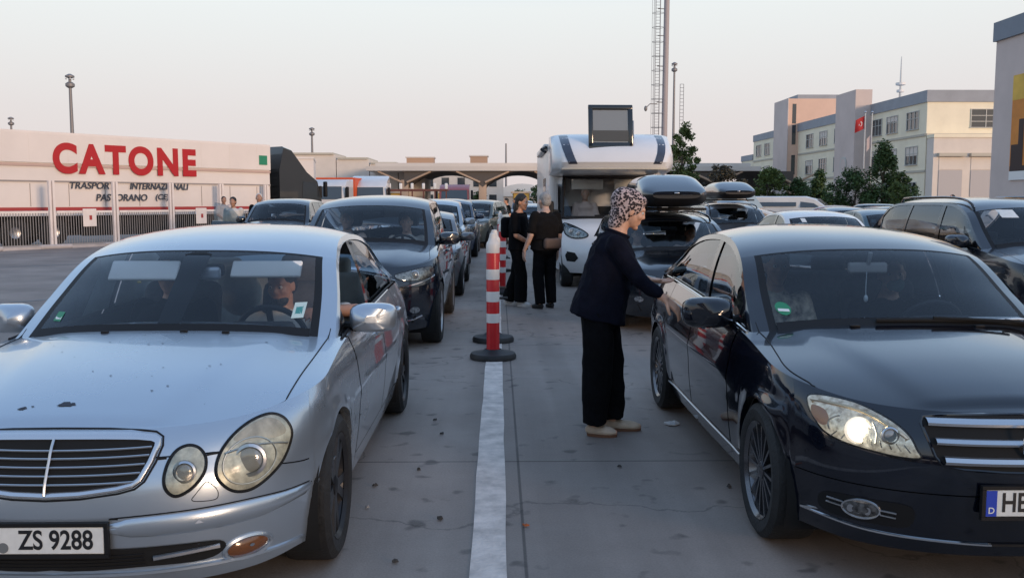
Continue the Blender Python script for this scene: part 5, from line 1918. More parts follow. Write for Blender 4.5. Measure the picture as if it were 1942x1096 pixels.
# over-cab pod
op_ = [(1.9, 2.08), (1.25, 2.10), (.62, 2.14), (.36, 2.20), (.27, 2.32), (.33, 2.48), (.52, 2.66), (.82, 2.80), (1.3, 2.90), (1.9, 2.93)]
rows = []
ts = lin(-1, 1, 33)
for y, z in op_:
    row = []
    for t in ts:
        k = abs(t) ** 9
        row.append(Vector((1.145 * t, y + (.36 if y < 1.3 else .06) * k + .10 * t * t * (1 if y < 1.25 else .3), 2.45 + (z - 2.45) * (1 - .10 * k))))
    rows.append(row)
pod_mb = MB().grid(rows)
pod_mb.sheet([r[0] for r in rows]).sheet([r[-1] for r in rows])
pod = pod_mb.build('overcab', M_MHW, mh)
bvP = mesh_bvh(pod)
def pod_strip(x0, x1, name, m):
    rws = []
    for t in lin(0, 1, 14):
        z = 2.28 + t * .58
        bend = .14 * (1 - t) ** 2
        rw_ = []
        for q in (x0, (x0 + x1) / 2, x1):
            xx = q + math.copysign(bend, -q)
            h = bvP.ray_cast(Vector((xx, -2, z)), Vector((0, 1, 0)))
            if h[0] is None: h = bvP.find_nearest(Vector((xx, .8, z)))
            rw_.append(h[0] + Vector((0, -.008, .004)))
        rws.append(rw_)
    MB().grid(rws).build(name, m, pod)
M_STRIPE = mat('stripe_dark', (.03, .035, .055), rough=.3, coat=.5)
pod_strip(-1.0, -.84, 'corner_stripe', M_STRIPE)
pod_strip(.84, 1.0, 'corner_stripe', M_STRIPE)
MB().tube([Vector((x, .30 + .2 * abs(x) ** 4, 2.20)) for x in lin(-.98, .98, 15)], .02, 6).build('trim_line', M_LEDGE, pod)
# tilted-open hatch
ht = bpy.data.objects.new('roof_hatch', MB().mesh('roof_hatch'))
hm = MB()
for c_, s_ in (((0, 0, .37), (.84, .05, .10)), ((0, 0, -.36), (.84, .05, .13)), ((.375, 0, 0), (.09, .05, .78)), ((-.375, 0, 0), (.09, .05, .78))):
    hm.rbox(c_, s_, .02, seg=2)
hatch = hm.build('roof_hatch', M_GLOSSBLACK, mh)
hatch.location = (-.07, .56, 2.98)
hatch.rotation_euler = (radians(-10), 0, radians(2))
MB().box((0, .005, .02), (.70, .012, .66)).build('hatch_pane', mat('hatch_acrylic', (.20, .21, .21), rough=.15, coat=.6), hatch, smooth=False)
MB().box((0, -.012, -.17), (.68, .006, .20)).build('hatch_blind', mat('hatch_blind', (.05, .055, .055), rough=.5), hatch, smooth=False)
for s in (-1, 1):
    MB().tube([(s * .36, .56, 2.75), (s * .36, .62, 3.1)], .012, 5).build('hatch_stay', M_DULLCHROME, mh)
MB().rbox((-1.17, 4.2, 2.72), (.12, 3.2, .14), .04).build('awning', M_MHSIDE, mh)
MB().tube([(-1.17, 2.6, 2.72), (-1.28, 2.3, 2.66), (-1.20, 2.2, 2.60)], .03, 5).build('awning_bracket', M_BLACK, mh)
MB().sheet([(-1.145, 3.2, 1.5), (-1.145, 4.3, 1.5), (-1.145, 4.3, 2.1), (-1.145, 3.2, 2.1)]).build('side_window', M_PANE, mh, weld=0)
MB().tube([(-.35, .62, 1.33), (.1, .60, 1.36), (.5, .64, 1.36)], .014, 5).build('wiper', M_BLACK, mh)
MB().box((0, 1.6, .45), (1.7, 2.4, .5)).box((0, 1.75, 1.05), (1.9, .1, .9)).build('underbody', M_VOID, mh, smooth=False)
for y in (.62, 5.0):
    for s in (1, -1):
        add_wheel(mh, s * .88, y, .34, .22, W_GEN, s, .8)
dsh = MB().grid([[Vector((x, y + .22 * abs(x) ** 3, z)) for x in lin(-.93, .93, 9)] for y, z in ((.66, 1.27), (.95, 1.30), (1.25, 1.24), (1.28, .9))]).build('dashboard', M_SEAT, mh)
for sx in (-.42, .42):
    q_ = MB().rbox((sx, 1.36, 1.93), (.62, .03, .20), .03).build('sun_visor', M_VISOR, mh)
    q_.rotation_euler = (0, 0, 0)
MB().box((0, 2.25, 1.6), (1.9, .04, 1.2)).build('curtain', mat('curtain_beige', (.40, .33, .27), rough=.9), mh, smooth=False)
MB().rbox((.45, 1.9, 1.3), (.5, .15, .7), .06).rbox((-.45, 1.9, 1.3), (.5, .15, .7), .06).build('seats', M_SEAT, mh)['kind'] = 'stuff'

# ---------------- lane three and beyond
sr, _ = car_at(SH_SUVBIG, C_NAVY, 'suv_car', 'dark blue SUV with roof rails at the right edge, behind the black saloon', 6.30, 9.75, rails=True, sidemat=glass('pale_side_glass', (.42, .48, .48), ior=1.9))
wbx = mesh_bvh(child(sr, 'windscreen'))
conform(wbx, [(-.45, 1.50), (-.28, 1.50), (-.28, 1.41), (-.45, 1.41)], lift=.004, rings=2).build('toll_sticker', M_PLATE, sr)
wc, _ = car_at(SH_SAL, C_WHITE, 'saloon_car', 'white saloon seen over the black saloon roof', 6.15, 16.3)
ws_ = mesh_bvh(child(wc, 'windscreen'))
conform(ws_, [(-.46, 1.28), (-.38, 1.28), (-.38, 1.21), (-.46, 1.21)], lift=.004, rings=1).build('sticker', M_PLATE, wc)
car_at(SH_ESTHI, C_GREY, 'estate_car', 'grey estate with a smaller roof box behind the one by the woman', 6.0, 22.3, rails=True)
roof_box(6.02, 24.0, 1.66, 2.0, .95, .44, 'smaller-looking roof box on the grey estate further back')
car_at(SH_SAL, C_TEAL, 'saloon_car', 'dark teal saloon right of the white saloon', 9.1, 20.0)
for S, P, lb, x, y, rz in ((SH_SAL, C_DBLUE, 'dark blue car beyond the white saloon', 11.4, 28.5, 0), (SH_EST, C_GREY, 'grey estate beyond the dark teal saloon', 13.6, 29.5, 0), (SH_SAL, C_RED, 'dull red car behind the teal saloon', 16.0, 38, radians(60)), (SH_HATCH, C_BLK2, 'black hatchback before the conical tree', 19.5, 42, radians(70)), (SH_SAL, C_SILVER, 'silver saloon in front of the grey slab', 16.5, 52, radians(40)), (SH_EST, C_BLK2, 'black estate under the bushy trees', 14.0, 46, radians(-20)), (SH_HATCH, C_GREY, 'grey hatchback below the brownish trees', 10.6, 45, 0), (SH_SUV, C_BLK2, 'black SUV behind the second roof box', 9.8, 37, 0)):
    car_at(S, P, 'parked_car', lb, x, y, rz, lod=0, seats=False, group='cars in the right-hand yard')
def box_van(name, label, x, y, rz, P, L=5.2, W=1.95, H=2.3):
    t = thing(name, label, 'van', (x, y, 0), rz)
    pr = [(0, .35), (-.05, .9), (.25, 1.12), (.85, 1.25), (1.5, H * .93), (2.0, H), (L, H), (L + .05, .4), (L, .3)]
    vs = MB()
    n = len(pr)
    rows = [[Vector((W / 2 * sx * (1 - .10 * max(0, (z - 1.2) / (H - 1.2))) , y_, z)) for y_, z in pr] for sx in (-1, -.9, .9, 1)]
    for i in (0, 3):
        for p in rows[i]:
            p.z -= .05
    vs.grid(rows)
    vs.sheet(rows[0]).sheet(rows[-1])
    b = vs.build('body', P, t)
    MB().sheet([(-.80, .90, 1.29), (.80, .90, 1.29), (.74, 1.46, H * .93), (-.74, 1.46, H * .93)]).xform(Matrix.Translation((0, -.03, .015))).build('windscreen', M_PANE, t, weld=0)
    for s in (-1, 1):
        MB().sheet([(s * (W / 2 + .0), 1.25, 1.3), (s * (W / 2 + .0), 2.2, 1.3), (s * (W / 2 - .08), 2.2, H * .86), (s * (W / 2 - .08), 1.7, H * .86)]).build('side_window', M_PANE, t, weld=0)
        MB().sheet([(s * (W / 2 + .0), 2.4, 1.35), (s * (W / 2 + .0), 4.6, 1.35), (s * (W / 2 - .06), 4.6, H * .84), (s * (W / 2 - .06), 2.4, H * .84)]).build('side_window', M_PANE, t, weld=0)
        MB().rbox((s * .72, -.03, .85), (.34, .08, .2), .04).build('headlight', M_HEADGL, t)
        for yy in (.75, L - 1.0):
            add_wheel(t, s * (W / 2 - .12), yy, .34, .2, W_GEN, s, .6)
    return t
box_van('van', 'beige van with dark side windows before the bushy trees', 12.2, 40, radians(58), C_BEIGE, H=2.25)
box_van('van', 'white van parked in front of the flagpoles', 17.4, 45.5, radians(65), C_WHITE, H=1.85, L=4.6)

# ================================================================ lorries on the left
M_TRAIL = mat('trailer_white', (.72, .66, .62), rough=.45, noise=(.7, .05, 8))
M_TRAIL2 = mat('trailer_panel', (.70, .63, .585), rough=.5, noise=(.7, .06, 8))
M_REDTXT = mat('letter_red', (.42, .008, .012), rough=.5)
M_REDBAND = mat('band_red', (.36, .04, .04), rough=.6)
M_DKTXT = mat('letter_dark', (.04, .045, .06), rough=.6)
tr = thing('trailer', 'long white trailer with big red lettering behind the fence', 'trailer', (-9.9, 40.2, 0), 0)
# trailer space: +X towards the front of the lorry, the lettered side at y = 0 facing -Y
ang = atan2(.789, .614)
tr.rotation_euler = (0, 0, ang)
Lt = 14.2
MB().box((-Lt / 2, 1.25, 2.62), (Lt, 2.5, 2.70)).build('box_body', M_TRAIL, tr, smooth=False)
MB().box((-Lt / 2, -.03, 3.45), (Lt + .02, .06, 1.02)).build('upper_panel', M_TRAIL, tr, smooth=False)
MB().box((-Lt / 2, -.045, 2.86), (Lt, .03, .09)).build('side_ledge', mat('ledge_brown', (.50, .36, .31), rough=.7), tr, smooth=False)
MB().box((-Lt / 2, -.035, 2.30), (Lt, .03, .05)).build('side_rail', mat('rail_grey', (.30, .27, .26), rough=.7), tr, smooth=False)
MB().box((-Lt / 2, -.04, 1.33), (Lt, .03, .12)).build('red_band', M_REDBAND, tr, smooth=False)
MB().box((-Lt / 2, -.04, 1.15), (Lt, .04, .12)).build('lower_rail', M_TRAIL, tr, smooth=False)
MB().box((-Lt / 2, 1.3, .75), (Lt - .4, 1.9, .76)).build('chassis', M_VOID, tr, smooth=False)
MB().box((-Lt / 2, 1.25, 3.99), (Lt + .05, 2.56, .06)).build('roof_edge', M_TRAIL, tr, smooth=False)
for k in range(3):
    for yy, s in ((.25, -1), (2.25, 1)):
        M_ = Matrix.Translation((-9.6 - k * 1.35 + .2, yy, .52)) @ Matrix.Rotation(pi / 2, 4, 'X')
        wl = MB().lathe([(.2, .18), (.36, .18), (.50, .15), (.52, .08), (.52, -.12), (.4, -.16)], 20, M_).build('wheel', M_TYRE, tr)
        MB().lathe([(.001, .05), (.16, .06), (.33, .14), (.36, .17)], 16, M_).build('rim', M_RIMSIL, wl)
MB().box((-4.6, .1, .66), (7.6, .06, .62)).build('side_guard', M_BLACK, tr, smooth=False)
MB().rbox((-3.0, .35, .70), (1.4, .6, .6), .08).build('tool_box', M_BLACK, tr)
for k in range(10):
    MB().box((-.7 - k * 1.36, -.0625, 3.45), (.012, .006, .98)).build('panel_joint', M_TRAIL, tr, smooth=False)
    MB().box((-.7 - k * 1.36, -.012, 1.82), (.014, .016, .80)).build('panel_joint', mat('rail_grey', (.30, .27, .26)), tr, smooth=False)
MB().box((-.38, -.065, 3.35), (.42, .02, .40)).build('green_square', mat('square_green', (.02, .22, .12), rough=.5), tr, smooth=False)
def side_text(s, u0, u1, zc, hgt, m, name, bold, shear=0.0, spacing=1.0):
    """u measured back from the front end; u1 > u0; fits the text between them"""
    o = text_mesh(s, 1.0, m, name, tr, bold=bold, depth=.006, spacing=spacing, shear=shear)
    xs = [v.co.x for v in o.data.vertices]
    ys = [v.co.y for v in o.data.vertices]
    sx_, sy_ = (u1 - u0) / (max(xs) - min(xs)), hgt / (max(ys) - min(ys))
    cx_, cy_ = (max(xs) + min(xs)) / 2, (max(ys) + min(ys)) / 2
    o.data.transform(Matrix.Diagonal((sx_, sy_, 1, 1)) @ Matrix.Translation((-cx_, -cy_, 0)))
    o.rotation_euler = (pi / 2, 0, 0)
    o.location = (-(u0 + u1) / 2, -.072, zc)
    return o
side_text('CATONE', 3.67, 9.42, 3.12, 1.10, M_REDTXT, 'big_lettering', .045, spacing=1.2)
side_text('TRASPORTI', 7.05, 8.85, 2.17, .25, M_DKTXT, 'small_lettering', .02, shear=.2)
side_text('INTERNAZIONALI', 4.05, 6.55, 2.17, .25, M_DKTXT, 'small_lettering', .02, shear=.2)
side_text('PASTORANO', 5.85, 7.89, 1.74, .26, M_DKTXT, 'small_lettering', .02, shear=.15)
side_text('(CE)', 4.94, 5.5, 1.74, .28, M_DKTXT, 'small_lettering', .02, shear=.15)
def lorry_cab(label, x, y, rz, P, H=3.7, W=2.45, fairing=True, name='lorry_cab', box=None):
    """cab space: nose towards +X"""
    t = thing(name, label, 'lorry', (x, y, 0), rz)
    pr = [(0, .5), (0, 3.0), (.25, H) if fairing else (.2, 2.9), (.7, H - .12) if fairing else (.7, 2.95), (1.55, 2.95), (2.15, 2.55), (2.38, 1.7), (2.42, .45)]
    b = MB()
    rows = [[Vector((px, W / 2 * s, pz - (.05 if abs(s) == 1 else 0))) for px, pz in pr] for s in (-1, -.93, 0, .93, 1)]
    b.grid(rows).sheet(rows[0]).sheet(rows[-1])
    b.sheet([(0, -W / 2, .5), (0, W / 2, .5), (0, W / 2, 3.0), (0, -W / 2, 3.0)])
    b.build('cab', P, t)
    for s in (-1, 1):
        MB().sheet([(1.25, s * (W / 2 + .012), 1.75), (2.28, s * (W / 2 + .012), 1.70), (2.12, s * (W / 2 + .012), 2.42), (1.3, s * (W / 2 + .012), 2.50)]).build('side_window', M_PANE, t, weld=0)
        MB().rbox((2.42, s * (W / 2 + .22), 2.15), (.14, .20, .7), .05).build('mirror', M_BLACK, t)
        for yy in (1.6, -2.2):
            M_ = Matrix.Translation((yy, s * (W / 2 - .2), .52)) @ Matrix.Rotation(pi / 2 * (1 if s < 0 else -1), 4, 'X')
            MB().lathe([(.001, .1), (.3, .12), (.38, .18), (.50, .15), (.52, .08), (.52, -.12), (.3, -.16)], 18, M_).build('wheel', M_TYRE, t)
    MB().sheet([(2.405, -W * .44, 1.72), (2.405, W * .44, 1.72), (2.19, W * .42, 2.52), (2.19, -W * .42, 2.52)]).build('windscreen', M_PANE, t, weld=0)
    MB().box((-1.2, 0, .8), (4.2, .9, .3)).build('chassis', M_VOID, t, smooth=False)
    if box:
        MB().box((-box[0] / 2 - .25, 0, box[1] / 2 + .55), (box[0], 2.5, box[1])).build('load_box', box[2], t, smooth=False)
        MB().box((-box[0] / 2 - .25, 0, box[1] + .58), (box[0] + .1, 2.56, .1)).build('box_edge', box[3] if len(box) > 3 else box[2], t, smooth=False)
    return t
dv = Vector((.614, .789, 0))
P_CABDK = paint('cab_dark', (.025, .027, .028), rough=.4)
nrm = Vector((-.789, .614, 0))
o0 = Vector((-9.9, 40.2, 0)) + dv * .55 + nrm * 1.25
lorry_cab('dark grey lorry cab with roof fairing coupled to the lettered trailer', o0.x, o0.y, ang, P_CABDK, H=4.0)
P_CABW = paint('cab_white', (.60, .58, .56), rough=.4)
M_ORANGE = mat('container_orange', (.62, .09, .02), rough=.5, noise=(.8, .08))
lorry_cab('white lorry cab beyond the dark cab', -11.5, 52, radians(100), P_CABW, H=3.7, box=(5, 3.2, M_TRAIL))
lorry_cab('lorry with an orange-red container by the canopy end', -10.6, 60, radians(-95), P_CABW, H=2.9, fairing=False, box=(6, 2.5, M_ORANGE))
lorry_cab('white lorry cab right of the orange container', -8.6, 63, radians(-90), P_CABW, H=3.3)
# car transporter with a low rail frame
ct = thing('car_transporter', 'dark red and brown car transporter rack before the toll canopy', 'lorry', (-6.6, 72, 0), 0)
M_RUST = mat('rack_brown', (.14, .05, .04), rough=.7)
for z in (1.0, 2.45):
    MB().box((0, 0, z), (5.4, 2.4, .14)).build('deck', M_RUST, ct, smooth=False)
for k in range(7):
    MB().box((-2.6 + k * .87, -1.2, 1.75), (.1, .1, 1.5)).build('upright', M_RUST, ct, smooth=False)
    MB().rbox((-2.6 + k * .87, -1.2, 2.75), (.22, .2, .45), .05).build('bollard_lamp', M_WHITE, ct)
for k in range(4):
    M_ = Matrix.Translation((-2 + k * 1.3, -1.15, .5)) @ Matrix.Rotation(pi / 2, 4, 'X')
    MB().lathe([(.001, .1), (.3, .12), (.5, .15), (.5, -.12)], 16, M_).build('wheel', M_TYRE, ct)
lorry_cab('red lorry cab right of the car transporter', -3.6, 78, radians(-90), paint('cab_red', (.30, .03, .02), rough=.4), H=2.9, fairing=False)

# ---------------------------------------------------------------- fence
M_FENCE = mat('fence_white', (.76, .69, .65), rough=.6, noise=(2, .1))
M_FENCEB = mat('fence_bar', (.30, .28, .27), rough=.6)
M_FOOT = mat('fence_foot', (.50, .45, .43), rough=.8, noise=(3, .12))
fence_dir = Vector((2.6, 4.0, 0)).normalized()
fa = atan2(fence_dir.y, fence_dir.x)
P0 = Vector((-15.15, 31.5, 0))
def fence_pt(s): return P0 + fence_dir * s
sp = 2.40
for k in range(-3, 5):
    p = fence_pt(k * sp)
    f = thing('fence_post', {-3: 'white fence post furthest left, out by the frame edge', -2: 'white fence post second from the left end of the fence', -1: 'white fence post at the left picture edge', 0: 'broad white fence post below the start of the red lettering', 1: 'white fence post between the two white notice boards', 2: 'white fence post under the last red letters', 3: 'white fence post beside the man in the pale shirt', 4: 'white fence post by the dark lorry cab'}[k], 'fence post', p, fa, 'white posts of the yard fence')
    MB().box((-.065, 0, 1.15), (.08, .10, 2.3)).box((.065, 0, 1.15), (.08, .10, 2.3)).build('upright', M_FENCE, f, smooth=False)
    MB().rbox((0, 0, .07), (1.15, .45, .14), .04).build('foot', M_FOOT, f)
    if k < 4:
        q = thing('barred_fence', 'barred fence panel between ' + {-3: 'the two leftmost posts', -2: 'the second and third post from the left', -1: 'the picture edge post and the broad post', 0: 'the broad post and the next, holding a notice board', 1: 'the posts under the middle of the lettering', 2: 'the posts left of the pale-shirted man', 3: 'the man in the pale shirt and the lorry cab'}[k], 'fence', fence_pt((k + .5) * sp), fa, 'barred panels of the yard fence')
        bars = MB()
        n = 22
        for i in range(n):
            bars.box((-sp / 2 + .2 + (sp - .4) * i / (n - 1), 0, .66), (.018, .018, 1.15))
        bars.build('bars', M_FENCEB, q, smooth=False)['kind'] = 'stuff'
        MB().box((0, -.01, 1.24), (sp - .3, .04, .07)).build('top_rail', M_FENCE, q, smooth=False)
        MB().box((0, -.01, .12), (sp - .3, .04, .06)).build('bottom_rail', M_FENCEB, q, smooth=False)
    if k in (0, 2):
        b = fence_pt((k + .56) * sp) + Vector((fence_dir.y, -fence_dir.x, 0)) * .06
        s_ = thing('notice_board', 'white notice board on the fence ' + ('below the first red letters' if k == 0 else 'beside the man in the pale shirt'), 'sign', (b.x, b.y, 1.03), fa, 'white notice boards on the fence')
        MB().rbox((0, 0, 0), (.52, .02, .62), .01, seg=1).build('board', M_FENCE, s_)
        MB().box((.03, -.012, 0), (.10, .004, .16)).build('mark', M_REDBAND, s_, smooth=False)
kb = MB()
kb.xform(Matrix.Identity(4))
c = fence_pt(2.0)
o = MB().box((0, .25, .05), (24, .9, .10)).build('kerb', M_FOOT, None, smooth=False)
o.location = c
o.rotation_euler = (0, 0, fa)
tag(o, kind='structure')

# ---------------------------------------------------------------- barrier posts
M_BRED = mat('barrier_red', (.55, .012, .016), rough=.35, noise=(5, .12))
M_BWHITE = mat('barrier_white', (.72, .67, .62), rough=.4, noise=(6, .08))
M_RUB = mat('rubber_base', (.016, .016, .017), rough=.6, noise=(6, .3))
def barrier(x, y, label, tilt=(0, 0)):
    t = thing('barrier_post', label, 'barrier post', (x, y, 0), 0, 'red and white posts along the lane line')
    MB().lathe([(.01, .0), (.235, .0), (.24, .03), (.225, .06), (.12, .075), (.08, .10)], 28).build('base', M_RUB, t)
    ph = Matrix.Rotation(tilt[0], 4, 'X') @ Matrix.Rotation(tilt[1], 4, 'Y')
    r = .066
    col = MB().lathe([(r * 1.05, .07), (r, .12), (r, 1.15), (r * .9, 1.175), (r * .55, 1.20), (r * .52, 1.24), (r * .45, 1.27), (.001, 1.275)], 20, ph)
    po = col.build('post', M_BRED, t)
    for z0, z1 in ((.37, .465), (.585, .69), (.81, .915)):
        MB().lathe([(r + .0015, z0), (r + .002, z0 + .004), (r + .002, z1 - .004), (r + .0015, z1)], 20, ph).build('band', M_BWHITE, po)
    MB().lathe([(r + .0015, 1.08), (r + .0025, 1.084), (r + .0025, 1.16), (r * .97, 1.18), (r * .62, 1.215), (r * .56, 1.243), (r * .48, 1.275), (.001, 1.28)], 20, ph).build('cap', M_BWHITE, po)
    MB().rbox((r + .04, 0, .62), (.09, .03, .025), .008).build('hook', M_RUB, po)
    return t
for k, (x, y, tl) in enumerate(((-.055, 9.30, (0, 0)), (-.06, 10.45, (0, .012)), (.06, 15.9, (0, .01)), (.05, 21.0, (0, 0)), (.05, 26, (0, .02)), (.06, 31, (0, 0)), (.05, 36, (0, -.02)), (.06, 41, (0, 0)), (.06, 47, (0, 0)), (.06, 53, (0, 0)))):
    barrier(x, y, ('nearest red and white barrier post on the lane line', 'barrier post right behind the nearest one, almost hidden', 'barrier post beside the dark-haired standing man', 'barrier post fourth from the camera along the lane line', 'barrier post fifth from the camera along the lane line', 'barrier post sixth from the camera along the lane line', 'barrier post seventh from the camera along the lane line', 'barrier post third from the far end of the row', 'barrier post second from the far end of the row', 'barrier post furthest away in the row')[k], tl)
# ================================================================ people
M_SKIN = mat('skin_tan', (.54, .27, .165), rough=.5, noise=(30, .08))
M_SKINP = mat('skin_pale', (.52, .33, .25), rough=.5, noise=(30, .06))
M_SKIND = mat('skin_dark', (.38, .20, .13), rough=.5, noise=(30, .08))
M_EYE = mat('eye_white', (.55, .52, .48), rough=.2)
M_IRIS = mat('iris_dark', (.02, .014, .01), rough=.15)
M_NAVYCL = mat('navy_cloth', (.006, .0065, .013), rough=.95, spec=.12, noise=(8, .25), bump=(14, .5))
M_BLKCL = mat('black_cloth', (.005, .005, .006), rough=.95, spec=.12, noise=(8, .25), bump=(14, .5))
M_DKBRCL = mat('charcoal_cloth', (.010, .009, .009), rough=.95, spec=.12, noise=(8, .25), bump=(14, .5))
M_WHCL = mat('white_cloth', (.60, .58, .54), rough=.9, noise=(9, .08), bump=(16, .4))
M_PINKCL = mat('pale_pink_cloth', (.62, .50, .45), rough=.9, noise=(9, .08))
M_HAIRD = mat('dark_hair', (.012, .010, .009), rough=.6, noise=(40, .3), bump=(60, .6))
M_HAIRG = mat('grey_hair', (.30, .285, .27), rough=.7, noise=(40, .25), bump=(60, .6))
M_SHOEW = mat('white_shoe', (.66, .64, .61), rough=.6)
M_SHOEB = mat('black_shoe', (.010, .010, .010), rough=.6)
M_SHOEBG = mat('beige_shoe', (.55, .42, .30), rough=.6, noise=(20, .1))
M_SOLE = mat('brown_sole', (.16, .07, .035), rough=.7)

from mathutils import noise as mnoise
def remesh(mb, voxel, name, material, parent=None, smooth=4, factor=.5, folds=0.0, fscale=9.0):
    o = mb.build(name, None, None)
    r = o.modifiers.new('remesh', 'REMESH')
    r.mode = 'VOXEL'
    r.voxel_size = voxel
    if smooth:
        s = o.modifiers.new('smooth', 'SMOOTH')
        s.iterations = smooth
        s.factor = factor
    bpy.context.view_layer.update()
    me = bpy.data.meshes.new_from_object(o.evaluated_get(bpy.context.evaluated_depsgraph_get()))
    me.name = name
    bpy.data.objects.remove(o)
    if folds:
        nr_ = [v.normal.copy() for v in me.vertices]
        for v, n in zip(me.vertices, nr_):
            p = v.co
            q_ = Vector((p.x * fscale + p.z * fscale * .55, p.y * fscale, p.z * fscale * .45))
            d = 1 - abs(mnoise.noise(q_)) * 2.2
            d2 = mnoise.noise(q_ * 2.3)
            v.co = p + n * folds * (d * .7 + d2 * .5 - .4)
    me.materials.clear()
    me.materials.append(material)
    me.polygons.foreach_set('use_smooth', [True] * len(me.polygons))
    q = bpy.data.objects.new(name, me)
    COL.objects.link(q)
    if parent is not None: q.parent = parent
    return q

def V(*a): return Vector(a)

def head_shape(mb, M, k=1.0, female=False):
    """head space: +X face, +Z up, origin between the ears"""
    R = M.to_3x3()
    def E(c, r): mb.ellip(M @ (Vector(c) * k), tuple(q * k for q in r), R=R)
    def C(a, ra, b, rb): mb.capsule(M @ (Vector(a) * k), ra * k, M @ (Vector(b) * k), rb * k)
    E((-.008, 0, .028), (.096, .077, .100))
    E((.026, 0, -.03), (.066, .062, .075))
    E((.034, 0, -.066), (.052, .048, .042))
    E((.068, 0, -.096), (.021, .024, .018))
    C((.078, -.034, .033), .013, (.078, .034, .033), .013)
    C((.086, 0, .026), .009, (.101, 0, -.016), .0105)
    C((.094, -.010, -.021), .009, (.094, .010, -.021), .009)
    for s in (1, -1):
        E((.060, s * .038, -.018), (.028, .024, .026))
        E((-.002, s * .078, -.004), (.020, .009, .032))
    C((.084, -.018, -.052), .0075, (.084, .018, -.052), .0075)
    C((.082, -.016, -.064), .0085, (.082, .016, -.064), .0085)
def eyes(M, parent, k=1.0):
    for s in (1, -1):
        e = MB().ellip(M @ (V(.0755, s * .031, .010) * k), (.0125 * k,) * 3, nu=12, nv=8).build('eye', M_EYE, parent)
        MB().ellip(M @ (V(.0835, s * .031, .009) * k), (.0062 * k,) * 3, nu=10, nv=6).build('iris', M_IRIS, e)

def hand_shape(mb, wrist, direc, back, side, curl=.35, k=1.0, spread=.10):
    """wrist point, direction of the fingers, direction the back of the hand faces, side=+1/-1 puts the thumb"""
    d = Vector(direc).normalized()
    b = Vector(back)
    b = (b - d * b.dot(d)).normalized()
    s = d.cross(b) * side                       # towards the thumb
    w_ = Vector(wrist)
    L = .092 * k
    for q in (-.030, -.010, .010, .030):
        mb.capsule(w_ + s * q * .6 * k + d * .01, .015 * k, w_ + d * L + s * q * k, .0125 * k, 10)
    lens = {.032: (.040, .025, .020), .011: (.045, .029, .021), -.011: (.042, .027, .020), -.031: (.033, .020, .018)}
    for q, (a, c, e) in lens.items():
        p = w_ + d * L + s * q * k
        dd = (d + s * q / .03 * spread).normalized()
        ang = curl * .7
        for ln, rr_ in ((a, .0098), (c, .0088), (e, .0078)):
            dr_ = (dd * cos(ang) - b * sin(ang)).normalized()
            p2 = p + dr_ * ln * k
            mb.capsule(p, rr_ * k, p2, rr_ * .94 * k, 10)
            p = p2
            ang += curl * (1.0 + q * 3)
    p = w_ + d * .022 * k + s * .022 * k
    dd = (d * .62 + s * .78 - b * .25).normalized()
    p2 = p + dd * .048 * k
    mb.capsule(p, .0145 * k, p2, .0115 * k, 10)
    dd = (d * .85 + s * .42 - b * .30).normalized()
    mb.capsule(p2, .0112 * k, p2 + dd * .034 * k, .0098 * k, 10)

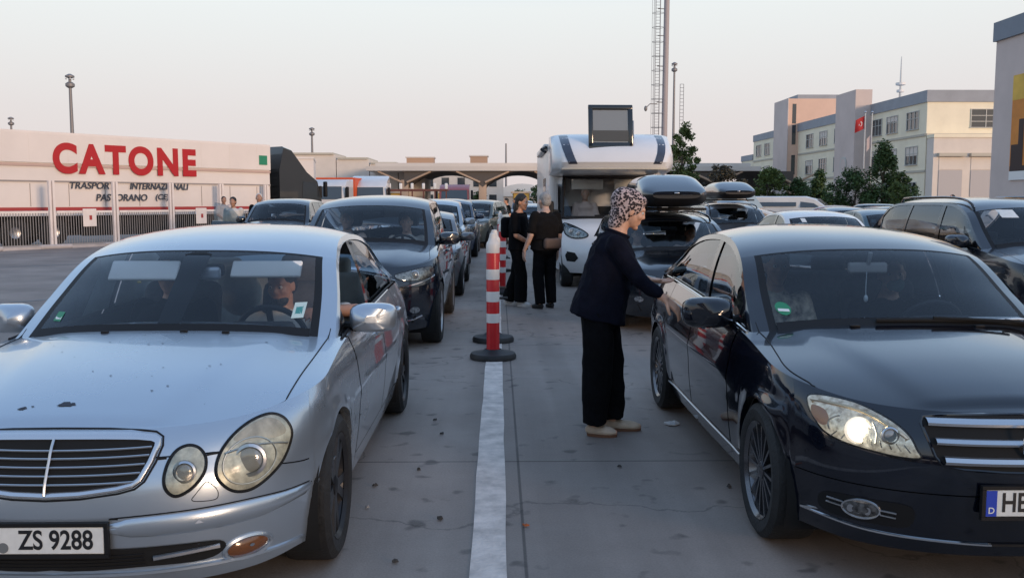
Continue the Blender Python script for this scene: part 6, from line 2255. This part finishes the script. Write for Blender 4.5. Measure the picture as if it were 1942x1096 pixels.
def person(label, loc, rz, J, look, vox=.007, group=None):
    """J: joints in the figure's own space (facing +X); look: materials and garment shapes"""
    k = J.get('k', 1.0)
    mb = MB()
    Mh = J['head']
    head_shape(mb, Mh, k)
    neck0 = J['neck']
    hc = Mh @ V(-.022, 0, -.07)
    mb.capsule(neck0, .058 * k, hc, .052 * k)
    mb.capsule(J['chest'] + V(0, -.07, 0), .10 * k, J['chest'] + V(0, .07, 0), .10 * k)
    mb.capsule(J['chest'], .12 * k, J['pelvis'], .12 * k)
    mb.capsule(J['neck'], .07, J['chest'], .10)
    for s in ('L', 'R'):
        sh, el, wr = J['sh' + s], J['el' + s], J['wr' + s]
        mb.capsule(J['chest'] + (sh - J['chest']) * .5, .07 * k, sh, .056 * k)
        mb.capsule(sh, .053 * k, el, .041 * k)
        mb.capsule(el, .041 * k, el + (wr - el) * .35, .040 * k)
        mb.capsule(el + (wr - el) * .35, .040 * k, wr, .026 * k)
        d, b, sd, cu = J['hand' + s]
        hand_shape(mb, wr, d, b, sd, cu, k)
        if 'an' + s in J:
            hp, kn, an = J['hp' + s], J['kn' + s], J['an' + s]
            mb.capsule(J['pelvis'] + (hp - J['pelvis']) * .5, .10 * k, hp, .085 * k)
            mb.capsule(hp, .082 * k, kn, .055 * k)
            mb.capsule(kn, .054 * k, kn + (an - kn) * .3, .052 * k)
            mb.capsule(kn + (an - kn) * .3, .052 * k, an, .036 * k)
            t = J['toe' + s]
            mb.capsule(an + V(0, 0, -.035), .034, t, .022)
    body = remesh(mb, vox, 'person', look.get('skin', M_SKIN), None, smooth=3)
    tag(body, label, 'person', group)
    body.location = loc
    body.rotation_euler = (0, 0, rz)
    eyes(Mh, body, k)
    g = look.get('g', .016)                    # looseness of the clothes
    # top: lofted trunk with sleeves grown into it
    mb = MB()
    ch, pe = J['chest'], J['pelvis']
    bel = look.get('belly', .0)
    wd = look.get('wide', 1.0)
    lat = (J['shL'] - J['shR']).normalized()
    upv = (ch - pe).normalized()
    fr = lat.cross(upv).normalized()
    hem = look.get('hem', .06)
    nk = J['neck']
    if 'rings' in look:
        rings = look['rings']
    else:
        shc = (J['shL'] + J['shR']) / 2
        half = (J['shL'] - J['shR']).length / 2
        rings = [(nk + upv * .01, .058 + g * .3, .062 + g * .3), (nk * .55 + shc * .45, .075 + g * .5, .105), (shc + upv * .005, .094 + g, half * .93), (shc - upv * .07, .112 * wd + g, half * .98 * wd),
            (ch, .118 * wd + g, .172 * wd + g), (ch + (pe - ch) * .45 + fr * bel * .4, .112 * wd + g + bel * .6, .158 * wd + g), (ch + (pe - ch) * .8 + fr * bel * .4, .116 * wd + g + bel * .7, .162 * wd + g), (pe - upv * hem * .2 + fr * bel * .2, .122 * wd + g + bel * .5, .172 * wd + g), (pe - upv * hem, .124 * wd + g * 1.3 + bel * .4, .176 * wd + g * 1.3)]
    rws = []
    for c, a_, b_ in rings:
        rws.append([c + fr * a_ * math.copysign(abs(cos(t)) ** .85, cos(t)) + lat * b_ * math.copysign(abs(sin(t)) ** .85, sin(t)) for t in (2 * pi * i / 28 for i in range(28))])
    mb.grid(rws, close_v=True)
    mb.sheet(rws[0])
    mb.sheet(rws[-1])
    for s in ('L', 'R'):
        sh, el, wr = J['sh' + s], J['el' + s], J['wr' + s]
        r0 = .062 + g * .4
        mb.capsule(sh * .75 + (J['shL'] + J['shR']) * .125 - upv * .02, .07, sh - upv * .01, r0)
        if look.get('sleeve', 'long') == 'long':
            mb.capsule(sh, r0, el, .050 + g * .5)
            mb.capsule(el, .050 + g * .5, el + (wr - el) * look.get('cuffat', .80), .036 + g * .4)
        else:
            mb.capsule(sh, r0 + .004, sh + (el - sh) * .72, .058 + g * .8)
    remesh(mb, look.get('cvox', vox * 1.3), look.get('topname', 'shirt'), look['top'], body, smooth=5, folds=look.get('folds', .006))
    if 'anL' in J:
        mb = MB()
        lg = look.get('leg', (.105, .085, .075))
        mb.ellip(pe - V(0, 0, .02), (.13 * wd + .01 + bel * .5, .175 * wd + .01, .15), nu=20, nv=10)
        for s in ('L', 'R'):
            hp, kn, an = J['hp' + s], J['kn' + s], J['an' + s]
            an2 = an + V(0, 0, look.get('cuff', .0))
            mb.capsule(hp, lg[0], kn, lg[1])
            n = (an2 - kn)
            r = lg[2]
            p_ = kn
            mb.tube([kn, kn + n * .5, an2 + V(0, 0, -.01)], [lg[1], (lg[1] + r) / 2, r], 14)
            if lg[0] > .10: mb.capsule(pe + (hp - pe) * .6 - V(0, 0, .05), .11, hp, lg[0])
        remesh(mb, look.get('cvox', vox * 1.3), 'trousers', look['legs'], body, smooth=4, folds=look.get('folds', .006), fscale=7)
        for s in ('L', 'R'):
            an, t = J['an' + s], J['toe' + s]
            d = V(t.x - an.x, t.y - an.y, 0).normalized()
            R = Matrix((d, V(-d.y, d.x, 0), V(0, 0, 1))).transposed()
            heel = V(an.x, an.y, 0) - d * .055
            ln = (V(t.x, t.y, 0) - heel).length + .02
            gz_ = look.get('ground', 0)
            up_ = min(an.z, t.z) - .0
            zb = max(0.0, t.z - .03)
            sm = MB()
            sm.ellip(heel + d * .06 + V(0, 0, zb + .045), (.075, .038, .045), R=R, nu=16, nv=10)
            sm.ellip(heel + d * ln * .55 + V(0, 0, zb + .036), (ln * .42, .044, .038), R=R, nu=16, nv=10)
            sm.ellip(heel + d * (ln - .075) + V(0, 0, zb + .032), (.078, .046, .030), R=R, nu=16, nv=10)
            so = remesh(sm, .008, 'shoe', look['shoe'], body, smooth=3)
            sl = MB()
            pl = []
            for i in range(20):
                a = 2 * pi * i / 20
                f = (cos(a) + 1) / 2
                pl.append(heel + d * (ln * f) * 1.0 + V(-d.y, d.x, 0) * (.040 + .008 * f) * sin(a))
            sl.add([p + V(0, 0, zb + .001) for p in pl] + [p + V(0, 0, zb + .020) for p in pl], [tuple(range(20)), tuple(range(39, 19, -1))] + [(i, (i + 1) % 20, 20 + (i + 1) % 20, 20 + i) for i in range(20)])
            sl.build('sole', look.get('sole', look['shoe']), so)
    # hair
    hm = look.get('hair')
    if hm:
        mb = MB()
        Rh = Mh.to_3x3()
        mb.ellip(Mh @ V(-.020, 0, .045), (.098, .086, .095), R=Rh)
        mb.ellip(Mh @ V(-.055, 0, -.005), (.060, .078, .075), R=Rh)
        if look.get('bun'): mb.ellip(Mh @ V(-.12, 0, .03), (.05, .05, .05), R=Rh)
        if look.get('longhair'):
            mb.ellip(Mh @ V(-.06, 0, -.08), (.055, .085, .12), R=Rh)
        h = remesh(mb, .009, 'hair', hm, body, smooth=2)
    if look.get('beard'):
        mb = MB()
        Rh = Mh.to_3x3()
        mb.ellip(Mh @ V(.045, 0, -.078), (.052, .056, .045), R=Rh)
        remesh(mb, .008, 'beard', look['beard'], body, smooth=2)
    return body

def headM(p, pitch=0.0, yaw=0.0, roll=0.0):
    return Matrix.Translation(p) @ Matrix.Rotation(yaw, 4, 'Z') @ Matrix.Rotation(pitch, 4, 'Y') @ Matrix.Rotation(roll, 4, 'X')

# ---------------------------------------------------------------- woman in the leopard scarf
JW = dict(
    head=headM(V(.125, .0, 1.535), radians(20)), neck=V(.035, 0, 1.385), chest=V(.00, 0, 1.17), pelvis=V(-.075, 0, .86),
    shL=V(.015, .165, 1.315), elL=V(.085, .20, 1.06), wrL=V(.275, .16, 1.055),
    shR=V(.00, -.165, 1.315), elR=V(.155, -.22, 1.09), wrR=V(.320, -.27, .962),
    handL=(V(.9, .05, -.12), V(-.2, .15, -1), -1, .20), handR=(V(.74, .10, -.62), V(.45, -.55, .70), 1, .34),
    hpL=V(-.055, .09, .83), knL=V(.005, .10, .47), anL=V(.025, .075, .085), toeL=V(.205, .055, .03),
    hpR=V(-.105, -.09, .83), knR=V(-.10, -.10, .47), anR=V(-.115, -.085, .085), toeR=V(.015, -.115, .03))
woman = person('woman in leopard-print headscarf, navy blouse and black trousers leaning to the black car door', (.775, 6.25, 0), 0.0, JW,
    dict(skin=mat('skin_warm', (.66, .36, .235), rough=.5, noise=(30, .08)), top=M_NAVYCL, topname='blouse', legs=M_BLKCL, shoe=M_SHOEBG, sole=M_SOLE, rings=[
        (V(.035, 0, 1.40), .062, .066), (V(.02, 0, 1.375), .085, .11), (V(.015, 0, 1.335), .115, .165), (V(.01, 0, 1.26), .150, .185), (V(-.015, 0, 1.16), .163, .190), (V(-.035, 0, 1.06), .170, .188), (V(-.06, 0, .96), .180, .196), (V(-.082, 0, .87), .190, .208), (V(-.095, 0, .80), .196, .216)],
        wide=1.0, leg=(.112, .102, .088), cuff=.01, g=.018, cvox=.008, folds=.013, cuffat=.70), vox=.0055)
def scarf_material():
    m = bpy.data.materials.new('leopard_scarf')
    m.use_nodes = True
    t = m.node_tree
    b = t.nodes['Principled BSDF']
    b.inputs['Roughness'].default_value = .8
    tc_ = t.nodes.new('ShaderNodeTexCoord')
    nz = t.nodes.new('ShaderNodeTexNoise')
    nz.inputs['Scale'].default_value = 28
    mx = t.nodes.new('ShaderNodeVectorMath')
    mx.operation = 'MULTIPLY_ADD'
    mx.inputs[1].default_value = (.014, .014, .014)
    t.links.new(tc_.outputs['Object'], nz.inputs['Vector'])
    t.links.new(nz.outputs['Color'], mx.inputs[0])
    t.links.new(tc_.outputs['Object'], mx.inputs[2])
    vo = t.nodes.new('ShaderNodeTexVoronoi')
    vo.inputs['Scale'].default_value = 62
    t.links.new(mx.outputs[0], vo.inputs['Vector'])
    r = t.nodes.new('ShaderNodeValToRGB')
    e = r.color_ramp.elements
    e[0].position, e[0].color = .0, (.16, .07, .05, 1)
    e[1].position, e[1].color = .20, (.012, .008, .010, 1)
    for p, c in ((.50, (.014, .009, .012, 1)), (.56, (.50, .36, .33, 1)), (1.0, (.58, .45, .41, 1))):
        q = e.new(p)
        q.color = c
    t.links.new(vo.outputs['Distance'], r.inputs[0])
    t.links.new(r.outputs[0], b.inputs['Base Color'])
    return m
Mh = JW['head']
Rh = Mh.to_3x3()
mb = MB()
mb.ellip(Mh @ V(-.025, 0, .040), (.108, .094, .108), R=Rh, nu=24, nv=16)
mb.ellip(Mh @ V(-.075, 0, .050), (.085, .088, .092), R=Rh, nu=24, nv=16)
mb.ellip(Mh @ V(-.056, 0, -.040), (.074, .087, .080), R=Rh, nu=24, nv=16)
mb.ellip(Mh @ V(-.065, 0, -.108), (.056, .070, .056), R=Rh, nu=20, nv=12)
mb.ellip(Mh @ V(.036, 0, .085), (.050, .074, .040), R=Rh, nu=20, nv=12)
remesh(mb, .007, 'headscarf', scarf_material(), woman, smooth=4)
# blouse collar
mb = MB()
mb.tube([V(.035 + .075 * cos(a), .075 * sin(a), 1.385 - .028 * cos(a)) for a in lin(0, 2 * pi, 21)[:-1]], .014, 6, closed=True)
mb.build('collar', M_NAVYCL, woman)

# ---------------------------------------------------------------- the two men by the motorhome
def stand(h=1.72, hands='down', lean=0.0, feet=((.06, .10), (-.05, -.10)), heady=0.0, headp=0.0, k=1.0):
    s = h / 1.72
    P = lambda x, y, z: V(x * s, y * s, z * s)
    J = dict(k=s, head=headM(P(.045 + lean, 0, 1.60), headp, heady), neck=P(.0 + lean * .8, 0, 1.44), chest=P(-.01 + lean * .6, 0, 1.25), pelvis=P(0, 0, .93),
        shL=P(lean * .7, .185, 1.385), shR=P(lean * .7, -.185, 1.385), hpL=P(0, .09, .90), hpR=P(0, -.09, .90))
    for q, (fx_, fy) in zip('LR', feet):
        J['an' + q] = P(fx_ - .03, fy, .085)
        J['toe' + q] = P(fx_ + .135, fy * 1.25, .03)
        J['kn' + q] = P(fx_ * .5 + .03, fy * .98, .49)
    if hands == 'down':
        for q, sg in (('L', 1), ('R', -1)):
            J['el' + q] = P(-.03, .235 * sg, 1.10)
            J['wr' + q] = P(.05, .25 * sg, .86)
            J['hand' + q] = (V(.15, 0, -1), V(0, sg, 0.1), sg, .30)
    elif hands == 'clasp':
        for q, sg in (('L', 1), ('R', -1)):
            J['el' + q] = P(.05, .225 * sg, 1.10)
            J['wr' + q] = P(.22, .07 * sg, .98)
            J['hand' + q] = (V(.35, -.6 * sg, -.4), V(.8, .3 * sg, .4), sg, .45)
    return J
J1 = stand(1.72, 'down', lean=-.02, feet=((-.02, .11), (.02, -.11)), heady=radians(8))
J1['elL'], J1['wrL'] = V(-.01, .25, 1.10), V(.10, .30, .87)
man_b = person('grey-haired man in black t-shirt with a brown waist bag, seen from behind', (.70, 13.72, 0), radians(118), J1,
    dict(skin=M_SKINP, top=M_DKBRCL, topname='tshirt', sleeve='short', legs=M_BLKCL, shoe=M_SHOEB, hair=M_HAIRG, belly=.035, wide=1.14, hem=.05, leg=(.10, .09, .08), g=.022), vox=.008)
mb = MB().rbox((-.175, -.02, .98), (.09, .29, .16), .04)
mb.build('waist_bag', mat('bag_brown', (.10, .065, .05), rough=.7, noise=(9, .15)), man_b)
mb = MB().tube([V(.19 * cos(a), .215 * sin(a), 1.03 - .02 * cos(a)) for a in lin(0, 2 * pi, 25)[:-1]], .012, 6, closed=True)
mb.build('bag_strap', M_BLKCL, man_b)
J2 = stand(1.70, 'clasp', lean=.02, feet=((-.15, .06), (.10, -.08)), heady=radians(-10), headp=radians(8))
man_a = person('dark-haired person in black with clasped hands and white shoes', (.30, 14.05, 0), radians(-20), J2,
    dict(skin=M_SKIN, top=M_BLKCL, topname='tshirt', sleeve='short', legs=M_BLKCL, shoe=M_SHOEW, hair=M_HAIRD, longhair=True, belly=.0, wide=.98, hem=.06, leg=(.098, .095, .105), g=.02), vox=.008)
mb = MB().rbox((-.20, .05, 1.20), (.14, .26, .32), .06)
mb.build('backpack', M_BLKCL, man_a)

# man in the pale shirt at the fence, and one standing by the open car door
J3 = stand(1.76, 'clasp')
person('man in pale pink shirt standing at the white fence', (-9.55, 32.2, 0), radians(-60), J3, dict(skin=M_SKIND, top=M_PINKCL, sleeve='short', legs=M_PINKCL, shoe=M_SHOEB, hair=M_HAIRD, g=.03, hem=.1), vox=.012)
J4 = stand(1.80, 'down')
person('person in white cap standing behind the open car door', (-6.35, 24.6, 0), radians(-80), J4, dict(skin=M_SKIND, top=M_DKBRCL, sleeve='short', legs=M_BLKCL, shoe=M_SHOEB, hair=M_WHCL, g=.02), vox=.012)
J5 = stand(1.70, 'down')
person('person in white shirt standing inside the open door of the black SUV', (-6.75, 23.6, 0), radians(-90), J5, dict(skin=M_SKIND, top=M_WHCL, sleeve='long', legs=M_BLKCL, shoe=M_SHOEB, hair=M_HAIRD, g=.03), vox=.012)
for x, y, h_, rz, top, hair, lb in ((.35, 36.5, 1.72, 200, M_BLKCL, M_HAIRD, 'dark-clothed person walking between the distant queues'), (.85, 44, 1.75, 170, M_DKBRCL, M_HAIRD, 'person in dark clothes further up between the queues'), (-.45, 49, 1.68, 190, M_WHCL, M_HAIRD, 'person in a white top far up beside the barrier posts'),
    (13.7, 29.6, 1.72, 250, M_DKBRCL, M_HAIRD, 'dark-haired man, head showing above the cars before the garage doors'), (15.4, 31.0, 1.82, 200, M_PINKCL, M_HAIRD, 'pale-shirted man, head showing above the roof-railed SUV'), (16.6, 31.5, 1.70, 220, M_PINKCL, M_HAIRG, 'grey-haired person beside the pale-shirted man behind the roof-railed SUV')):
    person(lb, (x, y, 0), radians(rz), stand(h_, 'down'), dict(skin=M_SKIN, top=top, sleeve='short', legs=M_BLKCL, shoe=M_SHOEB, hair=hair, g=.02), vox=.014)

# ---------------------------------------------------------------- people in the cars (facing the camera)
def seated(car_x, car_y, S, lx, hz, label, look, yaw=0.0, pitch=0.0, wheelhands=False, dy=0.0, vox=.010, arm_out=False, roll=0.0):
    sy = S.seat_y + dy
    # own space faces +X; the car faces -Y, so own +X = world -Y and own +Y = world +X
    d = hz
    J = dict(head=headM(V(.02, 0, d), pitch, yaw, roll), neck=V(-.02, 0, d - .16), chest=V(-.05, 0, d - .36), pelvis=V(.03, 0, d - .68),
        shL=V(-.03, .18, d - .22), shR=V(-.03, -.18, d - .22))
    for q, sg in (('L', 1), ('R', -1)):
        if wheelhands:
            J['el' + q] = V(.16, .24 * sg, d - .44)
            J['wr' + q] = V(.38, .15 * sg, d - .34)
            J['hand' + q] = (V(.6, -.2 * sg, .5), V(-.2, sg * .5, .8), sg, .7)
        else:
            J['el' + q] = V(.05, .24 * sg, d - .48)
            J['wr' + q] = V(.26, .12 * sg, d - .56)
            J['hand' + q] = (V(.9, -.3 * sg, -.1), V(0, 0.2 * sg, 1), sg, .4)
    if arm_out:
        J['elL'] = V(.12, .47, d - .14)
        J['wrL'] = V(.36, .30, d - .12)
        J['handL'] = (V(.8, -.3, .1), V(0, .4, .9), 1, .6)
    return person(label, (car_x + lx, car_y + sy + .02, 0), radians(-90), J, look, vox=vox, group='people sitting in the waiting cars')
K = dict
cx, cy = silver_car.location.x, silver_car.location.y
seated(cx, cy, S_SIL, .30, 1.09, 'bearded driver in white shirt, arm on the silver saloon window', K(skin=M_SKIND, top=M_WHCL, sleeve='short', hair=M_HAIRD, beard=M_HAIRD), yaw=radians(-14), pitch=radians(10), arm_out=True, dy=-.02)
seated(cx, cy, S_SIL, -.36, 1.16, 'passenger dressed all in black in the silver saloon', K(skin=M_SKIN, top=M_BLKCL, hair=M_BLKCL, longhair=True, wide=1.25, g=.04), dy=-.05)
bx_, by_ = black_car.location.x, black_car.location.y
drv = seated(bx_, by_, S_BLK, .36, 1.14, 'driver of the black saloon with a teal face mask under the chin', K(skin=M_SKINP, top=M_DKBRCL, hair=M_HAIRD), yaw=radians(-10), dy=-.05)
mb = MB().ellip(V(.02, 0, 1.14) + V(.058, 0, -.055), (.052, .056, .052))
remesh(mb, .008, 'face_mask', mat('mask_teal', (.05, .14, .14), rough=.9), drv, smooth=2)
seated(bx_, by_, S_BLK, -.37, 1.19, 'front passenger in a pale patterned top in the black saloon', K(skin=M_SKIND, top=mat('floral_top', (.46, .42, .35), rough=.9, noise=(18, .8, 2)), hair=M_HAIRD, longhair=True), dy=-.04)
sx_, sy__ = suv_car.location.x, suv_car.location.y
seated(sx_, sy__, SH_SUV, .38, 1.33, 'driver in a light top at the wheel of the navy SUV', K(skin=M_SKINP, top=M_WHCL, hair=M_HAIRD), wheelhands=True, dy=-.15, vox=.012)
seated(sx_, sy__, SH_SUV, -.38, 1.36, 'front passenger with pale hair in the navy SUV', K(skin=M_SKINP, top=M_PINKCL, hair=M_HAIRG), dy=-.15, vox=.012)
ex_, ey_ = est_car.location.x, est_car.location.y
seated(ex_, ey_, SH_EST, -.38, 1.12, 'passenger in a white top in the dark estate behind the woman', K(skin=M_SKINP, top=M_WHCL, hair=M_HAIRD), dy=-.15, vox=.012)
seated(ex_, ey_, SH_EST, .38, 1.14, 'driver of the dark estate with the large roof box', K(skin=M_SKIN, top=M_PINKCL, hair=M_HAIRD), wheelhands=True, dy=-.15, vox=.012)
class _S: seat_y = 1.55
seated(2.17, 16.75, _S, -.45, 1.74, 'passenger in a light cap behind the motorhome screen', K(skin=M_SKINP, top=M_PINKCL, hair=M_PINKCL), dy=-.10, vox=.014)
seated(2.17, 16.75, _S, .45, 1.74, 'driver of the white motorhome', K(skin=M_SKINP, top=M_DKBRCL, hair=M_HAIRG), wheelhands=True, dy=-.10, vox=.014)

cu_ = MB().ellip(V(0, 0, 0), (.15, .08, .17), R=Matrix.Rotation(radians(-18), 3, 'Y')).build('cushion', mat('cushion_pale', (.50, .52, .50), rough=.9, noise=(9, .15)), None)
cu_.location = (cx - .08, cy + 1.95, 1.02)
tag(cu_, 'pale cushion propped between the front seats of the silver saloon', 'cushion')

# ================================================================ litter on the ground
rnd = random.Random(9)
def scrap(name, label, x, y, s, m, n=9, h=.012):
    mb = MB()
    ring = []
    for i in range(n):
        a = 2 * pi * i / n
        r = s * rnd.uniform(.55, 1.0)
        ring.append(V(r * cos(a) * 1.5, r * sin(a), .004 + rnd.uniform(0, h)))
    mid = [p * .5 + V(0, 0, h * rnd.uniform(.4, 1)) for p in ring]
    mb.grid([ring, mid], close_v=True)
    mb.sheet(mid)
    low = [V(p.x, p.y, .003) for p in ring]
    mb.grid([low, ring], close_v=True)
    o = mb.build(name, m, None, smooth=False)
    o.location = (x, y, .004)
    return tag(o, label, name.replace('_', ' '))
scrap('paper_scrap', 'crumpled white paper on the concrete beside the black saloon', (1281 - 945) * 6.46 / 1740, 6.46, .050, mat('paper', (.55, .54, .52), rough=.8), h=.02)
scrap('orange_peel', 'tiny orange scrap on the concrete right of the lane line', .135, 4.40, .013, mat('scrap_orange', (.35, .10, .03), rough=.8))
for k, (px_, D) in enumerate(((705, 5.05), (690, 4.68), (790, 5.35), (822, 6.6), (835, 6.2), (830, 4.5), (742, 3.95), (1395, 5.0), (1180, 5.4))):
    scrap('pebble', ('small stone near the front wheel of the silver saloon', 'pale stone by the front wheel of the silver saloon', 'stone just before the ground joint, left lane', 'stone near the rear wheel of the silver saloon', 'dark chip between the silver saloon and the lane line', 'dark crumb left of the lane line near the camera', 'dark crumb nearest the camera', 'stone by the front wheel of the black saloon', 'stone on the ground joint before the woman')[k], (px_ - 945) * D / 1740, D, rnd.uniform(.009, .016), mat('stone_dark', (.05, .048, .045), rough=.9) if k not in (1,) else mat('stone_pale', (.3, .29, .28), rough=.9), n=7, h=.014)
